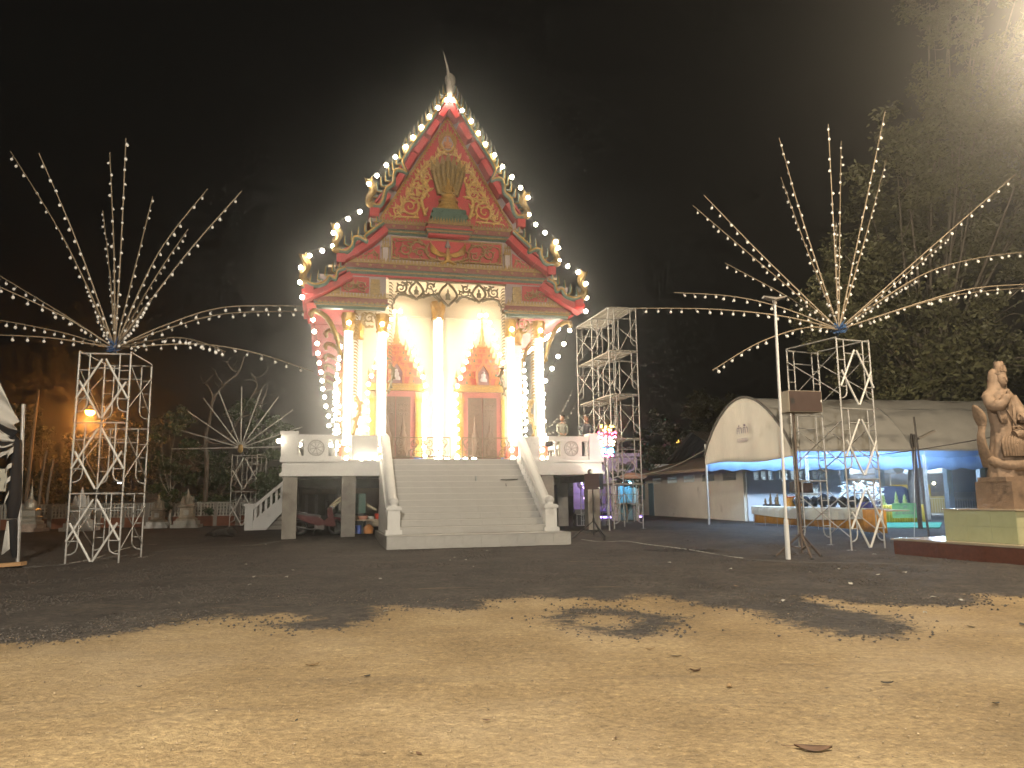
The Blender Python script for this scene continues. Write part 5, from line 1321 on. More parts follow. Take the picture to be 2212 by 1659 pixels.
pbox('plinth_core', CONC, pln, SL + SA * .05 + SB * .05, 4.9, 4.6, -.1, .344)
pbox('plinth_top', mat('polished_top', (.34, .28, .2), .2, var=.15), pln, SL - SA * .04 - SB * .04, 5.1, 4.75, .345, .392)
G2 = SL + SA * 1.2 + SB * .35
pbox('tier_core', CONC, pln, G2 + SA * .02 + SB * .02, 1.76, 1.76, .392, 1.06)
for j in range(2):
    for k in range(3):
        z0 = .394 + j * .34
        pbox('green_tile', PGR, pln, G2 + SA * (k * .6), .596, .019, z0, z0 + .336)
        pbox('green_tile', mat('lit_green_tile', (.42, .42, .26), .35, var=.06), pln, G2 + SA * 1.78 + SB * (.022 + k * .59), .02, .586, z0, z0 + .336)  # lighter copy of the tile: light on this face put into its colour
pbox('tier_top', mat('polished_top'), pln, G2 - SA * .03 - SB * .03, 1.88, 1.88, 1.072, 1.10)
G3 = G2 + SA * .45 + SB * .5
pbox('sandstone_block', SAND, pln, G3, .92, .95, 1.10, 1.69)
SC = G3 + SA * .46 + SB * .47; SC.z = 1.69
o = thing('robed_statue', 'carved sandstone statue of a hooded robed figure standing on a dragon fish', 'statue', SC, R(17.5))
def fold(an, k, z): return 1 + .05 * math.sin(an * 9 + z * 3.0) + .035 * math.sin(an * 17 - z * 6)
q = MB()
q.box(-.5, .5, -.36, .36, 0, .10)
q.loft([(0, 0, .1, .46, .33), (.0, 0, .22, .44, .32), (0, 0, .35, .36, .28)], 24, fn=lambda a, k, z: 1 + .06 * math.sin(a * 11))
q.build('wave_base', SAND, o)
q = MB()
q.loft([(0, 0, .1, .46, .33), (0, 0, .3, .43, .33), (.02, 0, .55, .40, .31), (.0, 0, .8, .33, .27), (-.02, 0, 1.05, .27, .22), (-.02, 0, 1.25, .265, .2), (-.02, 0, 1.5, .29, .21), (-.01, .0, 1.75, .33, .22), (0, .01, 1.93, .37, .2), (0, .01, 2.03, .26, .16), (0, .01, 2.1, .1, .1), (0, 0, 2.16, .085, .09)], 40, fn=fold)
q.build('robe', SAND, o)
q = MB()                                                 # hood falling to the shoulders
q.loft([(0, .06, 1.9, .43, .2), (0, .06, 2.0, .36, .19), (0, .06, 2.1, .22, .17), (0, .05, 2.25, .185, .17), (0, .05, 2.4, .17, .16), (0, .05, 2.52, .13, .12), (0, .04, 2.56, .07, .08)], 28, fn=lambda a, k, z: 1 + .03 * math.sin(a * 12))
q.build('hood', SAND, o)
q = MB()
q.loft([(0, -.06, 2.11, .05, .06), (0, -.085, 2.16, .085, .085), (0, -.09, 2.22, .105, .10), (0, -.085, 2.30, .115, .105), (0, -.075, 2.38, .11, .10), (0, -.06, 2.44, .09, .09)], 20)
q.tube([(0, -.19, 2.31), (0, -.205, 2.27), (0, -.215, 2.245), (0, -.19, 2.235)], [.012, .016, .02, .008], 8)
for s in (-1, 1):
    q.tube([(s * .02, -.188, 2.315), (s * .05, -.185, 2.325), (s * .085, -.16, 2.312)], [.006, .009, .004], 6)
    q.sphere((s * .045, -.178, 2.295), .018, 8, 5, (1.2, .5, .6)); q.sphere((s * .115, -.07, 2.28), .03, 6, 5, (.4, .6, 1.6))
q.tube([(-.035, -.183, 2.195), (0, -.195, 2.19), (.035, -.183, 2.195)], [.005, .012, .005], 6)
q.tube([(-.028, -.18, 2.178), (0, -.192, 2.174), (.028, -.18, 2.178)], [.005, .011, .005], 6)
q.build('head', SAND, o)
q = MB()
q.loft([(0, -.05, 2.40, .125, .12), (0, -.05, 2.44, .13, .125), (0, -.05, 2.47, .11, .11), (0, -.045, 2.58, .095, .095), (0, -.04, 2.66, .10, .10), (0, -.04, 2.70, .095, .095)], 20, fn=lambda a, k, z: 1 + .05 * math.cos(a * 10))
for k in range(-3, 4): flame(q, .032 * k, -.185 + .006 * k * k, 2.46, .16 - .02 * abs(k), .05, .03)
q.build('crown', SAND, o)
q = MB()                                                 # raised right arm with sleeve and hand
q.tube(bez([(-.33, .02, 1.9), (-.36, -.1, 1.68), (-.24, -.25, 1.72), (-.12, -.29, 1.92)], 4), [.13] * 4 + [.14] * 4 + [.10] * 4 + [.05], 10)
for k in range(4): q.tube([(-.12 + .02 * k - .03, -.30, 1.92), (-.12 + .02 * k - .03, -.32, 2.0), (-.1 + .02 * k - .03, -.30, 2.05 - .012 * abs(k - 1))], [.018, .014, .008], 6)
q.tube([(-.16, -.31, 1.93), (-.19, -.33, 1.97), (-.17, -.34, 2.01)], [.018, .014, .008], 6)
for k in range(4): q.tube(bez([(-.32 + .04 * k, -.16, 1.72), (-.30 + .05 * k, -.2, 1.45), (-.26 + .05 * k, -.2, 1.28)], 4), [.05, .05, .05, .045, .04, .04, .03, .02, .012], 6)
q.build('raised_arm', SAND, o)
q = MB()
q.tube(bez([(.33, .02, 1.9), (.40, -.08, 1.62), (.34, -.22, 1.42), (.2, -.28, 1.4)], 4), [.13] * 4 + [.14] * 4 + [.11] * 4 + [.06], 10)
q.tube(bez([(.38, -.05, 1.55), (.42, -.06, 1.3), (.36, -.08, 1.08)], 4), [.13] * 4 + [.1] * 4 + [.03], 8)
for k in range(4): q.tube([(.2, -.28, 1.42 - .02 * k), (.13, -.31, 1.42 - .02 * k), (.08, -.30, 1.41 - .02 * k)], [.018, .014, .008], 6)
q.tube([(.19, -.29, 1.44), (.14, -.33, 1.47), (.11, -.33, 1.47)], [.018, .014, .008], 6)
q.build('lowered_arm', SAND, o)
q = MB()
for k in range(6): q.tube(bez([(-.22 + .02 * k, -.17, 1.85 - .03 * k), (-.08 + .03 * k, -.24 - .005 * k, 1.5 - .05 * k), (.16 + .02 * k, -.2, 1.2 - .02 * k)], 5), [.018] * 16, 5)
for k in range(4): q.tube(bez([(.2 - .03 * k, -.18, 1.85), (.12 - .02 * k, -.235, 1.55), (.1 - .03 * k, -.23, 1.15)], 5), [.015] * 11, 5)
q.build('robe_folds', SAND, o)
q = MB()                                                 # dragon fish
q.tube(bez([(-.36, .1, .5), (-.32, -.12, .38), (-.02, -.3, .34), (.28, -.24, .42), (.36, -.14, .7), (.2, -.24, .93), (.02, -.28, 1.0)], 5), [.09, .10, .11, .11, .12, .12, .13, .13, .13, .13, .13, .13, .13, .13, .13, .13, .13, .13, .18, .18, .17, .17, .16, .16, .15, .15, .14, .13, .12, .12, .1], 14)
for k in range(14): q.tube(bez([(-.34 + .05 * k, -.26 - .12 * math.sin(k * .23), .55), (-.36 + .05 * k, -.25 - .14 * math.sin(k * .23), .85), (-.28 + .05 * k, -.26 - .1 * math.sin(k * .23), 1.0)], 3), [.026, .034, .038, .038, .03, .02, .004], 6)
q.build('dragon_body', SCALE, o)
q = MB()
q.tube(bez([(-.05, -.3, 1.0), (.12, -.36, 1.05), (.26, -.38, 1.0), (.34, -.38, .94)], 4), [.12, .12, .13, .13, .12, .12, .11, .10, .09, .09, .08, .07, .05], 10)
q.tube([(.1, -.38, .93), (.24, -.41, .88), (.33, -.4, .9)], [.06, .05, .02], 8)
q.sphere((.13, -.47, 1.1), .03, 8, 6)
for s in (0, .08): q.tube([(.08, -.36 - s, 1.12), (-.04, -.34 - s, 1.2), (-.12, -.3 - s, 1.19)], [.03, .022, .005], 6)
q.tube(bez([(.3, -.42, .98), (.4, -.44, 1.04), (.42, -.4, .94)], 4), .012, 5)
q.build('dragon_head', SCALE, o)
q = MB()
q.tube(bez([(-.3, .18, .35), (-.5, .12, .7), (-.56, .1, 1.0), (-.5, .1, 1.25), (-.56, .1, 1.5), (-.7, .1, 1.72)], 5), [.15, .15, .14, .13, .125, .12, .11, .105, .10, .095, .09, .085, .08, .08, .085, .095, .11, .125, .135, .14, .135, .12, .10, .075, .045, .008], 12, flat=.5)
q.tube(bez([(-.5, .1, 1.25), (-.42, .1, 1.42), (-.45, .1, 1.55)], 4), [.1, .09, .085, .08, .07, .06, .05, .03, .01], 8, flat=.45)
q.build('dragon_tail', SCALE, o)

# ------------------------------------------------------------------ trees
LEAFM = {}
def leafmat(name, col, var=.4):
    m = mat(name, col, .55, var=var, scale=1.3)
    return m
def leaf_mesh(name, m, clumps, n, size, seed, droop=.5, wide=.45):
    rs = np.random.RandomState(seed); P = []
    for c, r in clumps:
        k = int(n * (r ** 2) / sum(b_ ** 2 for _, b_ in clumps))
        sub = rs.normal(size=(max(3, k // 80), 3)); sub /= np.linalg.norm(sub, axis=1)[:, None]; sub *= (r * rs.uniform(.45, 1.0, (len(sub), 1)))
        pick = sub[rs.randint(0, len(sub), k)] + rs.normal(size=(k, 3)) * r * .15
        P.append(np.array(c) + pick * np.array([1, 1, .8]))
    P = np.vstack(P); k = len(P)
    a = rs.uniform(0, 2 * np.pi, k); t = np.stack([np.cos(a), np.sin(a), -droop + rs.normal(size=k) * .5], 1); t /= np.linalg.norm(t, axis=1)[:, None]
    u = rs.normal(size=(k, 3)); s = np.cross(t, u); s /= np.linalg.norm(s, axis=1)[:, None] + 1e-9
    L = size * rs.uniform(.6, 1.3, (k, 1)); nrm = np.cross(t, s)
    v = np.stack([P - t * L * .5, P + s * L * wide * .5 + nrm * L * .06, P + t * L * .5, P - s * L * wide * .5 + nrm * L * .06], 1).reshape(-1, 3)
    f = np.arange(4 * k).reshape(-1, 4)
    me = bpy.data.meshes.new(name); me.vertices.add(4 * k); me.loops.add(4 * k); me.polygons.add(k)
    me.vertices.foreach_set('co', v.ravel()); me.loops.foreach_set('vertex_index', f.ravel()); me.polygons.foreach_set('loop_start', np.arange(k) * 4)
    me.update(calc_edges=True); me.materials.append(m)
    return me
BARK = mat('grey_bark', (.22, .19, .15), .85, var=.3, scale=6, bump=.5, bscale=20, stretch=(3, 3, .7))
def tree(label, base, clumps, n, size, lm, seed, trunk_r=.25, bark=BARK, group=None, fork=.45, name='tree', twigs=3, cat='tree'):
    rs = random.Random(seed); base = V(base); o = thing(name, label, cat, base, 0, group)
    cl = [(V(c) - base, r) for c, r in clumps]
    cm = sum((c for c, r in cl), V()) / len(cl); fk = V((cm.x * .35, cm.y * .35, cm.z * fork))
    q = MB(); q.tube(bez([(0, 0, -.2), (fk.x * .3 + rs.uniform(-.1, .1), fk.y * .3, fk.z * .5), fk], 5), [trunk_r * (1 - .04 * i) for i in range(11)], 10); tk = q
    for c, r in cl:
        j = V((rs.uniform(-.6, .6), rs.uniform(-.6, .6), rs.uniform(-.3, .5))) * r * .6
        mid = fk.lerp(c, .5) + j; rr = trunk_r * .2
        pts = bez([fk, mid, c], 5); k = len(pts); tk.tube(pts, [rr * (1 - .8 * i / k) for i in range(k)], 7)
        for _ in range(twigs):
            d = V((rs.gauss(0, 1), rs.gauss(0, 1), rs.gauss(0, .7))).normalized() * r * rs.uniform(.7, 1.05); s = pts[rs.randint(k // 2, k - 1)]
            e = c + d; tk.tube(bez([s, s.lerp(e, .5) + V((rs.uniform(-.2, .2), rs.uniform(-.2, .2), rs.uniform(-.2, .2))) * r, e], 3), [rr * .35, rr * .32, rr * .28, rr * .22, rr * .16, rr * .1, rr * .03], 5)
    tk.build('trunk', bark, o)
    if n: link('crown', leaf_mesh('crown', lm, [(tuple(c), r) for c, r in cl], n, size, seed, ), o)
    return o
rs_ = random.Random(21)
big = [(1790, 640), (1830, 560), (1800, 725), (1850, 785), (1900, 700), (1880, 480), (1865, 610), (1930, 390), (1950, 560), (1965, 260), (1960, 800), (2000, 450), (2010, 650), (2020, 330), (2030, 180), (2060, 790), (2080, 550), (2100, 400), (2090, 250), (2105, 100),
       (2140, 690), (2160, 300), (2180, 500), (2180, 150), (2200, 790), (2220, 400), (2240, 600), (2250, 250), (2260, 80), (2040, 60), (2000, 0), (2120, -60), (2210, -40), (2330, 700), (2340, 450), (2350, 200), (2290, 780), (1925, 830)]
cl = []
for x, y in big:
    Y = rs_.uniform(34, 41); cl.append((tuple(at(x + rs_.uniform(-15, 15), y + rs_.uniform(-12, 12), Y)), rs_.uniform(1.3, 2.3)))
tree('huge leafy tree towering over the tents on the right', (19.2, 37, .2), cl, 60000, .27, leafmat('broad_leaf', (.14, .14, .065)), 31, .5, mat('pale_bark', (.20, .17, .135), .8, var=.3, scale=5, bump=.5, bscale=14), fork=.4, name='broadleaf_tree', twigs=3)
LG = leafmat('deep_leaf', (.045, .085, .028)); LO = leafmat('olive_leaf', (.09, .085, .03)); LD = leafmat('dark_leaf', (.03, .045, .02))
def vt(base, pts, Y, label, n, size, lm, seed, r=(.8, 1.2), tr=.14, dz=1.5, **k):
    rr = random.Random(seed); c = [(tuple(at(x, y, Y + rr.uniform(-dz, dz))), rr.uniform(*r)) for x, y in pts]
    return tree(label, base, c, n, size, lm, seed, tr, group='trees along the boundary wall', **k)
b0 = G(367, 1139)
vt(b0, [(350, 935), (385, 905), (395, 970), (340, 1000), (372, 1010), (400, 1035), (350, 1055), (378, 1080)], b0.y, 'bright green leafy tree with a white trunk beside the shrine spires', 5200, .2, LG, 41, (.55, .85), .09, .5, name='leafy_tree', bark=mat('white_bark', (.5, .48, .42), .8))
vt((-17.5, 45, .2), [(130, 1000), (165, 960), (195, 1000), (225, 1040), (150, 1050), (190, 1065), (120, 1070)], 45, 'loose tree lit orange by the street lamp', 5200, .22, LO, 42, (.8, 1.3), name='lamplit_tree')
vt((-28, 47, .2), [(20, 960), (60, 1000), (95, 940), (50, 900), (100, 1060), (15, 1050), (75, 1090), (0, 900)], 47, 'dark tree at the far left behind the draped pole', 4200, .24, LD, 43, (.9, 1.6), name='dark_tree')
vt((-12, 52, .2), [(270, 1000), (290, 940), (250, 1060), (300, 1060), (320, 1000), (240, 980), (330, 930)], 52, 'dark tree behind the left scaffold tower', 4200, .25, LD, 44, (1.1, 1.8), name='dark_tree')
vt((-16.5, 43, .2), [(455, 1000), (440, 960), (470, 1060), (430, 1070), (480, 1010), (540, 900), (575, 930), (560, 980)], 43, 'mid green tree behind the fan of white tubes', 5600, .22, LG, 45, (.8, 1.3), name='leafy_tree')
vt((-12.5, 39, .2), [(585, 985), (600, 1030), (575, 1060), (600, 1080), (560, 1040)], 39, 'green tree behind the side stair of the temple', 3600, .2, LG, 46, (.6, .9), name='leafy_tree')
vt((-15.5, 41, .2), [(490, 1085), (470, 1095), (505, 1100), (455, 1105)], 41, 'low green shrub at the foot of the narrow far scaffold', 2400, .18, LG, 47, (.4, .6), name='shrub', cat='shrub')
vt((11.5, 58, .2), [(1400, 940), (1430, 920), (1470, 940), (1420, 980), (1500, 950), (1460, 985), (1390, 990)], 58, 'dark tree beyond the roof of the long building', 5000, .28, LD, 48, (1.2, 1.9), name='dark_tree')
vt((17.5, 66, .2), [(1530, 900), (1560, 930), (1500, 900), (1540, 870), (1580, 960)], 66, 'hazy feathery tree far behind the cream tent', 4200, .34, LO, 49, (1.4, 2.0), name='feathery_tree')
vt((3.0, 50, .2), [(1180, 1000), (1210, 980), (1160, 1040), (1230, 1040), (1340, 1010), (1380, 1000)], 50, 'dark tree seen past the right end of the platform', 3600, .26, LD, 50, (1.0, 1.5), name='dark_tree')
# bare, dead tree
o = thing('bare_tree', 'bare dead tree with twisted pale branches behind the far scaffold', 'tree', (-16.2, 41, .2))
bp_ = V((-16.2, 41, .2)); q = MB(); rr = random.Random(9)
def bl(pts, r0, Y=41): 
    c = bez([at(x, y, Y) - bp_ for x, y in pts], 5); k = len(c); q.tube(c, [r0 * (1 - .75 * i / k) for i in range(k)], 7); return c
main = bl([(440, 1130), (447, 1000), (443, 950), (455, 900), (462, 860), (490, 825), (515, 805), (527, 770)], .13)
for a in ([(462, 860), (450, 835), (440, 830)], [(470, 850), (480, 830), (470, 815)], [(515, 805), (500, 798), (490, 780)], [(447, 960), (425, 965), (405, 950)], [(443, 1000), (420, 1005), (395, 1030)], [(420, 1005), (405, 990), (400, 975)], [(490, 950), (520, 900), (540, 860), (565, 840)], [(540, 860), (555, 835), (550, 815)], [(443, 950), (470, 960), (490, 950)], [(520, 900), (550, 890), (575, 850)]):
    c = bl(a, .06)
    for _ in range(6):
        s = c[rr.randint(3, len(c) - 1)]; e = s + V((rr.uniform(-.7, .7), rr.uniform(-.5, .5), rr.uniform(-.1, .8))); q.tube(bez([s, s.lerp(e, .5) + V((rr.uniform(-.15, .15), 0, rr.uniform(-.1, .1))), e], 3), [.02, .018, .016, .013, .01, .007, .003], 5)
q.build('trunk', mat('dead_wood', (.20, .17, .135), .85, var=.3), o)

# ------------------------------------------------------------------ boundary wall, shrine spires, street lamps on the left
W0, W1 = G(-60, 1147), G(606, 1133)
wd_ = W1 - W0; wa = math.atan2(wd_.y, wd_.x); n = 13; bayl = wd_.length / n
o = thing('boundary_wall', 'low boundary wall of white slotted panels on a red brown base', 'wall', W0, wa)
pm = MB()
for z in (0, .16, .32, .48, .62): pm.box(.09, bayl - .09, -.05, .05, z, z + .045)
nc = 6
for j in range(nc + 1):
    x = .09 + (bayl - .18) * j / nc; pm.box(x - .04, x + .04, -.049, .049, .001, .664)
for j in range(nc):
    for i in range(4):
        x = .09 + (bayl - .18) * (j + .5) / nc; z = .022 + .16 * (i + .5); hx = (bayl - .18) / nc / 2 - .03
        for sx in (-1, 1):
            for sz in (-1, 1): pm.prism([(x + sx * hx, z + sz * .07), (x + sx * hx * .55, z + sz * .07), (x + sx * hx, z + sz * .02)], -.047, .047)
PANEL = pm.mesh('slotted_panel', mat('pale_concrete', (.42, .41, .37), .8, var=.12, dirt=((.15, .14, .12), 2, .58)))
POSTM = MB().box(-.09, .09, -.09, .09, -.2, 1.2).mesh('wall_post', CONC)
for k in range(n + 1):
    link('wall_post', POSTM, o, (k * bayl, 0, 0))
    if k < n:
        link('slotted_panel', PANEL, o, (k * bayl, 0, .5))
        MB().box(k * bayl + .091, (k + 1) * bayl - .091, -.06, .06, -.2, .495).build('base_panel', mat('red_brown_render', (.22, .08, .04), .8, var=.25, scale=3), o)
        MB().box(k * bayl + .091, (k + 1) * bayl - .091, -.08, .08, 1.166, 1.2).build('coping', mat('pale_concrete'), o)
SILV = mat('mirror_mosaic', (.5, .48, .42), .3, metal=.4, var=.4, scale=30, bump=.4, bscale=60)
def chedi(label, x, y, sc, kind, m, m2):
    p = G(x, y); o = thing('shrine_spire', label, 'spire', p, .2, 'small shrine spires along the wall'); o.scale = (sc,) * 3
    q = MB(); 
    for hw, z0, z1 in ((.62, -.1, .16), (.5, .16, .34)): q.box(-hw, hw, -hw, hw, z0, z1)
    q.build('base', m2, o)
    if kind == 0:
        MB().lathe([(.44, .34), (.44, .44), (.36, .5), (.36, .6), (.42, .64), (.3, .72), (.3, .92), (.35, .97), (.22, 1.02)], 4, sq=True).build('tiers', m, o)
        MB().lathe([(.24, 1.02), (.26, 1.1), (.22, 1.3), (.14, 1.4), (.1, 1.44)], 16).build('bell', m, o)
        MB().lathe([(.12, 1.44), (.12, 1.5), (.07, 1.55), (.085, 1.6), (.05, 1.75), (.055, 1.8), (.02, 2.0), (.004, 2.25)], 10).build('finial', m, o)
    else:
        MB().lathe([(.42, .34), (.42, .42), (.3, .5), (.28, .95), (.36, 1.0), (.36, 1.06), (.26, 1.1)], 4, sq=True).build('tiers', m, o)
        MB().box(-.12, .12, -.30, -.285, .6, .85).build('niche', m2, o)
        q = MB()
        for s in (-1, 1):
            for t in (-1, 1): q.lathe([(.07, 1.08), (.06, 1.3), (.01, 1.5)], 4, (s * .19, t * .19, 0), sq=True)
        q.lathe([(.2, 1.08), (.2, 1.2), (.15, 1.3), (.12, 1.5), (.06, 1.6), (.08, 1.66), (.01, 1.85)], 10); q.build('crown', m, o)
TILEC = mat('patterned_base', (.45, .36, .30), .6, var=.5, scale=4)
chedi('silver mosaic shrine spire with a bell and needle at the far left', 62, 1149, 1.0, 0, SILV, TILEC)
chedi('plain white shrine spire behind the left scaffold tower', 172, 1147, 1.05, 1, WHITE, WHITE)
chedi('small tiered shrine spire partly behind the green tree', 340, 1141, .85, 1, mat('worn_stone', (.36, .31, .24), .8, var=.3, scale=6), WHITE)
chedi('weathered square shrine spire with a spiked crown right of the green tree', 403, 1140, 1.0, 1, mat('worn_stone'), mat('pale_concrete'))
chedi('white shrine spire seen under the platform behind the motorcycle', 730, 1133, .9, 1, mat('worn_stone'), WHITE)
def streetlamp(label, x, y, Y, col, est, r, h0=.2, lw=0):
    p = at(x, y, Y); o = thing('street_lamp', label, 'street lamp', (p.x, p.y, h0), 0, 'far street lamps'); hh = p.z - h0
    MB().bar((.9, 0, 0), (.9, 0, hh + .4), .07, .05, 8).build('pole', DSTEEL, o)
    MB().tube([(.9, 0, hh + .35), (.4, 0, hh + .42), (0, 0, hh + .2)], .03, 6).build('arm', DSTEEL, o)
    MB().sphere((0, 0, hh), r, 10, 7).build('lamp', mat('street_lamp_' + label[:6], (1, .8, .5), .3, emit=col, est=est), o)
    if lw:
        li = bpy.data.lights.new('street_lamp_light', 'POINT'); li.energy = lw; li.color = col; li.shadow_soft_size = r * 1.1
        lo = bpy.data.objects.new('street_lamp_light', li); COL.objects.link(lo); lo.parent = o; lo.location = (0, 0, hh - r * 2.2)
    MB().lathe([(r * 1.2, .02), (r * .9, r * .8), (.05, r * 1.2)], 10, (0, 0, hh)).build('shade', DSTEEL, o)
streetlamp('orange sodium street lamp seen through the left scaffold tower', 195, 888, 46, (1, .36, .06), 42, .29, lw=700)
streetlamp('yellow street lamp beyond the dark trees behind the long building', 1463, 951, 60, (1, .6, .1), 8, .2)
streetlamp('small white lamp low among the trees left of the green tree', 258, 1042, 55, (.8, .9, 1), 30, .13)
for x, y, Y, h in ((83, 850, 44, 0), (115, 1000, 40, 1), (100, 980, 41, 2)):
    t_ = at(x, y, Y); tag(MB().tube([(0, 0, -.3), (.1, 0, t_.z * .6), (.25, 0, t_.z)], [.12 - .04 * (h > 0), .1 - .03 * (h > 0), .06], 8).build('trunk_pole', BARK, None, (t_.x - .25, t_.y, .2)), ('tall straight bare trunk at the far left', 'thin leaning pole right of the tall trunk', 'second thin leaning pole beside the first')[h], 'pole')
# ------------------------------------------------------------------ draped tent pole at the left edge
DP = G(32, 1218); YD = DP.y
WC_ = mat('white_drape', (.62, .60, .55), .8, var=.05, scale=3); BC_ = mat('black_drape', (.012, .012, .014), .85)
o = thing('draped_tent', 'corner of a tent draped with white and black cloth swags at the left edge', 'tent', DP)
def cloth(name, up, lo, m, depth=.1, fr=7, ph=0.0):
    U, L = bez([at(x, y, YD) for x, y in up], 8), bez([at(x, y, YD) for x, y in lo], 8); n = min(len(U), len(L)); rows = []
    for j in range(13):
        f = j / 12; rows.append([U[i].lerp(L[i], f) - DP + V((0, depth * math.sin(f * fr + i * .25 + ph) - depth, 0)) for i in range(n)])
    MB().grid(rows, True, .01).build(name, m, o)
cloth('white_swag', [(-90, 760), (-20, 800), (15, 842), (44, 905)], [(-90, 850), (-20, 880), (12, 925), (36, 930)], WC_, .09, 9)
cloth('black_swag', [(-90, 885), (-20, 880), (12, 918), (40, 930)], [(-90, 1000), (-20, 975), (18, 972), (42, 948)], BC_, .06, 7, 1)
cloth('white_swag', [(-90, 900), (-20, 890), (6, 930), (38, 950)], [(-90, 960), (-20, 945), (10, 968), (34, 962)], WC_, .08, 11, 2)
cloth('white_swag', [(-90, 1010), (-20, 985), (10, 975), (36, 962)], [(-90, 1040), (-20, 1002), (12, 985), (38, 970)], WC_, .05, 5, 3)
pt = at(44, 872, YD) - DP
MB().tube([(0, .12, -.2), (pt.x * .5, .12, pt.z * .5), (pt.x, .12, pt.z)], .045, 10).build('pole', STEEL, o)
q = MB(); q.tube(bez([at(x, y, YD) - DP for x, y in ((37, 950), (34, 1010), (31, 1070), (27, 1120))], 5), [.1, .11, .11, .12, .12, .13, .14, .15, .15, .16, .16, .16, .15, .13, .12, .1], 12)
q.tube(bez([at(x, y, YD) - DP for x, y in ((25, 1122), (27, 1160), (31, 1205))], 5), [.1, .12, .12, .12, .11, .1, .09, .08, .07, .06, .04], 10); q.build('black_wrap', BC_, o)
for k, (y0, y1) in enumerate(((968, 985), (1000, 1012), (1028, 1045), (1058, 1095))):
    a0 = at(40 - .1 * (y0 - 968), y0, YD) - DP; a1 = at(26 - .08 * (y0 - 968), y1, YD) - DP; sh = V((0, -.2, 0))
    MB().grid([[a1 + sh, a1.lerp(a0, .5) + sh + V((0, -.03, .02)), a0 + sh], [a1 + sh - V((0, 0, .13)), a1.lerp(a0, .5) + sh - V((0, .03, .1)), a0 + sh - V((0, 0, .12))]], True, .008).build('white_stripe', WC_, o)
p1 = [at(x, y, YD) - DP + V((0, -.16, 0)) for x, y in ((24, 1125), (18, 1160), (12, 1198))]; p2 = [at(x, y, YD) - DP + V((0, -.16, 0)) for x, y in ((28, 1125), (30, 1160), (31, 1185))]
MB().grid([[a.lerp(b_, t) + V((0, .03 * math.sin(t * 6), 0)) for t in (0, .33, .66, 1)] for a, b_ in zip(p1, p2)], True, .008).build('white_tail', WC_, o)
p = at(8, 1036, YD); tag(MB().box(-.42, .08, -.006, .006, -.29, .27).build('poster', mat('poster_paper', (.55, .52, .43), .7, var=.06), None, p), 'white paper poster hanging beside the draped pole', 'poster')
pr = bpy.data.objects['poster']; text_part('0', .12, mat('poster_ink', (.1, .1, .1), .6), pr, Matrix.Translation((-.09, -.008, 0)) @ Matrix(((1, 0, 0), (0, 0, -1), (0, 1, 0))).to_4x4())
p = G(8, 1228); q = MB(); q.box(-1.2, .42, -.15, .15, .04, .12); tag(q.build('wooden_plank', mat('raw_plank', (.48, .28, .13), .7, var=.25, stretch=(1, 8, 8)), None, p), 'pale wooden plank on the ground below the draped pole', 'plank')
bpy.data.objects['wooden_plank'].rotation_euler = (0, R(-3), R(10))

# ------------------------------------------------------------------ people
def skin_body(name, verts, edges, rad, mats, pick, parent=None):
    me = bpy.data.meshes.new(name); me.from_pydata([v for v in verts], edges, [])
    ob = bpy.data.objects.new(name, me); COL.objects.link(ob)
    md = ob.modifiers.new('skin', 'SKIN'); md.use_smooth_shade = True
    for i, sv in enumerate(me.skin_vertices[0].data):
        r = rad[i]; sv.radius = r if isinstance(r, tuple) else (r, r); sv.use_root = (i == 0)
    sb = ob.modifiers.new('sub', 'SUBSURF'); sb.levels = 2; sb.render_levels = 2
    dg = bpy.context.evaluated_depsgraph_get(); dg.update()
    m2 = bpy.data.meshes.new_from_object(ob.evaluated_get(dg)); bpy.data.objects.remove(ob)
    m2.materials.clear()
    for m in mats: m2.materials.append(m)
    for p in m2.polygons: p.material_index = pick(p.center); p.use_smooth = True
    return link(name, m2, parent)
SKIN = mat('skin', (.36, .19, .12), .55, var=.05); HAIR = mat('black_hair', (.012, .011, .010), .5)
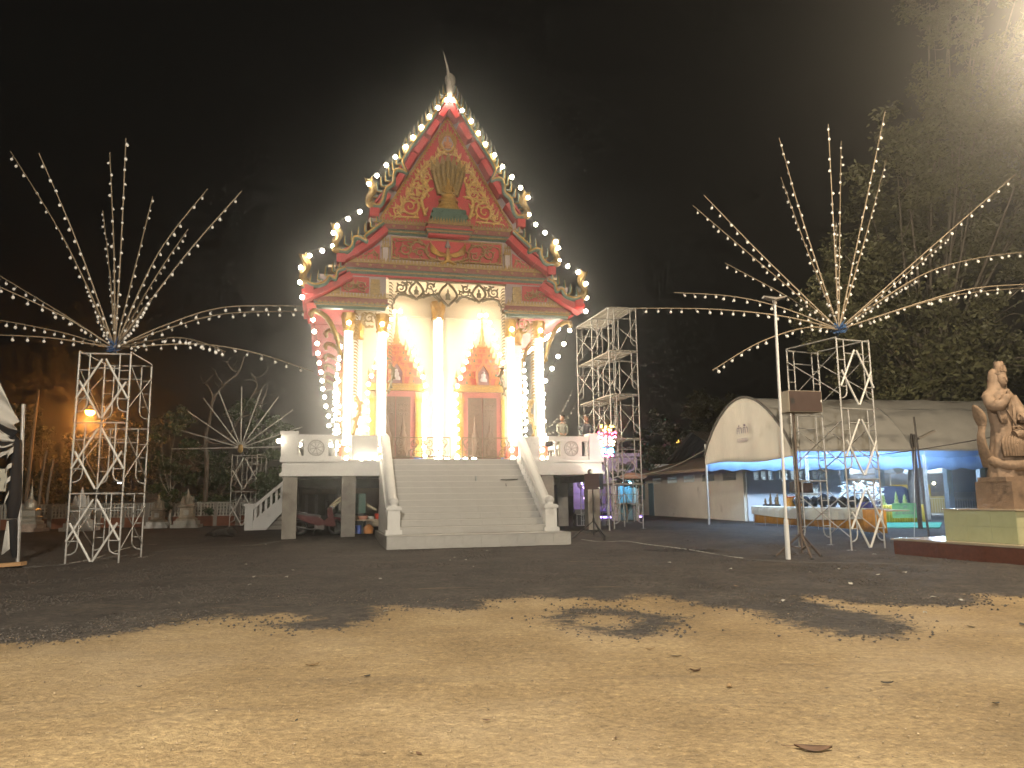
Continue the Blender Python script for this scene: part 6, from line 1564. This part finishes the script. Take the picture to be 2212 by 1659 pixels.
def person(label, loc, rz, shirt, trousers, lean, look, hands, group='people on the temple platform'):
    o = thing('person', label, 'person', loc, rz, group)
    L = lambda x, y, z: (x, y - lean * max(0, z - .9), z)
    v = [L(0, 0, .95), L(0, -.01, 1.12), L(0, -.01, 1.3), L(0, 0, 1.42), L(0, -.01, 1.5), L(0, -.02, 1.55)]
    r = [(.16, .11), (.15, .10), (.17, .11), (.15, .10), .058, .05]; e = [(0, 1), (1, 2), (2, 3), (3, 4), (4, 5)]
    def ch(root, pts, rs):
        k = root
        for p, q in zip(pts, rs): v.append(p); r.append(q); e.append((k, len(v) - 1)); k = len(v) - 1
        return k
    for s in (-1, 1):
        ch(0, [(s * .10, 0, .86), (s * .105, -.02, .5), (s * .105, .0, .1), (s * .11, -.1, .05), (s * .115, -.19, .035)], [.095, .065, .045, .045, .035])
        sh = L(s * .19, 0, 1.40); hx, hy, hz_ = hands[0 if s < 0 else 1]
        el = ((sh[0] + hx) / 2 + s * .07, (sh[1] + hy) / 2 + .08, (sh[2] + hz_) / 2 - .09)
        wr = ch(3, [sh, el, (hx, hy + .07, hz_)], [.062, .045, .032])
        pm_ = ch(wr, [(hx, hy, hz_)], [(.036, .018)])
        for k in range(4):
            fx = hx + (k - 1.5) * .021; ln = (.062, .074, .078, .06)[k]
            ch(pm_, [(fx, hy - .045, hz_ - .006), (fx, hy - .045 - ln * .5, hz_ - .02), (fx, hy - .045 - ln, hz_ - .045)], [.009, .0085, .007])
        ch(pm_, [(hx - s * .038, hy - .01, hz_ + .006), (hx - s * .05, hy - .05, hz_)], [.010, .008])
    hz2 = L(0, -.02, 1.55)
    def pick(c):
        if c.z < .09: return 3
        if c.z < .97: return 1
        if c.z > 1.45 and abs(c.x) < .085: return 2
        for hx, hy, hz_ in hands:
            if (V((hx, hy - .03, hz_)) - c).length < .15: return 2
        return 0
    skin_body('body', v, e, r, [shirt, trousers, SKIN, BLACK], pick, o)
    hd = Matrix.Translation(V(hz2) + V((0, -.015, .12))) @ Matrix.Rotation(look, 4, 'Z')
    q = MB(); q.loft([(0, .0, -.115, .04, .05), (0, -.012, -.09, .062, .075), (0, -.01, -.03, .073, .092), (0, 0, .03, .078, .1), (0, .005, .08, .07, .09), (0, .01, .11, .04, .06)], 16)
    q.tube([(0, -.098, .02), (0, -.112, -.012), (0, -.122, -.03), (0, -.1, -.036)], [.008, .011, .014, .006], 6)
    for s in (-1, 1): q.sphere((s * .078, .005, -.005), .026, 6, 5, (.4, .7, 1.1))
    q.tube([(-.025, -.093, -.062), (0, -.1, -.064), (.025, -.093, -.062)], [.004, .008, .004], 5)
    h = q.build('head', SKIN, o); h.matrix_local = hd
    q = MB(); q.loft([(0, .03, -.04, .082, .085), (0, .022, .03, .09, .10), (0, .012, .08, .086, .105), (0, .01, .115, .06, .08), (0, .01, .13, .02, .03)], 14, fn=lambda a, k, z: 1 + .03 * math.sin(a * 9)); hr = q.build('hair', HAIR, o); hr.matrix_local = hd @ Matrix.Translation((0, .012, .012))
    q = MB()
    for s in (-1, 1): q.sphere((s * .03, -.094, .005), .010, 6, 5); q.tube([(s * .012, -.1, .026), (s * .03, -.1, .03), (s * .05, -.088, .024)], .004, 5)
    ey = q.build('eyes', HAIR, o); ey.matrix_local = hd
P1 = at(1214, 907, 30.2); P2 = at(1263, 909, 30.6)
person('person in a pale grey shirt standing behind the right parapet, hands together', (P1.x, P1.y, FL), R(4), mat('grey_shirt', (.20, .20, .165), .8), mat('khaki_trousers', (.22, .2, .14), .8), .03, R(-55), [(-.05, -.30, 1.02), (.07, -.29, 1.0)])
person('person in a dark shirt leaning on the right parapet, looking left', (P2.x, P2.y, FL), R(10), mat('navy_shirt', (.03, .035, .05), .8), mat('dark_trousers', (.02, .02, .025), .8), .38, R(-75), [(-.16, -.50, .94), (.1, -.50, .92)])

# ------------------------------------------------------------------ motorcycle and things under the platform
MP = T(-4.75, 6.1, .2)
o = thing('motorcycle', 'red and black motorcycle parked under the left of the platform', 'motorcycle', MP, PSI + R(3))
MR = mat('motor_red', (.085, .010, .012), .25, var=.1); MBK = mat('motor_black', (.02, .02, .022), .4); CHR = mat('chrome', (.5, .5, .5), .2, metal=1)
for x in (-.62, .62):
    w_ = MB().tube([(x + .24 * math.cos(t), 0, .29 + .24 * math.sin(t)) for t in [2 * math.pi * k / 24 for k in range(25)]], .045, 8).build('wheel', RUBBER, o)
    q = MB(); q.tube([(x + .2 * math.cos(t), 0, .29 + .2 * math.sin(t)) for t in [2 * math.pi * k / 20 for k in range(21)]], .012, 6)
    for k in range(12): a = k * math.pi / 6; q.bar((x, .02 * (-1) ** k, .29), (x + .2 * math.cos(a), 0, .29 + .2 * math.sin(a)), .004, n=4)
    q.bar((x, -.06, .29), (x, .06, .29), .03, n=8); q.build('rim', CHR, w_)
q = MB(); q.loft([(0, 0, 0, .01, .01)] * 2, 4) if 0 else None
q.tube(bez([(.62, 0, .29), (.52, 0, .55), (.42, 0, .85), (.38, 0, .98)], 4), .035, 8); q.build('fork', MBK, o)
q = MB(); q.prism([(.62, .34), (.54, .30), (.34, .32), (.2, .40), (.22, .5), (.34, .62), (.30, .88), (.36, .98), (.47, .98), (.5, .84), (.56, .6)], -.12, .12); q.build('leg_shield', MR, o)
q = MB(); q.prism([(.25, .36), (.0, .34), (-.3, .42), (-.62, .58), (-.78, .68), (-.74, .76), (-.4, .70), (.0, .66), (.22, .52)], -.11, .11); q.build('side_fairing', MR, o)
q = MB(); q.prism([(.12, .64), (.06, .72), (-.1, .74), (-.45, .77), (-.78, .8), (-.82, .76), (-.4, .69), (0, .65)], -.13, .13); q.build('seat', MBK, o)
q = MB(); q.box(-.12, .22, -.1, .1, .2, .42); q.lathe([(.09, -.13), (.09, .13)], 10, (.05, 0, .3), M=None); q.build('engine', DSTEEL, o)
q = MB(); q.tube([(.1, -.13, .2), (-.3, -.15, .22), (-.75, -.16, .32)], [.025, .04, .05], 8); q.build('exhaust', CHR, o)
q = MB(); q.tube([(.34, -.33, .98), (.37, -.18, 1.02), (.38, 0, 1.0), (.37, .18, 1.02), (.34, .33, .98)], .015, 6)
for s in (-1, 1): q.bar((.36, s * .24, 1.0), (.32, s * .3, 1.18), .007); q.sphere((.32, s * .31, 1.2), .05, 8, 5, (.3, 1, .7))
q.build('handlebar', MBK, o)
MB().sphere((.47, 0, .95), .09, 10, 7, (.8, 1, 1)).build('headlight', mat('headlamp', (.5, .5, .5), .1), o)
q = MB(); q.tube([(.62 + .3 * math.cos(t), 0, .29 + .3 * math.sin(t)) for t in [.3 + k * .28 for k in range(9)]], .05, 6, flat=1); q.build('front_fender', MR, o)
q = MB(); q.tube([(-.5, 0, .62), (-.78, 0, .6), (-.92, 0, .42), (-.95, 0, .36)], [.06, .06, .05, .03], 6); q.build('rear_fender', MBK, o)
MB().sphere((-.83, 0, .68), .05, 8, 5).build('tail_light', mat('tail_red', (.3, .02, .02), .2), o)
q = MB(); q.tube([(-.4, .1, .8), (-.75, .1, .84), (-.86, 0, .84), (-.75, -.1, .84), (-.4, -.1, .8)], .012, 6); q.build('grab_rail', CHR, o)
MB().bar((-.1, .1, .22), (-.14, .28, .0), .012).build('stand', DSTEEL, o)
tag(MB().box(-.02, .5, -.25, .25, 0, .72).build('crate', mat('green_bin', (.05, .13, .10), .5), None, T(-3.55, 6.6, .95)), 'dark green box stacked behind the second concrete pillar', 'box')
bpy.data.objects['crate'].rotation_euler = (0, 0, PSI)
tag(MB().box(-.5, .55, -.3, .3, -.75, .0).build('crate_stack', mat('dark_bin', (.03, .04, .04), .6), None, T(-3.6, 6.6, .95)), 'dark bin below the green box behind the second pillar', 'bin')
o = thing('vendor_table', 'low wooden table with goods between the second pillar and the stairs', 'table', T(-3.05, 6.3, .2), PSI)
MB().box(-.6, .7, -.35, .35, .48, .53).build('table_top', mat('table_ply'), o)
for x in (-.55, .65):
    for y in (-.3, .3): MB().box(x - .03, x + .03, y - .03, y + .03, 0, .48).build('leg', mat('table_ply'), o)
for k, (x, r, h, cl_, nm, cat) in enumerate(((-.4, .14, .14, (.7, .65, .5), 'cream basin at the left of the low goods table', 'basin'), (-.1, .2, .13, (.5, .22, .15), 'wide pinkish basin in the middle of the low goods table', 'basin'), (.2, .13, .1, (.55, .55, .5), 'grey bowl on the low goods table', 'bowl'), (.48, .18, .2, (.65, .08, .04), 'red plastic basin at the right of the low goods table', 'basin'))):
    tag(MB().lathe([(r * .7, 0), (r, h), (r * .92, h), (r * .62, .02)], 14).build('basin', mat(f'basin_{k}', cl_, .4), None, T(-3.05 + x, 6.2, .73)), nm, cat, 'goods on the low table')
tag(MB().box(-.2, .2, -.18, .18, 0, .3).build('plastic_crate', mat('blue_crate', (.05, .12, .5), .4), None, T(-3.4, 6.2, .22)), 'blue plastic crate under the low goods table', 'crate')
tag(MB().lathe([(.17, 0), (.19, .2), (.1, .3), (.02, .34)], 10).build('sack', mat('orange_sack', (.55, .22, .06), .7, var=.4), None, T(-2.95, 6.15, .22)), 'orange sack under the low goods table', 'sack')
q = MB()
for k in range(2): q.tube(bez([(-.9 + .12 * k, 0, .1), (-.2, 0, .55 - .12 * k), (.9, 0, .0)], 6), .045, 6)
tag(q.build('folded_umbrella', mat('cream_nylon', (.6, .52, .35), .6), None, T(-3.5, 7.0, 1.05)), 'cream folded awning poles leaning behind the motorcycle', 'awning')
tag(MB().prism([(-.12, 0), (.12, 0), (.14, .3), (-.1, .32)], -.03, .03).build('yellow_cloth', mat('yellow_flag'), None, T(-3.2, 6.9, 1.0)), 'yellow cloth hanging over the low goods table', 'cloth')
o = thing('spirit_house', 'white spirit house with a tiered roof seen under the platform', 'spirit house', T(-5.1, 15.5, .2), PSI, None)
MB().box(-1.3, 1.3, -.7, .7, 0, .5).build('base', WHITE, o)
for k in range(6): MB().box(-1.2 + k * .46, -1.06 + k * .46, -.66, -.52, .5, 1.5).build('column', WHITE, o)
MB().box(-1.1, 1.1, -.4, .6, .5, 1.5).build('wall', mat('pale_concrete'), o)
for k in range(3): MB().prism([(-1.5 + k * .3, 1.5 + k * .22), (1.5 - k * .3, 1.5 + k * .22), (1.25 - k * .3, 1.72 + k * .22), (-1.25 + k * .3, 1.72 + k * .22)], -.9 + k * .15, .8).build('roof', mat('worn_stone'), o)

# ------------------------------------------------------------------ stage, booth and LED lantern right of the platform
PU = G(1300, 1112); PU = V((4.9, 43, .2))
o = thing('stage_backdrop', 'violet lit backdrop of printed panels behind the tall scaffold', 'stage', PU, R(6))
VI = mat('violet_panel', (.42, .36, .62), .6, var=.15, scale=2)
for i in range(4):
    for j in range(3):
        pn = MB().box(-1.6 + i * .92, -.71 + i * .92, -.03, .03, .4 + j * 1.0, 1.37 + j * 1.0).build('printed_panel', VI, o)
        if (i + j) % 2: MB().lathe([(.22, 0), (.24, .01), (.2, .02)], 14, M=Matrix.Translation((-1.15 + i * .92, -.035, .9 + j)) @ Matrix.Rotation(R(90), 4, 'X')).build('printed_oval', mat('panel_print', (.12, .1, .16), .6), pn)
MB().box(-1.7, 2.2, -.06, .06, 3.42, 3.6).build('top_bar', VI, o)
MB().bar((-1.4, -.8, .12), (2.0, -.8, .12), .05, n=8).build('violet_lamp', mat('violet_tube', (.7, .5, 1), .3, emit=(.42, .28, 1.0), est=8), o)
q = MB(); q.tube(bez([(-1.3, -.5, 2.2), (-1.15, -.5, 1.8), (-1.0, -.5, 1.5), (-1.1, -.5, 1.1)], 5), .035, 6); q.build('violet_rope_light', mat('violet_rope', (.7, .5, 1), .3, emit=(.6, .4, 1), est=12), o)
BO = G(1328, 1120); o = thing('food_booth', 'small booth glowing cyan behind the tall scaffold', 'booth', (BO.x, 39.5, .2), R(8))
for x in (-.55, .55): MB().box(x - .04, x + .04, -.5, .5, 0, 2.0).build('side_panel', WHITE, o)
MB().box(-.5, .5, .4, .45, 0, 2.0).build('back_panel', mat('booth_blue', (.25, .5, .65), .6), o); MB().box(-.5, .5, -.5, .4, .85, .9).build('shelf', WHITE, o); MB().box(-.62, .62, -.55, .5, 2.0, 2.06).build('roof', WHITE, o)
MB().bar((-.45, -.1, 1.9), (.45, -.1, 1.9), .025, n=8).build('tube', mat('cyan_tube', (.6, .9, 1), .3, emit=(.25, .72, 1), est=55), o)
LN = at(1312, 952, 28.6); o = thing('led_lantern', 'colourful LED lantern on a pole against the tall scaffold', 'lantern', (LN.x, LN.y, .2)); zc = LN.z - .2
MB().bar((0, .12, 0), (0, .12, zc + .5), .03, n=8).build('pole', STEEL, o)
for nm, z, r, n, col in (('yellow_leds', .48, .2, 7, (1, .75, .1)), ('orange_leds', .36, .12, 6, (1, .45, .1)), ('red_leds', .26, .28, 14, (1, .05, .12)), ('pink_leds', .12, .27, 14, (1, .12, .3)), ('green_leds', .06, .12, 6, (.2, 1, .5)), ('white_leds', -.04, .22, 10, (1, .75, .5)), ('amber_leds', -.14, .2, 10, (1, .6, .3)), ('blue_leds', -.3, .17, 12, (.1, .5, 1)), ('cyan_leds', -.38, .17, 12, (.25, .8, 1)), ('pink_leds', -.5, .16, 9, (1, .25, .5))):
    q = MB()
    for k in range(n):
        a = 2 * math.pi * k / n; q.sphere((1.15 * r * math.cos(a), r * .6 * math.sin(a), zc + z * 1.1 + .03 * math.sin(k * 2)), .032, 6, 4)
    q.build(nm, mat('led_' + nm, col, .3, emit=col, est=24), o)['kind'] = 'stuff'
MB().lathe([(.06, -.52), (.09, -.2), (.11, .2), (.05, .4)], 12, (0, 0.03, zc)).build('lantern_body', mat('lantern_skin', (.12, .08, .12), .5), o)
p = at(1367, 1029, 33); tag(MB().loft([(0, 0, -.1, .5, .3), (0, 0, 0, .62, .36), (0, 0, .1, .4, .25), (0, 0, .16, .1, .1)], 16).build('parasol', mat('salmon_cloth', (.5, .28, .2), .7), None, p), 'small salmon coloured parasol behind the tall scaffold', 'parasol')
q = bpy.data.objects['parasol']; MB().bar((0, 0, -1.9), (0, 0, 0), .02).build('pole', STEEL, q)
q = MB()
for c_, r in (((1385, 1035, 36), .5),): pass
b0 = at(1350, 1050, 37); tree('low dark bush between the scaffold and the long building', (b0.x, b0.y, .2), [(tuple(at(1350, 1020, 37)), .6), (tuple(at(1335, 1035, 37)), .5), (tuple(at(1375, 1040, 37)), .5)], 1800, .16, LD, 77, .06, name='shrub', cat='shrub')

# ------------------------------------------------------------------ dog, bottle, cloth, cables
DG = G(475, 1159)
v = [(-.22, 0, .12), (0, 0, .14), (.2, 0, .15), (.34, -.02, .17), (.44, -.05, .13), (.54, -.06, .09), (-.34, .02, .08), (-.46, .1, .04), (-.5, .22, .03),
     (.22, -.12, .06), (.34, -.2, .035), (.46, -.22, .03), (-.2, -.13, .07), (-.06, -.2, .035), (-.16, -.26, .03), (.4, .04, .22), (.4, -.1, .22), (.24, .1, .05), (.4, .14, .03)]
e = [(0, 1), (1, 2), (2, 3), (3, 4), (4, 5), (0, 6), (6, 7), (7, 8), (2, 9), (9, 10), (10, 11), (0, 12), (12, 13), (13, 14), (3, 15), (3, 16), (2, 17), (17, 18)]
r = [.12, .115, .12, .08, .075, .035, .05, .025, .015, .05, .032, .028, .07, .035, .028, .02, .02, .045, .028]
dog = skin_body('dog', v, e, r, [mat('dark_fur', (.028, .024, .02), .9, var=.4, scale=9)], lambda c: 0)
dog.scale = (1.15, 1.15, 1.3); dog.location = DG; dog.rotation_euler = (0, 0, R(8)); tag(dog, 'dark dog lying asleep on the gravel left of the temple', 'dog')
q = thing('water_bottle', 'clear plastic water bottle standing on a stair tread', 'bottle', T(.55, SW0 + 7 * TRD + .12, .392 + 8 * RIS))
MB().lathe([(.03, 0), (.034, .02), (.034, .14), (.02, .19), (.013, .2)], 12).build('bottle', mat('clear_pet', (.75, .78, .8), .08, trans=.6), q); MB().lathe([(.015, .2), (.015, .22)], 10).build('cap', mat('cap_white', (.7, .7, .7), .4), q)
cl_ = MB(); rr = random.Random(4)
cl_.grid([[(-.3 + .1 * i, -.12 + .06 * j, .03 + .05 * rr.random()) for i in range(7)] for j in range(5)], True, .01); cl_.tube([(-.1, -.12, .03), (-.12, -.2, -.1), (-.1, -.21, -.19)], .02, 5)
tag(cl_.build('dark_cloth', mat('dark_cloth', (.03, .03, .03), .9), None, T(1.75, SW0 + 7 * TRD + .16, .392 + 8 * RIS)), 'crumpled dark strap bag lying on a stair tread at the right', 'bag')
def gpath(pts, z=.02): return [G(x, y) + V((0, 0, z)) for x, y in pts]
def groundline(label, pts, r, m, cat, name):
    P = bez(gpath(pts, r), 5); return tag(MB().tube([p - P[0] for p in P], r, 5).build(name, m, None, P[0]), label, cat)
groundline('dark cable running over the gravel from the draped pole to the platform', [(50, 1227), (130, 1222), (220, 1208), (330, 1194), (430, 1183), (520, 1172), (610, 1163)], .014, WIRE, 'cable', 'cable')
groundline('pale rope lying on the gravel through the left scaffold tower', [(150, 1218), (200, 1209), (240, 1195), (290, 1180), (340, 1168)], .012, WIREW, 'rope', 'rope')
groundline('white cord winding over the gravel right of the temple steps', [(1255, 1157), (1300, 1161), (1350, 1170), (1400, 1177), (1450, 1183), (1500, 1190), (1560, 1201), (1605, 1207)], .011, mat('white_cord', (.7, .68, .62), .6), 'cord', 'cord')
groundline('dark cable across the gravel in front of the loudspeaker tripod', [(1600, 1208), (1660, 1213), (1760, 1217), (1880, 1218), (2010, 1224), (2120, 1226)], .012, WIRE, 'cable', 'cable')

# ------------------------------------------------------------------ fallen leaves, scraps and pebbles
def leaf_me(col, nm):
    q = MB(); n = 7; rows = []
    for i in range(n):
        t = i / (n - 1); w_ = math.sin(math.pi * t) ** .8 * .5 + .01
        rows.append([(t - .5, s * w_ * .55, .06 * abs(s) + .09 * (t - .5) ** 2 * 4) for s in (-1, -.4, 0, .4, 1)])
    q.grid(rows, True, .008); q.tube([(-.5, 0, .1), (-.7, .03, .06), (-.85, .02, .1)], .012, 5)
    return q.mesh(nm, mat(nm, col, .7, var=.3, scale=4))
LF = [leaf_me((.10, .055, .03), 'brown_leaf'), leaf_me((.03, .025, .02), 'black_leaf'), leaf_me((.26, .17, .08), 'tan_leaf')]
rr = random.Random(8)
L0 = tag(link('fallen_leaf', LF[0], None, G(1757, 1624) + V((0, 0, .01))), 'large curled brown leaf on the sand nearest the camera', 'leaf', 'fallen leaves on the sand'); L0.scale = (.21, .15, .2); L0.rotation_euler = (.1, 0, R(-12))
for k, (x, y, s, j) in enumerate([(1503, 1453, .2, 0), (1917, 1480, .15, 1), (2152, 1524, .15, 1), (1460, 1420, .18, 1), (2098, 1357, .2, 1), (1178, 1319, .17, 1), (793, 1464, .12, 1), (300, 1487, .1, 1), (497, 1352, .12, 2), (250, 1328, .16, 1), (1575, 1487, .16, 2), (1405, 1405, .16, 2), (675, 1440, .2, 2), (1103, 1395, .15, 2), (360, 1345, .1, 1), (1786, 1490, .06, 1), (2210, 1352, .2, 1), (1590, 1268, .2, 2), (905, 1632, .1, 0), (1050, 1560, .1, 0), (640, 1560, .08, 1), (1330, 1600, .08, 0)]):
    o = tag(link('fallen_leaf', LF[j], None, G(x, y) + V((0, 0, .012))), ('small curled dry brown leaf lying on the ground', 'small dark shrivelled leaf lying on the ground', 'small tan dry leaf lying on the ground')[j], 'leaf', ('dry brown leaves', 'dark shrivelled leaves', 'tan dry leaves')[j])
    s *= .62; o.scale = (s, s * rr.uniform(.6, 1), s * rr.uniform(.5, 1.4)); o.rotation_euler = (rr.uniform(-.2, .2), rr.uniform(-.2, .2), rr.uniform(0, 6.28))
for k in range(26):
    if k < 14: x, y = rr.uniform(60, 2150), rr.uniform(1195, 1330)
    else: x, y = rr.uniform(400, 2000), rr.uniform(1170, 1300)
    q = MB(); w_, h_ = rr.uniform(.015, .045), rr.uniform(.012, .03)
    q.grid([[(-w_, -h_, .01), (0, -h_, .02 + rr.random() * .02), (w_, -h_, .008)], [(-w_, h_, .012 + rr.random() * .02), (0, h_, .02), (w_, h_, .01 + rr.random() * .03)]], False, .003)
    o = tag(q.build('paper_scrap', mat('scrap', (.42, .40, .35), .7), None, G(x, y) + V((0, 0, .012))), 'small pale paper scrap on the dark gravel', 'litter', 'paper scraps on the gravel'); o.rotation_euler = (0, 0, rr.uniform(0, 6.3))
# twigs
for k, (a, c_) in enumerate((((1468, 1410), (1525, 1434)), ((1370, 1290), (1420, 1310)), ((1556, 1450), (1612, 1470)), ((1640, 1488), (1690, 1508)))):
    pts = [(a[0] + (c_[0] - a[0]) * t + rr.uniform(-8, 8), a[1] + (c_[1] - a[1]) * t + rr.uniform(-3, 3)) for t in (0, .2, .4, .6, .8, 1)]
    groundline(('thin pale twig on the sand below the ring of gravel', 'short twig at the edge of the dark gravel', 'middle thin twig of three in a line on the sand', 'nearest thin twig of three in a line on the sand')[k], pts, .003, mat('twig', (.26, .18, .10), .8), 'twig', 'twig')
# gravel: loose small stones on the sand, coarser dark chips on the gravel
def pebbles(name, label, xx, yy, sz, col, seed):
    rg = np.random.RandomState(seed); n = len(xx)
    octa = np.array([[1, 0, 0], [-1, 0, 0], [0, 1, 0], [0, -1, 0], [0, 0, .6], [0, 0, -.6]]); of = np.array([[0, 2, 4], [2, 1, 4], [1, 3, 4], [3, 0, 4], [2, 0, 5], [1, 2, 5], [3, 1, 5], [0, 3, 5]])
    vv = octa[None] * (sz[:, None, None] * rg.uniform(.6, 1.3, (n, 6, 1)))
    an = rg.rand(n) * 6.28; ca, sa = np.cos(an)[:, None], np.sin(an)[:, None]
    vx = vv[:, :, 0] * ca - vv[:, :, 1] * sa + xx[:, None]; vy = vv[:, :, 0] * sa + vv[:, :, 1] * ca + yy[:, None]; vz = vv[:, :, 2] + .012 + np.array([gz(y) for y in yy])[:, None]
    me = bpy.data.meshes.new(name); V3 = np.stack([vx, vy, vz], 2).reshape(-1, 3); F3 = (of[None] + 6 * np.arange(n)[:, None, None]).reshape(-1)
    me.vertices.add(len(V3)); me.loops.add(len(F3)); me.polygons.add(len(F3) // 3)
    me.vertices.foreach_set('co', V3.ravel()); me.loops.foreach_set('vertex_index', F3); me.polygons.foreach_set('loop_start', np.arange(len(F3) // 3) * 3)
    me.update(calc_edges=True); me.materials.append(mat(name, col, .85, var=.75, scale=45))
    o = link(name, me); o['kind'] = 'stuff'; o['label'] = label; o['category'] = 'gravel'
rg = np.random.RandomState(2); n = 9000
yy = 3.4 + 9 * rg.rand(n) ** 1.4; xx = (rg.rand(n) - .5) * 2 * (yy * .72 + .5)
pebbles('loose_gravel', 'loose small stones scattered over the sand', xx, yy, rg.uniform(.003, .008, n) * (1 + .04 * yy) * (rg.rand(n) ** 2 + .4), (.30, .23, .14), 5)
n = 42000; yy = 8 + 17 * rg.rand(n); xx = (rg.rand(n) - .5) * 2 * (yy * .72 + .5)
main_ = np.vstack([wpoly(EDGE), [[60, 20], [60, 400], [-60, 400], [-60, 9]]]); PP = np.stack([xx, yy], 1)
ok = (np.maximum(sdf(PP, main_), np.minimum(sdf(PP, wpoly(RING)), -sdf(PP, wpoly(HOLE)))) + rg.normal(size=n) * .2) > 0
pebbles('dark_gravel', 'coarse dark gravel chips spread over the yard', xx[ok], yy[ok], (rg.uniform(.006, .02, n) * (1 + .03 * yy))[ok], (.075, .064, .055), 6)
